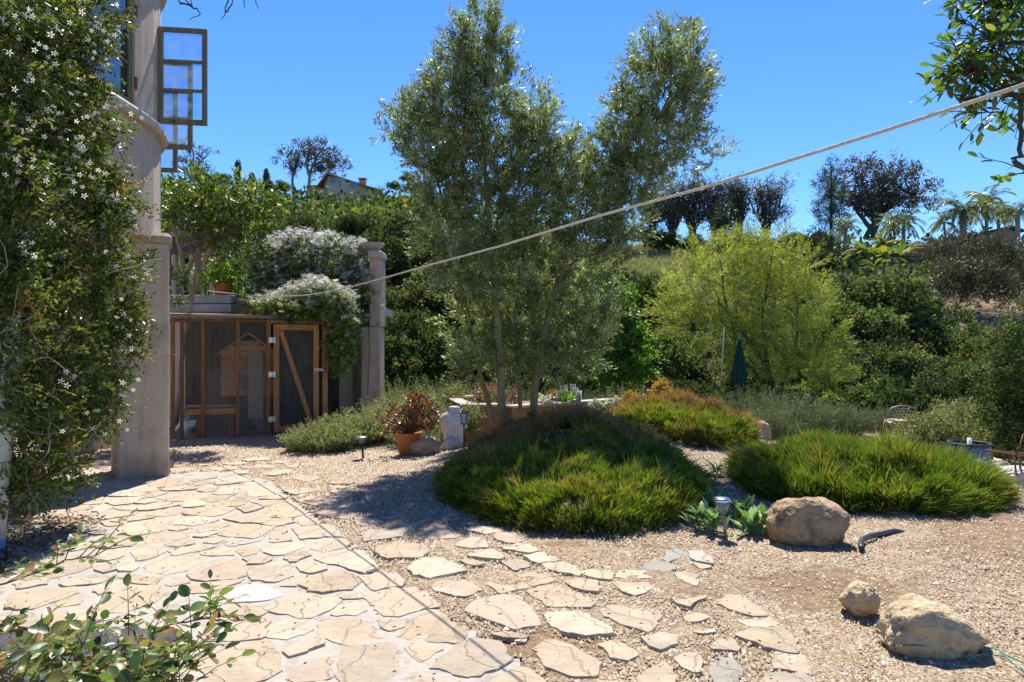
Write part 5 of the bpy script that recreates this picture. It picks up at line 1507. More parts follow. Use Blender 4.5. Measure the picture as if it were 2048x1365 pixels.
sky_tree('bare_tree', 'sparse thin-branched tree beside the open casements on the left skyline', [(372, 290, 14, 12), (395, 300, 20, 10), (418, 302, 14, 8), (382, 318, 18, 12), (400, 335, 20, 10), (365, 330, 14, 14)], [[(385, 372), (384, 350), (365, 300)], [(385, 350), (400, 325), (425, 300)], [(384, 345), (388, 310), (380, 285)]], 60, 1300, .22, .07, FO['euc'], M['bark_grey'], 252, .09, .03, twig=.4)
def cypress(px, top, bot, hw, Y, label, seed):
    lst = []
    for i in range(9):
        t = i / 8; y = top + (bot - top) * t; lst.append((px, y, hw * (.35 + .65 * min(1, t * 1.6)), (bot - top) / 10))
    sky_tree('cypress_tree', label, lst, [[(px, bot + 10), (px, top + 10)]], Y, 2200, .45, .18, FO['pine'], M['bark_dark'], seed, .12, .03, twig=.5, up=1.6, per=14, spread=.4)
cypress(476, 330, 372, 3.6, 150, 'tall dark pencil cypress on the left skyline', 260)
cypress(533, 344, 368, 2.2, 165, 'small pencil cypress nearest the left gum tree on the skyline', 261)
cypress(504, 352, 366, 1.6, 170, 'tiny distant cypress tip between the two pencil cypresses', 262)
for i, (px, py, rx, Y, lb) in enumerate([(440, 357, 22, 150, 'rounded grey-green tree left of the tall pencil cypress'), (400, 352, 22, 120, 'dark shrubby tree under the sparse tree on the left skyline'), (505, 368, 20, 150, 'first low grey-green orchard tree right of the tall cypress'), (535, 370, 22, 152, 'second low grey-green orchard tree right of the tall cypress'), (568, 372, 22, 150, 'low grey-green orchard tree left of the hilltop house'), (594, 385, 12, 165, 'grey-green tree at the left corner of the hilltop house'), (352, 372, 26, 110, 'dark round tree below the third open casement'),
                                      (790, 372, 18, 150, 'small grey-green tree right of the hilltop house'), (815, 352, 16, 150, 'dark upright tree on the skyline next to the slender tree'), (828, 372, 20, 148, 'grey shrubby tree on the skyline against the slender tree')]):
    p = P(px, py, Y)
    s_ = rx / F * Y
    root = empty('round_tree', lb, 'tree', (p[0], p[1], p[2]))
    o = link('crown', oak_src[i % 5][0], root, kind='stuff'); o.scale = (s_, s_, s_ * .8); o.location = (0, 0, -s_ * .3)
    o = link('trunk', oak_src[i % 5][1], root); o.scale = (s_, s_, s_); o.location = (0, 0, -s_ * .3)

# palms
palm_mesh = []
for k in range(3):
    rr_ = np.random.default_rng(300 + k); VV, FF, RRn = [], [], []
    b = 0
    for i in range(24):
        a = rr_.random() * 6.283; el = rr_.uniform(-.1, 1.4); d = np.array([math.cos(a) * math.cos(el), math.sin(a) * math.cos(el), math.sin(el)]); p = np.zeros(3)
        pts = []
        for j in range(12):
            d = unit(d + np.array([0, 0, -.15])); p = p + d * .09; pts.append((p.copy(), d.copy()))
        pos, dd = [], []
        for j, (q, d_) in enumerate(pts):
            s_ = unit(np.cross(d_, [0, 0, 1.0]))
            for sgn in (-1, 1):
                for h in (0, .5):
                    pos.append(q + d_ * .11 * h); dd.append(s_ * sgn + d_ * .7 + np.array([0, 0, -.5]))
        V, Fc = leaf_arrays(np.array(pos), np.array(dd), .34, .035, rr_)
        VV.append(V); FF.append(Fc + b); b += len(V); RRn.append(np.full(len(Fc), np.clip(.5 + rr_.normal() * .25, 0, 1)))
    palm_mesh.append(np_mesh('fronds', np.concatenate(VV), np.concatenate(FF), FO['palm'], rnd=np.concatenate(RRn)))
def palm(px, py, r_px, Y, bot, label, k, tr=.14):
    p = P(px, py, Y); s = r_px / F * Y / .95 * .9
    root = empty('palm_tree', label, 'palm tree', (p[0], p[1], p[2]))
    o = link('fronds', palm_mesh[k % 3], root, kind='stuff'); o.scale = (s, s, s); o.rotation_euler = (0, 0, px)
    mb = MB(); zb = EYE + (HOR - bot) / F * Y - p[2]
    mb.tube([(0, 0, zb), (.05, 0, zb / 2), (0, 0, 0)], [tr * 1.3, tr, tr], 8)
    mb.build('trunk', M['bark_grey'], root)
palm(1925, 420, 50, 62, 490, 'largest palm of the right skyline group, thick dark trunk', 0, .28)
palm(1972, 405, 48, 66, 490, 'feather palm just right of the thick-trunked palm', 1, .16)
palm(1996, 425, 36, 60, 490, 'low palm in front of the grey roof end at the far right', 2, .14)
palm(2034, 425, 34, 56, 480, 'rightmost palm, standing over the grey outbuilding', 0, .18)
palm(1888, 445, 30, 64, 495, 'slim pale-trunked palm left of the thick-trunked palm', 1, .10)
palm(1806, 445, 42, 58, 500, 'yellow-green palm in front of the big brown tree', 2, .14)
palm(1690, 455, 32, 56, 500, 'arching yellow-green palm at the foot of the blue-green pine', 0, .14)
palm(1780, 452, 30, 60, 500, 'smaller palm half behind the yellow-green palm', 1, .12)
palm(762, 382, 14, 150, 392, 'small distant palm right of the hilltop house', 2, .3)
# banana clump
def banana(px, py, Y, s, label, seed):
    rr_ = np.random.default_rng(seed); p = P(px, py, Y); pos, dd = [], []
    root = empty('banana_plant', label, 'banana plant', (p[0], p[1], p[2]))
    VV, FF, b = [], [], 0
    for i in range(16):
        a = rr_.random() * 6.283; d = unit(np.array([math.cos(a) * .6, math.sin(a) * .6, rr_.uniform(.3, 1.2)])); q = np.array([0, 0, -s * .3]); w0 = s * .16
        side = unit(np.cross(d, [0, 0, 1.0])); rows = []
        for j in range(6):
            wj = w0 * math.sin(math.pi * (j + .35) / 6.2); rows.append([q - side * wj + [0, 0, wj * .25], q, q + side * wj + [0, 0, wj * .25]])
            d = unit(d + np.array([0, 0, -.22])); q = q + d * s * .24
        R_ = np.array(rows).reshape(-1, 3)
        f = [[j * 3 + c, j * 3 + c + 1, (j + 1) * 3 + c + 1, (j + 1) * 3 + c] for j in range(5) for c in (0, 1)]
        me = np_mesh('leaf', R_, f, FO['banana'], rnd=np.full(10, np.clip(rr_.random(), 0, 1)), smooth=True)
        link('leaf', me, root)
    mb = MB(); mb.tube([(0, 0, -s * 1.4), (0, 0, -s * .3)], [s * .09, s * .06], 8); mb.build('stem', M['stem_green'], root)
banana(1735, 497, 50, 1.5, 'yellow-leaved banana plant at the left of the banana clump', 310)
banana(1767, 510, 48, 1.4, 'lime banana plant in the middle of the banana clump', 311)
banana(1800, 502, 50, 1.4, 'banana plant with orange leaves at the right of the clump', 312)
banana(1770, 486, 54, 1.2, 'tall dark-trunked banana plant standing behind the clump', 313)
banana(1750, 528, 46, .9, 'low banana plant below the clump, among the oaks', 314)
# thicket of twiggy bushes under the palms
for i, (px, py, rx, Y, lb) in enumerate([(1880, 520, 55, 50, 'leftmost olive-brown thicket bush under the palms'), (1945, 525, 60, 49, 'middle olive-brown thicket bush under the thick-trunked palm'), (2010, 530, 60, 48, 'right olive-brown thicket bush under the grey outbuilding'), (1910, 570, 50, 45, 'dark lower thicket bush above the bare bank'), (1990, 575, 60, 44, 'dark lower thicket bush at the right above the bare bank'), (2060, 550, 50, 46, 'thicket bush cut by the right edge of the picture')]):
    p = P(px, py, Y); s_ = rx / F * Y
    rng = np.random.default_rng(320 + i)
    bl = [[rng.uniform(-.6, .6) * s_, rng.uniform(-.5, .5) * s_, rng.uniform(-.5, .4) * s_, .5 * s_, .5 * s_, .45 * s_] for _ in range(8)]
    V, Fc, r, cc, td = crown_leaves(bl, 5500, .28, .05, rng, per=24, twig=.9, spread=.35, shell=.2, up=.9, jit=.4)
    root = empty('thicket_bush', lb, 'bush', (p[0], p[1], p[2]))
    link('foliage', np_mesh('foliage', V, Fc, FO['thicket'], rnd=r), root, kind='stuff')

# ------------------------------------------------------------ hilltop house
HY = 150.0
def hx(px): return (px - 1024) / F * HY
def hz(py): return EYE + (HOR - py + 8) / F * HY
hh = empty('hilltop_house', 'low stucco house with red tiled roof and brick chimney on the hilltop at the left', 'house', (0, 0, 0))
mb = MB()
mb.prism([(hx(640), HY + 3), (hx(656), HY), (hx(690), HY), (hx(748), HY + 6), (hx(748), HY + 18), (hx(640), HY + 16)], hz(408), hz(372))
# gable part over the left block
g0, g1, gm_ = hx(634), hx(690), hx(655)
mb.add([(hx(640), HY + 3, hz(372)), (hx(656), HY, hz(372)), (hx(690), HY, hz(372)), (hx(656), HY, hz(360)), (hx(690), HY, hz(366)), (hx(640), HY + 3, hz(366))], [(0, 1, 3, 5), (1, 2, 4, 3)])
mb.box(((hx(612) + hx(636)) / 2, HY + 9, hz(385)), (hx(640) - hx(604), 8, hz(366) - hz(398)))
mb.build('wall', M['house_wall'], hh)
# tiled roof: planes with tile courses as separate strips of barrel tiles
def tiled(a, b, c, d, rows, cols, parent, th=.18):
    """roof plane: a-b eaves, d-c ridge; courses of rounded tiles"""
    a, b, c, d = map(Vector, (a, b, c, d)); m = MB()
    m.add([a, b, c, d, a - Vector((0, 0, th)), b - Vector((0, 0, th)), c - Vector((0, 0, th)), d - Vector((0, 0, th))], [(0, 1, 2, 3), (7, 6, 5, 4), (0, 4, 5, 1), (1, 5, 6, 2), (2, 6, 7, 3), (3, 7, 4, 0)])
    up_ = (b - a).cross(d - a).normalized()
    if up_.z < 0: up_ = -up_
    for i in range(cols):
        u = (i + .5) / cols; p = a.lerp(b, u); q = d.lerp(c, u)
        m.tube([p + up_ * .05, q + up_ * .05], .11, 5, 0, True)
    return m.build('roof', M['roof_tile'], parent)
tiled((hx(631), HY + 1.5, hz(375)), (hx(657), HY - 1.6, hz(358.5)), (hx(662), HY + 9, hz(353)), (hx(636), HY + 10, hz(368)), 6, 10, hh)
tiled((hx(655), HY - 1.7, hz(357.5)), (hx(752), HY + 4, hz(380)), (hx(745), HY + 14, hz(372)), (hx(664), HY + 10, hz(350)), 6, 26, hh)
tiled((hx(602), HY + 4, hz(371)), (hx(634), HY + 4, hz(371)), (hx(626), HY + 12, hz(359)), (hx(608), HY + 12, hz(360)), 5, 10, hh)
ch = MB(); ch.box(((hx(703) + hx(716)) / 2, HY + 8, (hz(352) + hz(372)) / 2), (hx(716) - hx(703), 1.3, hz(352) - hz(372)))
cho = ch.build('chimney', M['brick'], hh)
mb = MB(); cxm = (hx(703) + hx(716)) / 2; mb.box((cxm, HY + 8, hz(348.5)), (1.9, 1.7, .22))
for s1 in (-1, 1):
    for s2 in (-1, 1): mb.box((cxm + s1 * .55, HY + 8 + s2 * .5, hz(350.5)), (.25, .25, .45))
mb.build('chimney_cap', M['brick'], cho)
M['far_glass'] = surf('far_glass', (.03, .10, .16), (.05, .14, .22), scale=1, rough=.1, bump=0, spec=1)
for (x0, x1, y0, y1, dy) in [(649.5, 653.5, 363.5, 374.5, .9), (659.5, 671.5, 363, 375, -.05), (678, 681.5, 368, 383, -.05), (696, 714, 371, 381, 1.0), (725, 733, 377, 385, 4.0), (735, 741, 379, 388, 4.9)]:
    yy_ = HY + dy - .12
    f = MB(); X0, X1, Z0, Z1 = hx(x0), hx(x1), hz(y1), hz(y0); t = .09
    f.box(((X0 + X1) / 2, yy_, Z0), (X1 - X0 + t, .1, t)); f.box(((X0 + X1) / 2, yy_, Z1), (X1 - X0 + t, .1, t)); f.box((X0, yy_, (Z0 + Z1) / 2), (t, .1, Z1 - Z0 - t)); f.box((X1, yy_, (Z0 + Z1) / 2), (t, .1, Z1 - Z0 - t))
    if X1 - X0 > .7:
        for q in (.33, .66): f.box((X0 + (X1 - X0) * q, yy_, (Z0 + Z1) / 2), (.05, .08, Z1 - Z0 - t))
    w_ = f.build('window', M['house_wall'], hh)
    g = MB(); g.box(((X0 + X1) / 2, yy_ + .02, (Z0 + Z1) / 2), (X1 - X0, .03, Z1 - Z0)); g.build('pane', M['far_glass'], w_)
# right-hand outbuildings
ob_ = empty('outbuilding', 'grey outbuilding with a dark pitched roof behind the rightmost palms', 'building')
Yb = 62; bx = lambda px: (px - 1024) / F * Yb; bz = lambda py: EYE + (HOR - py) / F * Yb
mb = MB(); mb.add([(bx(1981), Yb, bz(492)), (bx(2040), Yb, bz(492)), (bx(2040), Yb, bz(466)), (bx(2015), Yb, bz(458)), (bx(1981), Yb, bz(466)), (bx(1981), Yb + 6, bz(492)), (bx(2040), Yb + 6, bz(492)), (bx(2040), Yb + 6, bz(466)), (bx(2015), Yb + 6, bz(458)), (bx(1981), Yb + 6, bz(466))], [(0, 1, 2, 3, 4), (9, 8, 7, 6, 5), (0, 4, 9, 5), (1, 6, 7, 2)])
mb.build('wall', M['concrete'], ob_)
mb = MB(); mb.beam((bx(1979), Yb + 2.8, bz(463.5)), (bx(2016), Yb + 2.8, bz(455.5)), 6.6, .2); mb.beam((bx(2016), Yb + 2.8, bz(455.5)), (bx(2042), Yb + 2.8, bz(464)), 6.6, .2)
mb.build('roof', M['dark_roof'], ob_)
mb = MB(); Yb = 66
for i in range(9):
    mb.box((bx(1890 + i * 10.8), Yb, bz(484)), (bx(1900) - bx(1890) - .0, .12, bz(474) - bz(494)))
mb.build('fence', M['white_paint'], None, label='white wall showing between the palm trunks on the right skyline', cat='wall')
gz_ = empty('dark_roof_hut', 'dark pyramid-roofed hut left of the palms on the right skyline', 'hut'); Yb = 58
mb = MB(); w_ = bx(1878) - bx(1822); mb.add([(bx(1822), Yb, bz(492)), (bx(1878), Yb, bz(492)), (bx(1878), Yb + w_, bz(492)), (bx(1822), Yb + w_, bz(492)), (bx(1850), Yb + w_ / 2, bz(477))], [(0, 1, 4), (1, 2, 4), (2, 3, 4), (3, 0, 4), (3, 2, 1, 0)])
mb.build('roof', M['dark_roof'], gz_)
mb = MB(); mb.box(((bx(1822) + bx(1878)) / 2, Yb + w_ / 2, bz(500)), (w_ * .8, w_ * .8, bz(492) - bz(508) - .05)); mb.build('wall', M['concrete'], gz_)
fe = empty('iron_fence', 'black iron picket fence right of the banana plants', 'fence'); Yb = 50
rail = MB(); rail.box(((bx(1798) + bx(1842)) / 2, Yb, bz(513.5)), (bx(1842) - bx(1798), .05, .06)); rail.box(((bx(1798) + bx(1842)) / 2, Yb, bz(524)), (bx(1842) - bx(1798), .05, .06)); rail.build('rail', M['black_metal'], fe)
pm = MB(); pm.box((0, 0, 0), (.05, .05, bz(512) - bz(528))); pme = pm.mesh('picket', M['black_metal'])
for i in range(14): link('picket', pme, fe, loc=(bx(1799 + i * 3.2), Yb - .06, bz(520)))
# ------------------------------------------------------------ terrace behind the coop
ter = empty('terrace', 'raised stuccoed garden terrace behind the chicken coop', 'terrace', (0, 0, 0))
TZ = 2.68
mb = MB()
mb.box((-4.95, 14.45, 1.05), (4.1, .24, 2.3)); mb.build('retaining_wall', M['stucco_pale'], ter)      # px ~ 350..713
mb = MB(); mb.box((-5.6, 16.45, TZ - .12), (4.8, 3.8, .2)); mb.build('floor', M['coping'], ter)
mb = MB(); mb.box((-4.2, 14.42, 2.32), (3.0, .34, .10)); mb.box((-4.2, 14.40, 2.60), (3.0, .44, .10)); mb.build('coping', M['coping'], ter, bevel=.02)
mb = MB(); mb.box((-4.2, 14.50, 2.46), (2.9, .2, .18)); mb.build('upper_band', M['stucco_pale'], ter)
M['slate_band'] = surf('slate_band', (.24, .25, .27), (.36, .37, .39), scale=4, rough=.8, bump=.2)
for i in range(3):
    mb = MB(); mb.box((-6.35, 14.0 - .0, 2.27 + i * .18), (1.30, .3, .165)); mb.build('stone_course', M['slate_band'], ter, bevel=.01)
mb = MB(); mb.box((-6.35, 14.02, 1.1), (1.30, .2, 2.15)); mb.build('wing_wall', M['stucco_pale'], ter)
# tall pillar with bowl, right end of the terrace
pil = empty('terrace_pillar', 'tall mauve stucco pillar with a bowl on its cap at the right end of the terrace', 'pillar', (0, 0, 0))
Yp = 13.9
def pil_box(x0, x1, z0, z1, y0, y1, nm, mt, bev=.02):
    m_ = MB(); m_.box(((x0 + x1) / 2, (y0 + y1) / 2, (z0 + z1) / 2), (x1 - x0, y1 - y0, z1 - z0)); return m_.build(nm, mt, pil, bevel=bev)
pil_box(Xat(721, Yp), Xat(760, Yp), -.2, Zat(654, Yp), Yp, Yp + .5, 'shaft', M['stucco'])
pil_box(Xat(738, Yp), Xat(762, Yp), Zat(653.8, Yp), Zat(517, Yp), Yp + .01, Yp + .5, 'shaft', M['stucco'])
pil_box(Xat(735, Yp), Xat(765, Yp), Zat(516.8, Yp), Zat(501, Yp), Yp - .03, Yp + .54, 'cap', M['stucco_pale'], .04)
mb = MB(); mb.lathe([(.06, 0), (.10, .02), (.22, .10), (.26, .17), (.24, .17), (.2, .12), (.0, .1)], 18, (Xat(739, Yp), Yp + .25, Zat(500.6, Yp)))
mb.build('bowl', M['stucco_pale'], None, label='shallow stone bowl on top of the tall terrace pillar', cat='bowl')
mb = MB(); mb.tube([(Xat(738, Yp), Yp - .02, Zat(655, Yp)), (Xat(740, Yp), Yp - .02, Zat(700, Yp)), (Xat(737, Yp), Yp - .02, Zat(745, Yp)), (Xat(736, Yp), Yp - .02, Zat(790, Yp))], .006, 5)
mb.tube([(Xat(738, Yp), Yp - .02, Zat(655, Yp)), (Xat(750, Yp), Yp - .03, Zat(652, Yp)), (Xat(761, Yp), Yp - .02, Zat(645, Yp))], .006, 5)
mb.build('cable', M['plastic_black'], None, label='thin dark cable running down the face of the tall terrace pillar', cat='cable')
mb = MB(); mb.box((Xat(713, 13.8), 13.8, 1.3), (.13, .12, 2.9)); mb.build('wooden_post', M['bark_dark'], None, label='dark brown post in the gap left of the tall terrace pillar', cat='post', bevel=.01)
# railing
ra = empty('iron_railing', 'thin black iron railing along the terrace edge behind the terracotta pot', 'railing')
mb = MB(); mb.tube([(Xat(408, 14.3), 14.3, 3.72), (Xat(740, 14.3), 14.3, 3.72)], .018, 6); mb.build('handrail', M['black_metal'], ra)
bm_ = MB(); bm_.tube([(0, 0, 0), (0, 0, 1.05)], .011, 5); bme = bm_.mesh('baluster', M['black_metal'])
for i in range(24): link('baluster', bme, ra, loc=(Xat(411 + i * 13.2, 14.3), 14.3, 2.67))
# gazebo at the back left of the terrace
ga = empty('gazebo', 'small dark-roofed garden structure with pale posts behind the broadleaf tree', 'gazebo')
Yg = 15.6
mb = MB()
for px in (348, 362, 384, 407, 424):
    m_ = MB(); m_.box((Xat(px, Yg), Yg, (2.7 + Zat(510, Yg)) / 2), (.09, .09, Zat(510, Yg) - 2.7)); m_.build('post', M['stucco_pale'], ga, bevel=.008)
for (z0, z1, mt) in ((505, 487, 'dark_roof'), (486.5, 477, 'black_metal')):
    m_ = MB(); m_.box((Xat(375, Yg), Yg + .4, (Zat(z0, Yg) + Zat(z1, Yg)) / 2), (1.5, 1.3, Zat(z1, Yg) - Zat(z0, Yg))); m_.build('fascia', M[mt], ga, bevel=.01)
m_ = MB(); m_.prism([(Xat(335, Yg), Yg - .35), (Xat(402, Yg), Yg - .35), (Xat(402, Yg), Yg + 1.1), (Xat(335, Yg), Yg + 1.1)], Zat(476.5, Yg), Zat(470, Yg)); m_.build('roof', M['bark_grey'], ga)
Yd = 17.5
mb = MB(); s_ = 22 / F * Yd; mb.lathe([(s_ * 1.0, -s_ * 1.3), (s_, 0), (s_ * .93, s_ * .4), (s_ * .72, s_ * .75), (s_ * .4, s_ * .95), (.001, s_ * 1.02)], 20, (Xat(374, Yd), Yd, Zat(458, Yd)))
mb.build('dome', M['stucco_pale'], None, label='pale domed outdoor oven top showing through the branches above the gazebo roof', cat='dome')
# pot on the terrace edge
def pot(c, r_top, h, label, cat='flower pot'):
    root = empty('flower_pot', label, cat, c)
    m_ = MB(); m_.lathe([(r_top * .62, 0), (r_top * .9, h * .82), (r_top * .93, h * .83), (r_top * .93, h * .83), (r_top, h * .84), (r_top, h), (r_top * .9, h), (r_top * .86, h * .86), (.001, h * .86)], 28)
    m_.build('pot', M['terracotta'], root); return root
pc = P(443, 597, 14.25)
pot((pc[0], pc[1], pc[2]), .185, .30, 'terracotta pot standing on the terrace edge behind the railing')
rng = np.random.default_rng(5)
def small_plant(name, label, cat, p, rx, rz_, n, L, Wd, fm_, seed, up=.6, kids=None, **kw):
    rng = np.random.default_rng(seed); rt = empty(name, label, cat, tuple(p))
    bl = [[rng.uniform(-.4, .4) * rx, rng.uniform(-.4, .4) * rx, rz_ * rng.uniform(.3, .7), rx * .6, rx * .6, rz_ * .5] for _ in range(5)]
    kw2 = dict(per=14, twig=rx * .5, spread=.5, shell=.3, jit=.7); kw2.update(kw)
    V, Fc, r, cc, td = crown_leaves(bl, n, L, Wd, rng, up=up, **kw2)
    link('foliage', np_mesh('foliage', V, Fc, fm_, rnd=r), rt, kind='stuff')
    m_ = MB()
    for i in range(0, min(len(cc), 14)):
        m_.tube([(0, 0, 0), tuple(cc[i] * [.4, .4, .5]), tuple(cc[i])], [.008, .006, .003], 4)
    m_.build('stem', M['stem_green'], rt); return rt, cc
small_plant('leafy_plant', 'yellow-green leafy plant growing in the terrace pot', 'plant', (pc[0], pc[1], pc[2] + .26), .3, .45, 700, .08, .035, FO['bright'], 6)
small_plant('leafy_plant', 'bright leafy plant behind the iron railing, left of the potted one', 'plant', (Xat(418, 14.7), 14.7, 2.7), .35, .75, 900, .08, .035, FO['bright'], 7)
small_plant('leafy_plant', 'bright leafy plant behind the railing, between the pot and the jasmine', 'plant', (Xat(475, 14.6), 14.6, 2.7), .4, .95, 1600, .08, .035, FO['bright'], 8)

# ------------------------------------------------------------ chicken coop
coop = empty('chicken_coop', 'redwood and wire mesh chicken run with a diagonally braced door', 'chicken coop', (0, 0, 0))
CA = np.array([-6.15, 12.15]); CB = np.array([-3.57, 13.20])      # left and right end of the front
cd = unit((CB - CA)[None])[0]; cn = np.array([cd[1], -cd[0]])      # outward normal (towards the path)
crz = math.atan2(cd[1], cd[0])
def at_px(px):                                     # point on the coop front seen at photo column px
    a = (px - 1024) / F
    t = (a * CA[1] - CA[0]) / (cd[0] - a * cd[1]); return CA + cd * t
def post(px, z0, z1, wd, dp, mt, off=0, nm='post', parent=None):
    q = at_px(px) + cn * off; m_ = MB(); m_.box((q[0], q[1], (z0 + z1) / 2), (wd, dp, z1 - z0), crz); return m_.build(nm, mt, parent or coop, bevel=.004)
def rail_(px0, px1, z, h, dp, mt, off=0, nm='rail', parent=None):
    q0, q1 = at_px(px0) + cn * off, at_px(px1) + cn * off; m_ = MB(); m_.beam((q0[0], q0[1], z), (q1[0], q1[1], z), dp, h); return m_.build(nm, mt, parent or coop, bevel=.004)
post(364, 0, 2.17, .055, .07, M['redwood']); post(406, 0, 2.17, .065, .07, M['redwood']); post(476, 0, 2.17, .06, .07, M['redwood'])
post(537, 0, 2.17, .075, .08, M['redwood']); post(650, 0, 2.12, .10, .09, M['redwood_new']); post(346, 0, 2.17, .06, .07, M['redwood'])
rail_(344, 655, 2.205, .05, .10, M['weathered'], nm='top_rail'); rail_(344, 540, 2.14, .05, .06, M['redwood'], -.05, nm='header')
rail_(366, 474, .47, .10, .05, M['redwood_x'], -.055, nm='rail'); rail_(537, 652, 2.13, .07, .05, M['weathered'], .0, nm='header')
# thatch-like roof slats over the run
for i in range(17):
    t = i / 16; q0 = CA + (CB - CA) * t - cn * .02; q1 = q0 - cn * 1.03; m_ = MB()
    m_.beam((q0[0], q0[1], 2.24), (q1[0], q1[1], 2.30), .171, .018); m_.build('roof_board', M['weathered'], coop)
# door
dl, dr_ = 547, 637
door = MB(); zA, zB = .06, 2.08
q0, q1 = at_px(dl) + cn * .055, at_px(dr_) + cn * .055
def along(s): return q0 + (q1 - q0) * s
dw = np.linalg.norm(q1 - q0); sw = .10
door.box((*(q0 + cd * sw / 2), (zA + zB) / 2), (sw, .04, zB - zA), crz)
dpan = door.build('door', M['redwood_new'], coop, bevel=.004)
def dpart(nm, mbx, mt): return mbx.build(nm, mt, dpan, bevel=.004)
m_ = MB(); m_.box((*(q1 - cd * sw / 2), (zA + zB) / 2), (sw, .04, zB - zA), crz); dpart('stile', m_, M['redwood_new'])
for z, nm in ((zB - .055, 'top_rail'), (zA + .055, 'bottom_rail')):
    a, b = q0 + cd * (sw + .002), q1 - cd * (sw + .002); m_ = MB(); m_.beam((a[0], a[1], z), (b[0], b[1], z), .036, .11); dpart(nm, m_, M['redwood_x'])
a, b = q0 + cd * (sw + .03), q1 - cd * (sw + .035); m_ = MB(); m_.beam((a[0] + cn[0] * .004, a[1] + cn[1] * .004, zB - .13), (b[0] + cn[0] * .004, b[1] + cn[1] * .004, zA + .13), .03, .085, up=(cn[0], cn[1], 0.0)); 
# beam(up=normal): width in the door plane
m_ = MB(); m_.beam((a[0], a[1], zB - .125), (b[0], b[1], zA + .125), .085, .034, up=(cn[0], cn[1], 0)); dpart('brace', m_, M['redwood_new'])
for z in (zB - .30, 1.14, .30):
    m_ = MB(); q = q0 + cn * .024; m_.box((q[0] - cd[0] * .03, q[1] - cd[1] * .03, z), (.12, .008, .10), crz); q = q - cd * .015 + cn * .006; m_.tube([(q[0], q[1], z - .055), (q[0], q[1], z + .055)], .009, 6); dpart('hinge', m_, M['galvanised']).modifiers.clear()
m_ = MB(); q = q1 + cn * .026; m_.box((q[0], q[1], 1.22), (.16, .012, .05), crz); m_.tube([(q[0] - cd[0] * .07 + cn[0] * .015, q[1] - cd[1] * .07 + cn[1] * .015, 1.225), (q[0] + cd[0] * .06 + cn[0] * .015, q[1] + cd[1] * .06 + cn[1] * .015, 1.225)], .008, 6); m_.tube([(q[0] + cn[0] * .02, q[1] + cn[1] * .02, 1.22), (q[0] + cn[0] * .02, q[1] + cn[1] * .02, 1.17)], .01, 6)
m_.build('latch', M['galvanised'], coop)
# wire mesh as real strands
def mesh_wire(pa, pb, z0, z1, sp, parent, off, nm='wire_mesh', wv=.0011):
    Lm = np.linalg.norm(pb - pa); n1 = int((Lm + (z1 - z0)) / sp); V, Fq = [], []
    H_ = z1 - z0; off2 = cn * off
    for sgn in (1, -1):
        for i in range(n1):
            s = -H_ * .9 + i * sp * 1.0; e = s + H_ * .9
            t0, t1 = max(0, (0 - s) / (e - s)), min(1, (Lm - s) / (e - s))
            if t0 >= t1: continue
            A_, B_ = s + (e - s) * t0, s + (e - s) * t1; za, zb = (z0 + H_ * t0, z0 + H_ * t1) if sgn > 0 else (z1 - H_ * t0, z1 - H_ * t1)
            pA = pa + cd * A_ + off2; pB = pa + cd * B_ + off2; k = len(V)
            V += [(pA[0], pA[1], za - wv), (pA[0], pA[1], za + wv), (pB[0], pB[1], zb + wv), (pB[0], pB[1], zb - wv)]; Fq.append((k, k + 1, k + 2, k + 3))
    me = np_mesh(nm, np.array(V), np.array(Fq), M['wire']); return link(nm, me, parent, kind='stuff')
mesh_wire(at_px(366), at_px(536), .02, 2.15, .034, coop, -.045)
mesh_wire(at_px(410), at_px(536), .02, 1.25, .030, coop, -.06)
mesh_wire(q0 + cd * sw, q1 - cd * sw, .15, 1.98, .034, dpan, -.06)
# back and end wall of the run, boards
dk = CA - cn * 1.45
for i in range(27):
    p_ = at_px(412) + cd * (i * .108 - .35) - cn * 1.06; m_ = MB(); m_.box((p_[0], p_[1], 1.1), (.106, .02, 2.2), crz); m_.build('back_board', M['bark_dark'], coop)
# hen house inside
hn = empty('hen_house', 'small orange wooden hen house with a gabled roof inside the coop', 'hen house')
hc = at_px(497) - cn * .66
for i in range(11):
    z = .78 + i * .095; wdt = .95 if z < 1.55 else max(.95 - (z - 1.55) * 2.9, .15)
    m_ = MB(); m_.box((hc[0] + cn[0] * .3, hc[1] + cn[1] * .3, z), (wdt, .02, .088), crz, rx=0); m_.build('siding_board', M['redwood_x'], hn)
m_ = MB(); m_.box((hc[0], hc[1], 1.12), (.92, .56, .78), crz); m_.build('box', M['redwood'], hn)
for s in (-1, 1):
    e = hc + cd * s * .56; m_ = MB(); m_.beam((e[0], e[1], 1.50), (hc[0], hc[1], 1.92), .75, .03, up=(cd[0] * s, cd[1] * s, .9)); m_.build('roof', M['redwood_x'], hn)
for s in (-1, 1):
    for o in (-.25, .25): e = hc + cd * s * .42 + cn * o; m_ = MB(); m_.box((e[0], e[1], .37), (.05, .05, .74), crz); m_.build('leg', M['redwood'], hn)
m_ = MB(); e = hc + cn * .315 + cd * .33; m_.box((e[0], e[1], 1.45), (.16, .006, .16), crz); m_.build('vent', M['black_metal'], hn)
m_ = MB(); e = hc + cn * .315 - cd * .02; m_.box((e[0], e[1], .98), (.2, .006, .28), crz); m_.build('entrance', M['black_metal'], hn)
ra_a, ra_b = hc + cn * .34 + cd * .02, at_px(527) - cn * .12
m_ = MB(); m_.beam((ra_a[0], ra_a[1], .80), (ra_b[0], ra_b[1], .04), .20, .02); rp = m_.build('ramp', M['weathered'], hn)
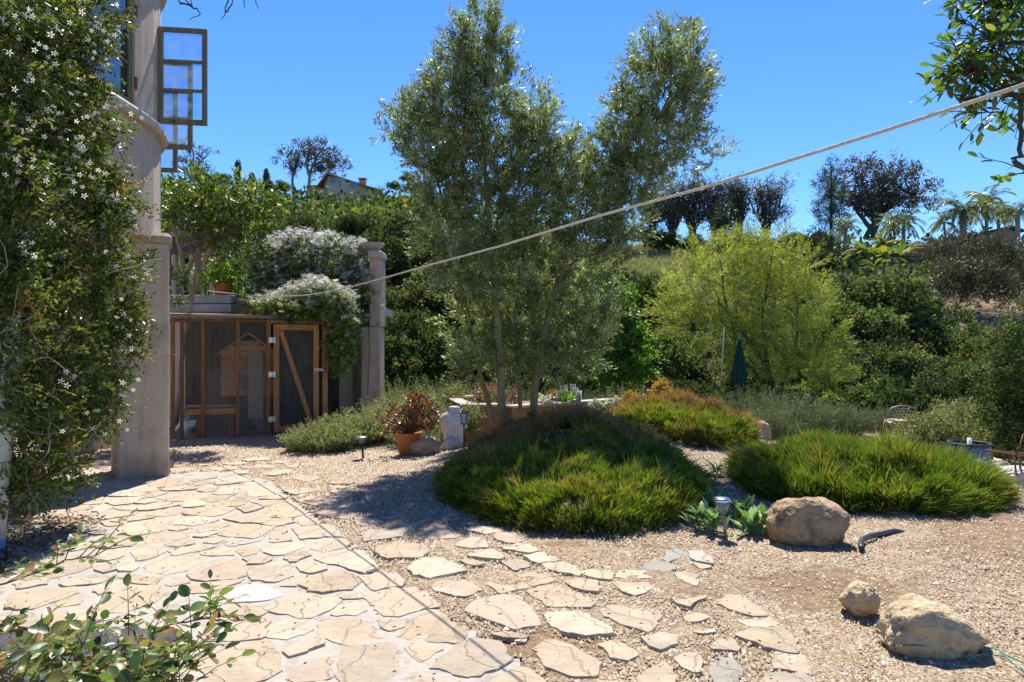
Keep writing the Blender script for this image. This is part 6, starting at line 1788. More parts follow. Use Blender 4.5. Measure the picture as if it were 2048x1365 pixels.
for i in range(7):
    t = (i + .5) / 7; e = ra_a + (ra_b - ra_a) * t; m_ = MB(); m_.beam((e[0] - cd[0] * .1, e[1] - cd[1] * .1, .80 - .76 * t + .02), (e[0] + cd[0] * .1, e[1] + cd[1] * .1, .80 - .76 * t + .02), .02, .02); m_.build('cleat', M['weathered'], rp)
# sheet leaning inside
m_ = MB(); e = at_px(512) - cn * .22; m_.box((e[0], e[1], .95), (.26, .02, 1.3), crz, rx=-.15); m_.build('leaning_board', M['weathered'], None, label='pale weathered board leaning inside the coop beside the hen house', cat='board')
# bench
be = empty('wooden_bench', 'low redwood bench standing behind the wire at the left end of the coop', 'bench')
e0, e1 = at_px(370) - cn * .25, at_px(475) - cn * .25
m_ = MB(); m_.beam((e0[0], e0[1], .56), (e1[0], e1[1], .56), .28, .035); m_.build('seat', M['weathered'], be, bevel=.004)
for px in (397, 462):
    e = at_px(px) - cn * .25; m_ = MB(); m_.box((e[0], e[1], .27), (.10, .2, .54), crz); m_.build('leg', M['redwood'], be, bevel=.004)
# ------------------------------------------------------------ garden bits
def hen2(px, Y, s, face, body, label, peck=False):
    x = Xat(px, Y); root = empty('hen', label, 'hen', (x, Y, gz1(x, Y)), rz=face)
    m = MB()
    # body as one swept surface: tail - back - breast - neck - head
    prof = [(-.24, .33, .012), (-.20, .30, .035), (-.14, .25, .065), (-.06, .21, .088), (.02, .20, .09), (.09, .225, .07), (.13, .27, .045), (.145, .32, .032), (.155, .36, .032), (.18, .375, .022), (.19, .375, .008)]
    if peck: prof = prof[:6] + [(.14, .21, .045), (.18, .17, .033), (.205, .13, .032), (.225, .11, .022), (.235, .10, .008)]
    m.tube([(a * s, 0, b * s) for a, b, c in prof], [c * s for a, b, c in prof], 10)
    for sy in (-1, 1):
        m.tube([(0, .035 * sy * s, .16 * s), (0, .04 * sy * s, .08 * s), (-.01 * s, .04 * sy * s, .01 * s), (.035 * s, .05 * sy * s, .004 * s)], [.028 * s, .010 * s, .008 * s, .005 * s], 6)
    m.build('body', body, root)
    w_ = MB()
    for sy in (-1, 1): w_.lathe([(.001, -.11 * s), (.05 * s, -.06 * s), (.06 * s, 0), (.04 * s, .06 * s), (.001, .09 * s)], 8, (-.03 * s, .07 * sy * s, .215 * s), sy=.4)
    w_.build('wing', body, root)
    hx_, hz_ = (prof[-3][0] * s, prof[-3][1] * s)
    c = MB()
    for i in range(4): c.box((hx_ + (i - 1.5) * .014 * s, 0, hz_ + .038 * s), (.010 * s, .006 * s, .03 * s))
    c.box((hx_ + .022 * s, 0, hz_ - .035 * s), (.014 * s, .012 * s, .03 * s)); c.build('comb', M['comb_red'], root)
    b = MB(); b.tube([(hx_ + .02 * s, 0, hz_), (hx_ + .06 * s, 0, hz_ - .012 * s)], [.010 * s, .001], 6); b.build('beak', M['straw'], root)
    return root
hen2(374, 12.55, 1.0, R(170), M['white_feather'], 'white hen with raised tail at the foot of the leftmost coop post', True)
hen2(378, 13.1, 1.15, R(-60), M['speckled_feather'], 'dark-headed hen with a red comb under the bench in the coop')

# big terracotta pot with the red succulent
pc = np.array([Xat(817, 10.15), 10.15, gz1(Xat(817, 10.15), 10.15)])
print('pot z', pc)
zt = Zat(865, 10.15); zb = Zat(911, 10.15)
pr = 28.5 / F * 10.15
pr_ = empty('flower_pot', 'large orange terracotta pot holding the dark red succulent', 'flower pot', (pc[0], pc[1], zb))
m_ = MB(); h_ = zt - zb; m_.lathe([(pr * .55, 0), (pr * .62, .004), (pr * .98, h_ * .97), (pr, h_ * .985), (pr, h_), (pr * .93, h_), (pr * .90, h_ * .92), (.001, h_ * .92)], 36); m_.build('pot', M['terracotta'], pr_)
m_ = MB(); m_.lathe([(pr * .89, h_ * .90), (pr * .5, h_ * .94), (.001, h_ * .95)], 18); m_.build('soil', M['mulch'], pr_)
FO['aeo'] = foliage('succulent_leaf', [(0, (.12, .02, .025)), (.28, (.24, .04, .04)), (.42, (.36, .11, .04)), (.58, (.38, .32, .05)), (1, (.24, .38, .06))], trans=.12, rough=.3, spec=.5)
ros = []
for k in range(4):
    rr_ = np.random.default_rng(400 + k); VV, rn_ = [], []
    ang = 0
    green = [.8, 1.0, .7, .45][k]
    for i in range(26):
        ang += 2.39996; t = i / 26; el = .05 + 1.25 * t; Ln = 1.0 - .62 * t
        d = np.array([math.cos(ang) * math.cos(el), math.sin(ang) * math.cos(el), math.sin(el)]); s_ = np.array([-math.sin(ang), math.cos(ang), 0]); u = np.cross(s_, d)
        b0 = d * .06; m1 = d * Ln * .65 + s_ * .19 * Ln - u * 0; m2 = d * Ln * .65 - s_ * .19 * Ln; tip = d * Ln + np.array([0, 0, .1]) * Ln; mid = d * Ln * .6 - np.array([0, 0, .05])
        VV += [b0, m1, tip, m2]; rn_.append(np.clip(.15 + green * t * 1.15 + rr_.normal() * .06, 0, 1))
    ros.append(np_mesh('rosette', np.array(VV), np.arange(len(VV)).reshape(-1, 4), FO['aeo'], rnd=rn_))
def succulent(root_c, pts, label, cat='succulent', name='succulent', scale_px=(10, 16), Y=10.15, mats=None, group=None):
    rt = empty(name, label, cat, tuple(root_c), group=group); sm = MB(); rr_ = random.Random(len(pts))
    for i, (px, py) in enumerate(pts):
        yy = Y + rr_.uniform(-.16, .16); p = P(px, py, yy) - root_c; s = rr_.uniform(*scale_px) / F * Y
        o = link('rosette', ros[rr_.choice([0, 1, 2, 3, 3])], rt, loc=tuple(p)); o.scale = (s, s, s)
        d = Vector((p[0] * 1.0, p[1] * .5 - .55, .55)).normalized(); o.rotation_euler = d.to_track_quat('Z', 'Y').to_euler()
        mid = Vector(p) * .55 + Vector((0, 0, .02)); sm.tube([(0, 0, 0), mid, tuple(p)], [.016, .012, .009], 5)
    sm.build('stem', M['stem_red'], rt); return rt
AE = [(757, 828), (765, 842), (778, 826), (781, 850), (790, 837), (770, 866), (800, 826), (805, 842), (804, 856), (812, 832), (820, 848), (792, 862), (815, 860), (820, 820), (830, 840), (829, 812), (826, 797), (838, 797), (844, 805), (834, 788), (846, 790), (850, 815), (843, 830), (845, 842), (855, 828), (861, 835), (868, 820), (873, 828), (866, 845), (858, 850), (872, 840), (848, 855), (835, 858), (818, 793), (833, 850), (796, 850), (786, 815), (838, 818), (858, 812), (776, 838), (852, 800), (825, 806), (841, 786), (862, 855), (808, 818)]
succulent(np.array([pc[0], pc[1], zt - .03]), AE, 'dark red branching succulent with yellow-green rosette centres in the big terracotta pot', scale_px=(10, 17))

# stone torso
ts = MB(); Yt = 10.45; sc = Yt / F
tx, tzb = Xat(908, Yt), Zat(896, Yt)
ts.lathe([(19 * sc, 0), (20 * sc, 10 * sc), (21 * sc, 28 * sc), (24 * sc, 48 * sc), (26.5 * sc, 60 * sc), (24 * sc, 67 * sc), (15 * sc, 71 * sc), (12 * sc, 74 * sc), (12.5 * sc, 79 * sc), (9 * sc, 83 * sc), (.001, 84 * sc)], 22, (tx, Yt, tzb), sy=.6)
for s in (-1, 1): ts.lathe([(.001, -22 * sc), (6 * sc, -16 * sc), (8.5 * sc, 0), (6 * sc, 7 * sc), (.001, 10 * sc)], 12, (tx + s * 20 * sc, Yt - .02, tzb + 57 * sc), sy=.8)
M['worn_stone'] = surf('worn_stone', (.30, .23, .15), (.72, .68, .62), scale=5, rough=.75, bump=.8, bscale=18, c3=(.56, .50, .42), stretch=(1, 1, .35), dist=.03)
to = ts.build('stone_torso', M['worn_stone'], None, label='weathered pale stone torso sculpture standing right of the terracotta pot', cat='sculpture')

# solar lights
def lantern(px, py_cap, Y, label, w_px=19, h_px=24, foot=None):
    s = Y / F; x = Xat(px, Y); zc = Zat(py_cap, Y); z0 = gz1(x, Y) - .03 if foot is None else foot
    root = empty('solar_lantern', label, 'solar light', (x, Y, z0)); zc -= z0; r_ = w_px / 2 * s
    m_ = MB(); m_.lathe([(r_ * .96, 0), (r_, .006), (r_ * .55, .018 + 2 * s), (r_ * .5, .022 + 2.5 * s), (.001, .024 + 2.5 * s)], 20, (0, 0, zc)); m_.lathe([(.001, 0), (r_ * .96, 0)], 20, (0, 0, zc)); m_.build('cap', M['pewter'], root)
    hh_ = h_px * s * .72
    m_ = MB(); m_.lathe([(r_ * .52, -hh_), (r_ * .68, -.002)], 12, (0, 0, zc)); m_.build('lens', M['clear_pane'], root)
    m_ = MB()
    for k in range(4):
        a = math.pi / 4 + k * math.pi / 2; m_.tube([(r_ * .58 * math.cos(a), r_ * .58 * math.sin(a), zc - hh_), (r_ * .74 * math.cos(a), r_ * .74 * math.sin(a), zc - .002)], .004, 4)
    m_.lathe([(.001, -hh_ - .012), (r_ * .45, -hh_ - .01), (r_ * .62, -hh_), (.001, -hh_ + .004)], 14, (0, 0, zc)); m_.build('cage', M['plastic_black'], root)
    m_ = MB(); m_.tube([(0, 0, 0), (0, 0, zc - hh_ - .008)], .011, 8); m_.build('stake', M['plastic_black'], root)
    return root
lantern(928, 829, 9.75, 'black solar lantern in front of the stone torso', 24, 26)
lantern(857, 857, 10.6, 'small solar lantern half hidden behind the terracotta pot', 16, 22)
lantern(957, 789, 11.6, 'solar lantern on the planter beside the pink flowering plant', 16, 22)
lantern(1033, 797, 11.5, 'solar lantern seen between the two left tree trunks', 11, 20)
lantern(1080, 792, 12.2, 'flat-capped solar light just right of the right tree trunk', 14, 18)
lantern(1109, 800, 11.0, 'solar lantern next to the white flowering shrub, in front of the cacti', 19, 24)
lantern(1149, 805, 11.0, 'solar lantern below the silver cacti, left of its close neighbour', 14, 20)
lantern(1168, 808, 10.7, 'solar lantern right of its close neighbour, below the silver cacti', 18, 22)
lantern(1288, 794, 13.3, 'lone solar light standing above the rusty grass cushion', 16, 18)
# flat-headed light at the left
x, Y_ = Xat(727, 9.9), 9.9
rt = empty('path_light', 'flat-topped blue-grey solar path light left of the terracotta pot', 'solar light', (x, Y_, gz1(x, Y_)))
zc = Zat(878, Y_) - rt.location.z
m_ = MB(); m_.lathe([(.001, -.006), (.062, -.004), (.088, .008), (.088, .022), (.07, .034), (.001, .038)], 24, (-.03, 0, zc)); m_.build('cap', M['pewter'], rt)
m_ = MB(); m_.lathe([(.026, -.07), (.045, -.006)], 14, (-.028, 0, zc)); m_.build('lens', M['clear_pane'], rt)
m_ = MB(); m_.tube([(0, 0, -.02), (-.024, 0, zc - .07)], .016, 8); m_.lathe([(.001, -.09), (.03, -.085), (.03, -.065), (.001, -.06)], 12, (-.026, 0, zc)); m_.build('stake', M['plastic_black'], rt)
# silver one by the boulder
c = G(1454, 1078, 0); rt = empty('path_light', 'shiny steel cone-shaped solar light standing in the grey-leaved plants', 'solar light', (c[0], c[1], gz1(c[0], c[1])))
zc = Zat(1003, c[1]) - rt.location.z; dx = -.042
m_ = MB(); m_.lathe([(.001, 0), (.07, .0), (.085, .006), (.062, .03), (.035, .036), (.001, .037)], 24, (dx, 0, zc)); m_.build('cap', M['steel'], rt)
m_ = MB(); m_.lathe([(.024, -.115), (.062, -.002)], 20, (dx * .95, 0, zc)); m_.build('lens', M['clear_pane'], rt)
m_ = MB()
for k in range(18):
    a = k * 2 * math.pi / 18; m_.tube([(.025 * math.cos(a) + dx * .95, .025 * math.sin(a), zc - .115), (.063 * math.cos(a) + dx * .95, .063 * math.sin(a), zc - .003)], .0022, 3)
m_.build('rib', M['steel'], rt)
m_ = MB(); m_.tube([(0, 0, -.03), (dx * .9, 0, zc - .115)], .013, 10); m_.lathe([(.013, -.14), (.022, -.135), (.024, -.112), (.001, -.11)], 12, (dx * .92, 0, zc)); m_.build('stake', M['bronze_metal'], rt)
# one lying in the grass
q = P(1021, 962, 6.85); rt = empty('path_light', 'white-capped solar light sunk in the big green grass cushion', 'solar light', (q[0], q[1], q[2]))
m_ = MB(); m_.lathe([(.001, -.01), (.06, -.008), (.075, 0), (.055, .018), (.001, .024)], 22, (0, 0, 0)); o = m_.build('cap', M['steel'], rt); o.rotation_euler = (R(-14), R(10), 0)
m_ = MB(); m_.tube([(0, 0, -.02), (.02, .02, -.3)], .012, 8); m_.build('stake', M['plastic_black'], rt)

# ------------------------------------------------------------ raised planter
pl = empty('raised_planter', 'low terracotta-coloured stucco planter with a pale coping behind the tree trunks', 'planter')
def pwall(a, b, z0, z1, th=.18, cap_=True):
    m_ = MB(); m_.beam((a[0], a[1], (z0 + z1) / 2), (b[0], b[1], (z0 + z1) / 2), th, z1 - z0); m_.build('wall', M['planter_clay'], pl)
    if cap_: m_ = MB(); m_.beam((a[0], a[1], z1 + .024), (b[0], b[1], z1 + .024), th + .05, .045); m_.build('coping', M['coping'], pl, bevel=.01)
A_ = (Xat(932, 11.0), 11.0); B_ = (Xat(1005, 11.1), 11.1); C_ = (Xat(1216, 12.6), 12.6); D_ = (Xat(893, 13.6), 13.6); E_ = (Xat(951, 13.9), 13.9)
zt_ = Zat(814, 11.0)
pwall(A_, B_, -.1, zt_); pwall((B_[0] + .1, B_[1] + .02), C_, -.1, Zat(810, 11.8)); pwall((A_[0] + .02, A_[1] + .1), D_, -.1, zt_ - .01); pwall((D_[0] + .1, D_[1] + .05), E_, -.1, Zat(797, 13.7)); pwall((C_[0], C_[1] + .1), (C_[0] + .2, C_[1] + 1.5), -.1, .55)
m_ = MB(); m_.prism([(A_[0] + .12, A_[1] + .12), (B_[0], B_[1] + .12), (C_[0] - .1, C_[1] + .1), (C_[0] + .1, C_[1] + 1.4), (E_[0], E_[1] - .1), (D_[0] + .1, D_[1])], -.1, zt_ - .12); m_.build('soil', M['mulch'], pl)
# cacti
def cactus(px, top, bot, wpx, Y, label):
    s = Y / F; m_ = MB(); x = Xat(px, Y); zb_ = Zat(bot, Y); h = (bot - top) * s; r_ = wpx / 2 * s
    n = 22; vs = []; fs = []; prof = [(.9, 0), (1, .2), (1, .75), (.85, .9), (.5, .98), (.05, 1.0)]
    for rr_, z in prof:
        for k in range(n): a = 2 * math.pi * k / n; q = r_ * rr_ * (1 if k % 2 else .8); vs.append((q * math.cos(a), q * math.sin(a), z * h))
    for i in range(len(prof) - 1):
        for k in range(n): fs.append((i * n + k, i * n + (k + 1) % n, (i + 1) * n + (k + 1) % n, (i + 1) * n + k))
    root = empty('column_cactus', label, 'cactus', (x, Y, zb_)); mm = MB().add(vs, fs, 0, False); mm.build('stem', M['cactus'], root)
    rng = np.random.default_rng(int(px)); m = 500; a = rng.random(m) * 6.283; z = rng.random(m) ** .7 * h; p = np.stack([r_ * np.cos(a), r_ * np.sin(a), z], 1)
    V, Fc = leaf_arrays(p, np.stack([np.cos(a), np.sin(a), .5 + rng.random(m)], 1), .028, .003, rng); link('spines', np_mesh('spines', V, Fc, FO['spine'], rnd=rng.random(m)), root, kind='stuff')
M['cactus'] = surf('cactus', (.10, .15, .11), (.22, .27, .23), scale=20, rough=.7, bump=.2)
FO['spine'] = foliage('white_spine', [(0, (.55, .55, .52)), (1, (.8, .8, .78))], trans=.3, tcol=(1, 1, 1))
for (px, t_, b_, w_, Y_, lb) in [(1119, 783, 812, 8, 12.0, 'shortest silver column cactus at the left of the cactus group'), (1125, 773, 812, 8, 12.3, 'silver column cactus second from the left in the cactus group'), (1130, 771, 812, 7, 12.6, 'silver column cactus standing behind the left pair'), (1131, 781, 812, 6, 12.1, 'thin silver column cactus beside the yellow spiky plant'), (1146, 769, 812, 8, 12.4, 'tallest silver column cactus of the right-hand group'), (1151, 776, 812, 8, 12.2, 'silver column cactus in the middle of the right-hand group'), (1157, 784, 812, 9, 12.0, 'short silver column cactus at the right end of the group'), (1159, 782, 810, 6, 12.5, 'thin silver column cactus behind the short right one')]:
    cactus(px, t_, b_, w_, Y_, lb)
# planter plants
FO['pink'] = foliage('pink_leaf', [(0, (.12, .05, .05)), (.5, (.30, .10, .12)), (1, (.52, .25, .34))], trans=.3)
FO['orange'] = foliage('orange_leaf', [(0, (.20, .22, .05)), (.5, (.45, .28, .06)), (1, (.60, .26, .08))], trans=.3)
FO['paleleaf'] = foliage('pale_leaf', [(0, (.25, .28, .20)), (.5, (.5, .5, .45)), (1, (.72, .70, .66))], trans=.3)
def clump(px, py_base, Y, wpx, hpx, n, fm_, lb, name, cat, seed, L=.05, Wd=.02, **kw):
    s = Y / F; small_plant(name, lb, cat, (Xat(px, Y), Y, Zat(py_base, Y)), wpx / 2 * s * 1.1, hpx * s, n, L, Wd, fm_, seed, **kw)
clump(940, 862, 10.7, 60, 40, 1400, FO['sage'], 'low green weeds growing against the face of the raised planter', 'leafy_weeds', 'plant', 48, .04, .02)
clump(912, 812, 12.6, 60, 34, 1600, FO['sage'], 'green sprigs hanging over the left arm of the raised planter', 'leafy_weeds', 'plant', 49, .04, .02)
clump(975, 822, 11.7, 52, 40, 2200, FO['pink'], 'bushy plant with pink flower heads left of the slender trunks', 'flowering_plant', 'plant', 31, .035, .018)
clump(985, 822, 11.5, 60, 26, 1500, FO['sage'], 'low green clump under the pink flowering plant', 'flowering_plant', 'plant', 32, .04, .02)
clump(1028, 820, 11.8, 34, 32, 1000, FO['pink'], 'smaller pink-topped plant between the slender trunks', 'flowering_plant', 'plant', 33, .035, .018)
clump(1087, 822, 11.6, 30, 26, 1500, FO['paleleaf'], 'round whitish curly-leaved plant right of the slender trunks', 'white_shrub', 'plant', 34, .03, .025)
clump(1108, 812, 12.5, 22, 24, 600, FO['orange'], 'orange spiky flowers left of the silver cacti', 'orange_plant', 'plant', 35, .08, .012, up=1.4)
clump(1136, 812, 11.9, 22, 16, 260, FO['bright'], 'small yellow-green spiky rosette among the silver cacti', 'spiky_plant', 'plant', 36, .16, .014, up=1.5, jit=.5)
for i, (px, py, lb) in enumerate([(1190, 815, 'leftmost white-flowered tuft between planter and rusty grass'), (1212, 818, 'middle white-flowered tuft beside the rusty grass'), (1232, 810, 'right white-flowered tuft touching the rusty grass cushion')]):
    clump(px, py + 8, 11.6, 22, 20, 500, FO['paleleaf'], lb, 'white_flowers', 'plant', 40 + i, .035, .025)
clump(1258, 812, 12.4, 28, 22, 900, FO['orange'], 'yellow succulent clump above the left of the rusty grass cushion', 'yellow_succulent', 'plant', 44, .05, .025)
clump(1318, 806, 12.6, 40, 36, 1300, FO['orange'], 'orange-tipped bushy succulent behind the rusty grass cushion', 'orange_succulent', 'plant', 45, .05, .025)

# ------------------------------------------------------------ herb and flowering shrubs
def wands(name, label, cx, cy, rx, ry, h, nw, per, seed, fm_, L=.036, Wd=.008, lean=.3, zoff=0, side=.7, stemm='stem_green', group=None, wr=.004):
    """shrub of upright leafy wands"""
    rng = np.random.default_rng(seed); a = rng.random(nw) * 6.283; r = rng.random(nw) ** .5
    bx_ = cx + rx * r * np.cos(a) * .75; by_ = cy + ry * r * np.sin(a) * .75
    d = unit(np.stack([np.cos(a) * r * lean * 2, np.sin(a) * r * lean * 2, np.ones(nw)], 1) + rng.normal(size=(nw, 3)) * .16)
    H = h * (.55 + .5 * rng.random(nw)) * (1 - .25 * r ** 2)
    zb_ = gz(bx_, by_) + zoff; base = np.stack([bx_, by_, zb_], 1)
    k = np.repeat(np.arange(nw), per); t = rng.random(len(k)) ** .75
    bend = unit(rng.normal(size=(nw, 3)) * [1, 1, .2]) * .12
    pos = base[k] + d[k] * (H[k] * t)[:, None] + bend[k] * (H[k] * t ** 2)[:, None]
    rn_ = unit(rng.normal(size=(len(k), 3))); dd = unit(d[k] * .6 + rn_ * side)
    V, Fc = leaf_arrays(pos + rn_ * .01, dd, L * (.7 + .6 * rng.random(len(k))), Wd, rng)
    rt = empty(name, label, 'shrub', group=group)
    rnd = np.clip(.32 + .38 * t + .15 * rng.normal(size=len(k)) + .1 * rng.normal(size=nw)[k], 0, 1)
    link('foliage', np_mesh('foliage', V, Fc, fm_, rnd=rnd), rt, kind='stuff')
    sm = MB()
    for i in range(0, nw, max(1, nw // 160)):
        sm.tube([tuple(base[i]), tuple(base[i] + d[i] * H[i] * .5 + bend[i] * H[i] * .25), tuple(base[i] + d[i] * H[i] + bend[i] * H[i])], [wr, wr * .8, wr * .3], 3)
    sm.build('stems', M[stemm], rt, kind='stuff')
    return base, d, H, bend
def wpx(name, label, px, py_top, Y, wpx_, zg, seed, **kw):
    s = Y / F; h = Zat(py_top, Y) - gz1(Xat(px, Y), Y) - kw.get('zoff', 0)
    kw.setdefault('nw', 420); kw.setdefault('per', 29)
    return wands(name, label, Xat(px, Y), Y, wpx_ / 2 * s, wpx_ / 2 * s * .8, max(h, .2), kw.pop('nw'), kw.pop('per'), seed, kw.pop('fm', FO['rosemary']), **kw)
wpx('rosemary_bush', 'grey-green rosemary bush left of the closed umbrella', 1380, 775, 14.5, 190, 0, 501)
wpx('rosemary_bush', 'upright rosemary bush at the foot of the closed umbrella', 1500, 765, 13.5, 150, 0, 502)
wpx('rosemary_bush', 'large upright rosemary bush between the rusty grass and the garden chair', 1585, 772, 12.6, 150, 0, 503, nw=620)
wpx('rosemary_bush', 'low rosemary bush just left of the garden chair', 1680, 800, 12.8, 110, 0, 504)
wpx('rosemary_bush', 'dense rosemary bush behind the yellow succulents', 1260, 762, 14.6, 170, 0, 505)
wpx('rosemary_bush', 'small rosemary bush behind the cacti', 1160, 768, 14.8, 120, 0, 506)
wpx('rosemary_bush', 'dark rosemary bush directly behind the weathered rock', 1540, 812, 11.9, 90, 0, 507, nw=260)
wpx('rosemary_bush', 'rosemary bush right behind the garden chair', 1770, 812, 13.4, 130, 0, 508)
wpx('rosemary_bush', 'tall green herb bush behind the planter at the left', 900, 742, 15, 200, 0, 509, fm=FO['sage'])
wpx('rosemary_bush', 'green herb bush behind the slender trunks', 1020, 752, 15, 190, 0, 510)
wpx('rosemary_bush', 'green herb bush next to the tall terrace pillar', 800, 748, 14.4, 110, 0, 511, fm=FO['sage'])
for i, (px, top, Y, w_, nw, lb) in enumerate([(640, 838, 10.75, 120, 520, 'fine-leaved sage shrub spilling over the gravel in front of the coop door'), (700, 815, 11.3, 120, 520, 'fine-leaved sage shrub between the coop and the flat-topped path light'), (770, 792, 11.9, 150, 700, 'large tangled sage shrub behind the red succulent'), (850, 778, 12.3, 140, 620, 'tangled sage shrub with yellow tips between the planter and the succulent'), (730, 800, 12.6, 110, 420, 'sage shrub at the foot of the tall terrace pillar'), (830, 830, 11.0, 90, 260, 'twiggy low sage shrub right behind the terracotta pot'), (880, 800, 11.6, 80, 260, 'sage sprigs left of the planter, behind the stone torso')]):
    wpx('sage_shrub', lb, px, top, Y, w_, 0, 520 + i, fm=FO['sage'], nw=nw, per=30, L=.032, Wd=.017, lean=.55, side=1.0, stemm='bark_grey', wr=.003)
# right-hand hedge of mixed leaves, low, behind the chair and fire ring
for i, (px, py, rx, ry, Y, f_, lb) in enumerate([(1850, 870, 55, 40, 10.8, 'sage', 'yellow-green bush right of the garden chair'), (1920, 850, 55, 45, 11.2, 'sage', 'golden-green bush behind the metal fire ring'), (1985, 880, 50, 45, 10.3, 'sage', 'small-leaved yellowish bush at the right behind the fire ring')]):
    bl = pxblobs([(px + dx * rx * .6, py + dy * ry * .5, rx * .55, ry * .55) for dx, dy in ((-1, .3), (0, -.4), (1, .3), (0, .6), (-.5, -.3), (.6, -.3))], Y, 1.0, .2, i)
    tree('hedge_bush', lb, 'bush', bl, None, 9000, .035, .018, FO['sage'], M['bark_dark'], 540 + i, per=22, twig=.2, spread=.5, up=.5, jit=.8)

# grey-leaved rosettes around the steel light
gl = []
for k in range(3):
    b0 = .5; vs = [(0, 0, 0), (.10, .35, .03), (.13, .7, .05), (0, 1.0, -.06), (-.13, .7, .05), (-.10, .35, .03), (0, .4, -.01), (0, .72, 0)]
    fs = [(0, 1, 6), (1, 2, 7, 6), (2, 3, 7), (3, 4, 7), (4, 5, 6, 7), (5, 0, 6)]
    me = bpy.data.meshes.new('leaf'); me.from_pydata(vs, [], fs); me.materials.append(FO['grey']); a = me.attributes.new('rnd', 'FLOAT', 'FACE'); a.data.foreach_set('value', [[.25, .55, .8][k]] * len(fs)); me.polygons.foreach_set('use_smooth', [True] * len(fs)); me.update(); gl.append(me)
rg = random.Random(9)
def rosette_plant(px, py, label, n, s, Yo=0):
    c = G(px, py, 0); x, y = c[0], c[1] + Yo; rt = empty('gazania_plant', label, 'plant', (x, y, gz1(x, y)))
    for i in range(n):
        a = rg.uniform(0, 6.283); el = rg.uniform(.25, 1.25); d = Vector((math.cos(a) * math.cos(el), math.sin(a) * math.cos(el), math.sin(el)))
        o = link('leaf', gl[rg.choice([0, 1, 1, 2])], rt, loc=tuple(Vector((rg.gauss(0, .03), rg.gauss(0, .03), rg.uniform(0, .10))) * s * 8))
        L = s * rg.uniform(.7, 1.25); o.scale = (L, L, L); o.rotation_euler = (el, 0, a - math.pi / 2); 
    return rt
for (px, py, lb, n, s) in [(1400, 1062, 'leftmost grey-green leafy rosette by the steel light', 26, .13), (1425, 1070, 'grey-green rosette just left of the steel light', 20, .12), (1425, 1035, 'grey-green rosette behind the steel light, at its left', 22, .14), (1480, 1050, 'grey-green rosette just right of the steel light', 26, .14), (1505, 1072, 'lighter green rosette between the steel light and the boulder', 26, .14), (1525, 1060, 'grey-green rosette touching the big brown boulder', 18, .12), (1435, 975, 'small silvery rosette at the left tip of the shaggy grass', 16, .11)]:
    rosette_plant(px, py, lb, int(n * 2.4), s * 1.22)

# ------------------------------------------------------------ umbrella, pole, chair, fire ring
Yu = 15.5; um = empty('closed_umbrella', 'closed dark green garden umbrella standing at the feathery tree', 'umbrella', (Xat(1479, Yu), Yu, 0))
m_ = MB(); m_.tube([(0, 0, -.4), (0, 0, Zat(668, Yu))], .022, 8); m_.build('pole', M['bark_grey'], um)
vs = []; fs = []; n = 16; prof = [(Zat(774, Yu), .13), (Zat(750, Yu), .19), (Zat(735, Yu), .15), (Zat(715, Yu), .11), (Zat(695, Yu), .06), (Zat(676, Yu), .02)]
for z, r_ in prof:
    for k in range(n): a = 2 * math.pi * k / n; q = r_ * (1.0 if k % 2 else .62); vs.append((q * math.cos(a), q * math.sin(a), z))
for i in range(len(prof) - 1):
    for k in range(n): fs.append((i * n + k, i * n + (k + 1) % n, (i + 1) * n + (k + 1) % n, (i + 1) * n + k))
MB().add(vs, fs).build('canopy', M['green_canvas'], um)
Yq = 15.2; m_ = MB(); m_.tube([(Xat(1442, Yq), Yq, Zat(760, Yq)), (Xat(1448, Yq), Yq, Zat(655, Yq))], .010, 8); m_.build('white_pole', M['white_paint'], None, label='slim pale pole leaning in the feathery tree, left of the closed umbrella', cat='pole')
# cast metal chair
Yc = 11.6; sc = Yc / F
chx = empty('garden_chair', 'ornate bronze-coloured cast metal garden chair with a round back', 'chair', (Xat(1795, Yc), Yc, 0))
def cz(py): return Zat(py, Yc)
def cx_(px): return Xat(px, Yc) - chx.location.x
arc = [(1774, 852), (1773, 838), (1777, 824), (1785, 816), (1800, 812), (1818, 813), (1830, 818), (1835, 830), (1832, 846), (1828, 858)]
m_ = MB(); m_.tube([(cx_(a), .0 + (b - 812) * .0012, cz(b)) for a, b in arc], .013, 8); m_.build('back_frame', M['bronze_metal'], chx)
m_ = MB()
rr_ = random.Random(3)
for row in range(7):
    yb = 820 + row * 5.8; half = 15 - row * 1.5
    nn = max(2, int(half / 3.2))
    for k in range(nn):
        px = 1803 + (k - (nn - 1) / 2) * (2 * half / nn) + (3 if row % 2 else 0); m_.lathe([(.001, -.02), (.022, -.008), (.026, .006), (.014, .02), (.001, .024)], 7, (cx_(px), .02, cz(yb)), sy=.35)
m_.tube([(cx_(1790), .02, cz(815)), (cx_(1796), .02, cz(840)), (cx_(1802), .02, cz(862))], .006, 5); m_.tube([(cx_(1820), .02, cz(815)), (cx_(1814), .02, cz(840)), (cx_(1806), .02, cz(862))], .006, 5)
m_.build('back_panel', M['bronze_metal'], chx, kind='stuff')
for s, (a, b) in ((-1, (1752, 842)), (1, (1824, 846))):
    m_ = MB(); m_.tube([(cx_(1774 if s < 0 else 1830), .02, cz(842)), (cx_(a + 8), -.25, cz(b - 1)), (cx_(a), -.42, cz(b)), (cx_(a) - .0, -.46, cz(b + 8)), (cx_(a + 3), -.42, .42)], .02, 8); m_.lathe([(.001, -.03), (.026, -.015), (.03, 0), (.02, .018), (.001, .024)], 10, (cx_(a), -.43, cz(b))); m_.build('armrest', M['bronze_metal'], chx)
m_ = MB(); m_.lathe([(.001, -.015), (.26, -.01), (.27, .006), (.001, .015)], 20, (0, -.2, .42)); m_.build('seat', M['bronze_metal'], chx)
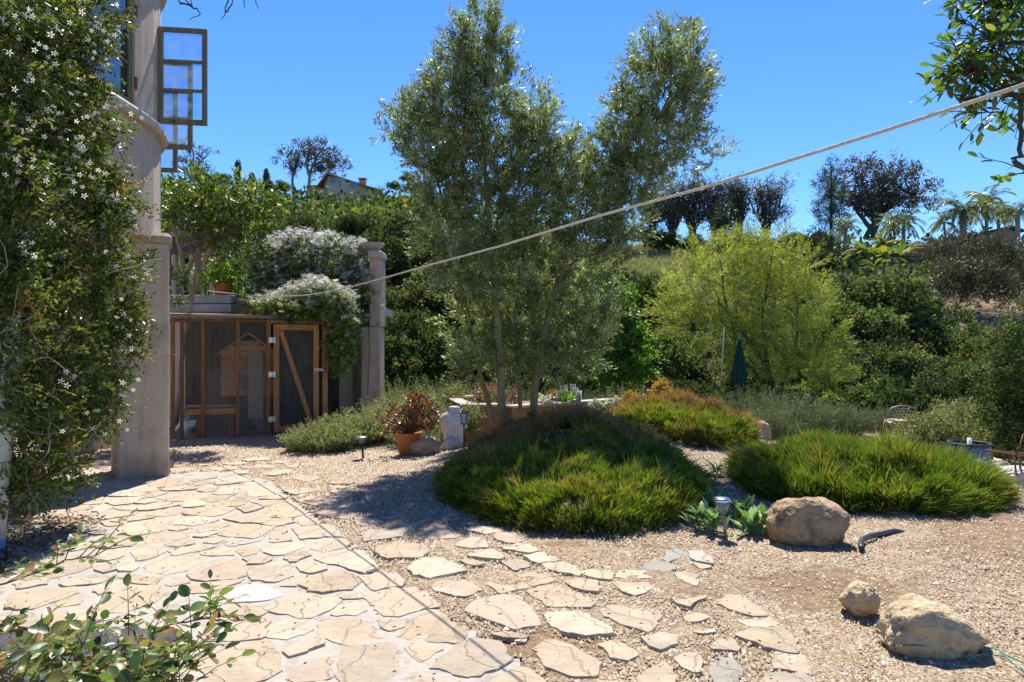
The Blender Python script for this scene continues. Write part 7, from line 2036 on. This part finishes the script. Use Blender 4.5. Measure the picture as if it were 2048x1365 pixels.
for sx in (-1, 1):
    for sy in (-.42, .02): m_ = MB(); m_.tube([(sx * .2, sy, .42), (sx * .24, sy, .2), (sx * .25, sy - .02, 0)], .014, 6); m_.build('leg', M['bronze_metal'], chx)
# fire ring
Yf = 8.4; fr_ = empty('fire_ring', 'low round dark metal fire ring at the right edge behind the shaggy grass', 'fire ring', (Xat(1966, Yf), Yf + .25, gz1(Xat(1966, Yf), Yf)))
r_ = 38 / F * Yf; zt2 = Zat(893, Yf) - fr_.location.z
m_ = MB(); m_.lathe([(r_, 0), (r_, zt2), (r_ - .012, zt2), (r_ - .012, .02)], 32); m_.build('drum', M['pewter'], fr_)
m_ = MB(); m_.lathe([(r_ - .02, zt2), (r_ + .012, zt2), (r_ + .012, zt2 + .015), (r_ - .02, zt2 + .015), (r_ - .02, zt2)], 32); m_.build('rim', M['black_metal'], fr_)
m_ = MB(); m_.lathe([(.001, zt2 * .55), (r_ - .02, zt2 * .5)], 24); m_.build('ash_bed', M['mulch'], fr_)
m_ = MB(); m_.tube([(0, 0, 0), (0, 0, zt2 + .07)], .026, 12); m_.build('pipe', M['white_paint'], fr_)
# rusty rods (a folding stand)
Yr = 7.6; rs = empty('rusty_stand', 'rusty metal rod stand leaning at the right edge by the fire ring', 'stand', (0, 0, 0))
def rp_(px, py, dy=0): return (Xat(px, Yr + dy), Yr + dy, Zat(py, Yr + dy))
for nm, pts_ in (('rail', [rp_(1972, 901), rp_(2010, 907), rp_(2060, 914)]), ('rail', [rp_(1972, 900, .25), rp_(2015, 905, .2), rp_(2070, 908, .2)]), ('upright', [rp_(2032, 909), rp_(2040, 890), rp_(2047, 868)]), ('leg', [rp_(2029, 910), rp_(2031, 940), rp_(2034, 955)]), ('leg', [rp_(2039, 911), rp_(2040, 935), rp_(2046, 953)]), ('hook', [rp_(1974, 925), rp_(1977, 908), rp_(1983, 906), rp_(1985, 920)]), ('leg', [rp_(2062, 914, .2), rp_(2064, 965, .2)])):
    m_ = MB(); m_.tube(pts_, .010, 6); m_.build(nm, M['rust'], rs)

# ------------------------------------------------------------ rope, hose, cord
def straight(px, ymap):
    return 1 / np.interp(px, [400, 620, 930, 2048, 2600], [1 / 14.1, .110, .186, .46, .57])
rp = [(2.24, 1.38, 2.52)]
for px, py in [(2600, 0), (2300, 92), (2180, 129), (2048, 170), (1900, 219), (1750, 268), (1600, 315), (1400, 378), (1200, 432), (1000, 493), (850, 533), (760, 559), (690, 577), (640, 587), (600, 592), (545, 594), (490, 590), (440, 585), (415, 582)]:
    Y = float(straight(px, None)); rp.append(tuple(P(px, py, Y)))
m_ = MB(); m_.tube([Vector(a).lerp(Vector(b), t) for a, b in zip(rp[:-1], rp[1:]) for t in (0, .25, .5, .75)] + [rp[-1]], .0075, 8); m_.build('rope', M['rope'], None, label='long off-white rope stretched from the terrace to the tree at upper right', cat='rope')
hp_ = [(1806, 1064), (1790, 1067), (1765, 1072), (1740, 1077), (1724, 1085), (1721, 1096), (1723, 1106)]
m_ = MB(); pts_ = []
for a, b in hp_:
    c = G(a, b, .03); pts_.append((c[0], c[1], gz1(c[0], c[1]) + .028))
pts_[0] = (pts_[0][0], pts_[0][1], pts_[0][2] - .03); m_.tube([Vector(a).lerp(Vector(b), t) for a, b in zip(pts_[:-1], pts_[1:]) for t in (0, .5)] + [pts_[-1]], .022, 10)
m_.build('hose', M['black_rubber'], None, label='short piece of black hose on the soil right of the big boulder', cat='hose')
m_ = MB(); cpts = [(1932, 1312), (1940, 1304), (1965, 1298), (1990, 1300), (2015, 1312), (2050, 1332), (2100, 1368)]; cp2 = [(2048, 1345), (2010, 1318), (1975, 1308), (1950, 1316), (1934, 1322), (1932, 1312)]
for L_ in (cpts, cp2):
    q = []
    for i, (a, b) in enumerate(L_):
        c = G(a, b, .035); q.append((c[0], c[1], .035 + .012 * (i % 2)))
    m_.tube([Vector(a).lerp(Vector(b), t) for a, b in zip(q[:-1], q[1:]) for t in (0, .33, .66)] + [q[-1]], .0042, 6)
m_.build('green_cord_loop', M['green_hose'], None, label='thin bright green cord looped on the gravel at the lower right corner', cat='cord')
# charcoal storage box low left, mostly hidden by the rose
sb = empty('storage_box', 'charcoal grey box under the rose branches in the lower left corner', 'box')
x0, x1, y0, y1, zt3 = -2.2, -.62, 1.15, 2.02, .62
c_ = P(0, 1238, 2.1)
m_ = MB(); m_.box((-1.50, 1.72, .36), (.98, .62, .72)); m_.build('body', M['charcoal'], sb, bevel=.015)
m_ = MB(); m_.box((-1.50, 1.72, .745), (1.03, .67, .045)); m_.build('lid', M['charcoal'], sb, bevel=.015)

# ------------------------------------------------------------ rose in the foreground
def leaf_mass(name, meshes, items, parent, fm_, sx=1.0, sy=1.0):
    """items: (position, direction, size); every leaf with the full leaf outline, joined"""
    vs, fs, rn_ = [], [], []
    for q, d, L in items:
        me = meshes[rr_.randrange(len(meshes))]; b = len(vs)
        mt = d.to_track_quat('Y', 'Z').to_matrix(); a = rr_.uniform(-.8, .8); from mathutils import Matrix
        mt = mt @ Matrix.Rotation(a, 3, 'Y'); r_ = rr_.random()
        for v in me.vertices: vs.append(tuple(mt @ Vector((v.co.x * L * sx, v.co.y * L * sy, v.co.z * L)) + Vector(q)))
        for p in me.polygons: fs.append(tuple(b + i for i in p.vertices)); rn_.append(r_)
    me = bpy.data.meshes.new(name); me.from_pydata(vs, [], fs); me.materials.append(fm_); a = me.attributes.new('rnd', 'FLOAT', 'FACE'); a.data.foreach_set('value', rn_); me.polygons.foreach_set('use_smooth', [True] * len(fs)); me.update()
    return link(name, me, parent, kind='stuff')
rose_leaf = []
for k in range(4):
    wv = [.30, .36, .26, .32][k]; cu = [.04, .12, -.05, .2][k]
    wv *= .98; R_ = [(.55, .10, .04), (.92, .30, .07), (1.0, .52, .07 - cu * .1), (.82, .74, .03 - cu * .35), (.42, .92, -cu * .7)]
    vs = [(0, 0, 0)] + [(wv * a, b, c) for a, b, c in R_] + [(0, 1.0, -cu)] + [(-wv * a, b, c) for a, b, c in reversed(R_)] + [(0, .3, -.01), (0, .6, -.02 - cu * .2)]
    fs = [(0, 1, 12), (1, 2, 12), (2, 3, 13, 12), (3, 4, 13), (4, 5, 13), (5, 6, 13), (6, 7, 13), (7, 8, 13), (8, 9, 13), (9, 10, 12, 13), (10, 11, 12), (11, 0, 12)]
    me = bpy.data.meshes.new('leaf'); me.from_pydata(vs, [], fs); me.materials.append(FO['rose']); a = me.attributes.new('rnd', 'FLOAT', 'FACE'); a.data.foreach_set('value', [[.25, .5, .7, .85][k]] * len(fs)); me.polygons.foreach_set('use_smooth', [True] * len(fs)); me.update(); rose_leaf.append(me)
ros_ = empty('rose_bush', 'rose bush with red-tinged young leaves leaning in at the lower left corner', 'rose bush')
ros_stem = MB(); big = []; rr_ = random.Random(31)
def rose_cane(pts, r0, seed, dense=1.0, lsize=.042, red=0.):
    path = branch_path([P(*p) for p in pts], 4, .03, rr_); ros_stem.tube(path, taper(len(path), r0, r0 * .45), 6)
    for i in range(1, len(path)):
        if rr_.random() > dense: continue
        p = path[i]; d0 = (path[i] - path[i - 1]).normalized()
        for _ in range(rr_.choice([1, 1, 2])):
            ax = Vector((rr_.gauss(0, 1), rr_.gauss(0, 1), rr_.gauss(.3, .7))).normalized(); d = (d0 * .5 + ax * .8).normalized(); L = rr_.uniform(.07, .12)
            e = p + d * L; ros_stem.tube([p, p.lerp(e, .5) + Vector((0, 0, .006)), e], [.0014, .0011, .0008], 4)
            s_ = d.cross(Vector((0, 0, 1))).normalized()
            for t, sg in ((.4, -1), (.4, 1), (.72, -1), (.72, 1), (1.0, 0)):
                q = p.lerp(e, t); dd = (d + s_ * sg * 1.5 + Vector((0, 0, rr_.uniform(-.5, .25)))).normalized(); big.append((q, dd, lsize * rr_.uniform(.55, 1.05) * (.85 if t < .5 else 1), red))
CANES = [([(-40, 1180, 1.55), (60, 1150, 1.6), (130, 1120, 1.62), (190, 1112, 1.62)], .0028, .75, .034, .5),
         ([(-60, 1362, 1.3), (40, 1322, 1.35), (130, 1332, 1.4), (220, 1302, 1.5), (290, 1267, 1.55), (350, 1247, 1.6), (395, 1240, 1.6), (430, 1234, 1.6)], .0038, .9, .036, .5),
         ([(60, 1432, 1.3), (130, 1372, 1.35), (240, 1352, 1.4), (330, 1332, 1.45), (400, 1292, 1.5)], .0045, .95, .038, .2),
         ([(-60, 1432, 1.15), (20, 1392, 1.2), (90, 1362, 1.25), (150, 1322, 1.3), (170, 1282, 1.32)], .004, 1.0, .036, .3),
         ([(150, 1452, 1.3), (200, 1402, 1.35), (280, 1372, 1.4), (340, 1362, 1.4), (380, 1372, 1.4)], .003, 1.0, .036, .1),
         ([(-60, 1292, 1.5), (0, 1267, 1.5), (60, 1257, 1.5), (120, 1262, 1.5), (160, 1272, 1.5)], .003, .8, .03, .6),
         ([(250, 1452, 1.3), (280, 1362, 1.4), (290, 1312, 1.45), (270, 1272, 1.5)], .003, .9, .036, .1),
         ([(-60, 1332, 1.1), (0, 1342, 1.15), (60, 1372, 1.2)], .003, 1, .036, .1), ([(300, 1452, 1.4), (330, 1382, 1.42), (370, 1322, 1.45)], .003, 1, .034, .1)]
for i, (pts, r0, dn, ls, rd) in enumerate(CANES): rose_cane(pts, r0, i, dn, ls, rd)
for _ in range(170):     # fill leaves in the lower left
    q = P(rr_.uniform(-30, 400) * (rr_.random() ** .5), rr_.uniform(1270, 1400), rr_.uniform(1.15, 1.7)); big.append((Vector(q), Vector((rr_.gauss(0, 1), rr_.gauss(0, 1), rr_.gauss(0, .6))).normalized(), rr_.uniform(.02, .036), .1))
random.Random(1).shuffle(big)
big.sort(key=lambda b: -b[2] / b[0].y)
for i, (q, d, L, rd) in enumerate(big[:298]):
    k = rr_.choice([0, 0, 1, 1, 2, 3] if rd < .3 else [1, 2, 3, 3]); o = link('leaf', rose_leaf[k], ros_, loc=tuple(q)); o.scale = (L, L, L)
    e = d.to_track_quat('Y', 'Z').to_euler(); o.rotation_euler = (e[0], e[1] + rr_.uniform(-.7, .7), e[2])
rest = big[298:]
if rest:
    leaf_mass('small_leaves', rose_leaf, [b[:3] for b in rest], ros_, FO['rose'])
ros_stem.tube([tuple(P(60, 1400, 1.3)), (-1.2, 1.25, .4), (-1.15, 1.2, 0)], .008, 6)
ros_stem.build('stem', M['stem_red'], ros_, kind='stuff')
q = P(438, 1230, 1.6); m_ = MB(); m_.lathe([(.001, -.008), (.005, -.004), (.0055, .002), (.001, .009)], 8, tuple(q)); m_.build('bud', M['comb_red'], ros_)

# debris on the paving
rng = np.random.default_rng(12); m = 900; X = rng.uniform(-4.3, 3.2, m); Yv = 2.8 + 6.5 * rng.random(m) ** 1.3; ok = np.abs(X) < Yv * .8; X, Yv = X[ok], Yv[ok]
V, Fc = leaf_arrays(np.stack([X, Yv, gz(X, Yv) + .034], 1), np.stack([rng.normal(size=len(X)), rng.normal(size=len(X)), .2 * rng.random(len(X))], 1), .018 + .02 * rng.random(len(X)), .009, rng, nrm=np.tile([0, 0, 1.0], (len(X), 1)) + rng.normal(size=(len(X), 3)) * .3)
link('fallen_leaves', np_mesh('fallen_leaves', V, Fc, FO['litter'], rnd=rng.random(len(X)) * .8), kind='stuff', label='tiny dry leaves and bits scattered over paving and gravel', cat='leaf litter')

# ------------------------------------------------------------ tree overhanging at the upper right
rt = empty('overhanging_tree', 'leafy branch of a tree with oval green leaves reaching in at the upper right corner', 'tree')
tm = MB(); bigl = []; rr_ = random.Random(44)
YR = 3.3
def limb(pts, r0, r1, leafy=True, ls=.05, dn=3):
    path = branch_path([P(*p) if len(p) == 3 else P(p[0], p[1], YR) for p in pts], 5, .04, rr_); tm.tube(path, taper(len(path), r0, r1), 7)
    if leafy:
        for i in range(2, len(path)):
            for _ in range(dn):
                d = Vector((rr_.gauss(-.4, .8), rr_.gauss(0, .8), rr_.gauss(.1, .8))).normalized(); L = rr_.uniform(.10, .26); e = path[i] + d * L; tm.tube([path[i], path[i].lerp(e, .5) + Vector((0, 0, .01)), e], [.0035, .0025, .0014], 4)
                for t in (.35, .55, .7, .85, 1.0):
                    dd = (d + Vector((rr_.gauss(0, .8), rr_.gauss(0, .8), rr_.gauss(0, .7)))).normalized(); bigl.append((path[i].lerp(e, t), dd, ls * rr_.uniform(.7, 1.2)))
limb([(2250, 420, 3.4), (2180, 250, 3.35), (2100, 200, 3.3), (2040, 195, 3.3), (1985, 180, 3.3), (1930, 140, 3.3)], .03, .004)
limb([(2180, 250, 3.4), (2140, 120, 3.4), (2060, 90, 3.35), (2000, 85, 3.3), (1955, 60, 3.3)], .022, .003)
limb([(2140, 120, 3.4), (2110, 20, 3.4), (2050, 0, 3.3), (1990, 20, 3.3), (1960, -20, 3.3)], .02, .003)
limb([(2060, 180, 3.3), (2000, 140, 3.25), (1950, 130, 3.25), (1915, 150, 3.25)], .012, .003)
limb([(2060, 150, 3.3), (2000, 110, 3.3), (1960, 100, 3.3)], .01, .003, dn=3)
limb([(2060, 60, 3.3), (2030, 30, 3.35), (1990, -10, 3.3)], .012, .003, dn=3)
limb([(2046, 180, 3.3), (2042, 240, 3.3), (2038, 300, 3.3), (2042, 316, 3.3)], .013, .009, leafy=False)
limb([(2120, 300, 3.4), (2060, 310, 3.3), (2022, 318, 3.3)], .014, .006, leafy=False); limb([(2028, 322, 3.3), (2050, 338, 3.35), (2100, 360, 3.4)], .012, .012, leafy=False)
limb([(2046, 345, 3.3), (2070, 348, 3.3)], .004, .002, dn=1)
limb([(2000, 225, 3.3), (1960, 226, 3.3), (1930, 222, 3.3)], .004, .0015, dn=1)
limb([(2005, 220, 3.3), (1998, 240, 3.3), (2000, 268, 3.3)], .0015, .001, leafy=False)
tm.tube([(2.28, 1.34, -.1), (2.26, 1.36, 1.3), (2.3, 1.42, 2.45), (2.55, 2.2, 2.6), tuple(P(2250, 420, 3.4))], [.11, .085, .075, .06, .05], 10); tm.tube([tuple(P(2250, 420, 3.4)), tuple(P(2230, 80, 3.5)), tuple(P(2200, -200, 3.6))], [.05, .04, .03], 8)
tm.build('trunk', M['bark_dark'], rt, kind='stuff')
bigl = [b for b in bigl if rr_.random() < .85]
def ppx(q): return 1024 + F * q.x / q.y, HOR - (q.z - EYE) / q.y * F
vis = [b for b in bigl if 1850 < ppx(b[0])[0] < 2070 and -30 < ppx(b[0])[1] < 400]; oth = [b for b in bigl if b not in vis]
vis.sort(key=lambda b: -b[2] / b[0].y)
FO['ovl'] = foliage('oval_leaf', [(0, (.03, .07, .012)), (.5, (.09, .16, .025)), (1, (.20, .28, .045))], trans=.42, rough=.35, spec=.5, objrand=.6)
ovm = []
for k in range(3):
    me = rose_leaf[k].copy(); me.name = 'leaf'; me.materials.clear(); me.materials.append(FO['ovl']); a = me.attributes['rnd']; a.data.foreach_set('value', [[.3, .6, .9][k]] * len(me.polygons)); ovm.append(me)
for i, (q, d, L) in enumerate(vis[:298]):
    o = link('leaf', ovm[rr_.choice([0, 1, 2])], rt, loc=tuple(q)); o.scale = (L * .8, L * 1.15, L); e = d.to_track_quat('Y', 'Z').to_euler(); o.rotation_euler = (e[0], e[1] + rr_.uniform(-.9, .9), e[2])
rest = vis[298:] + oth
leaf_mass('small_leaves', ovm, [b[:3] for b in rest], rt, FO['ovl'], .8, 1.15)
print('leaves', len(big), len(vis), len(rest))
# bare twigs hanging in at the top
tw = empty('bare_twigs', 'thin bare dark vine twigs hanging into the sky above the open casements', 'twigs')
for pts_ in ([(330, -30), (360, 5), (385, 12), (378, -5)], [(360, 8), (395, 18), (401, 28), (380, 40)], [(470, -30), (456, 5), (450, 30), (442, 40)], [(452, 25), (462, 12), (466, -10)], [(483, -20), (489, 16)], [(500, -25), (518, 20)], [(385, 12), (372, 2), (350, -20)]):
    m_ = MB(); pth = branch_path([P(a, b, 4.2) for a, b in pts_], 4, .08, rr_); m_.tube(pth, taper(len(pth), .006, .002), 5); m_.build('twig', M['bark_dark'], tw)
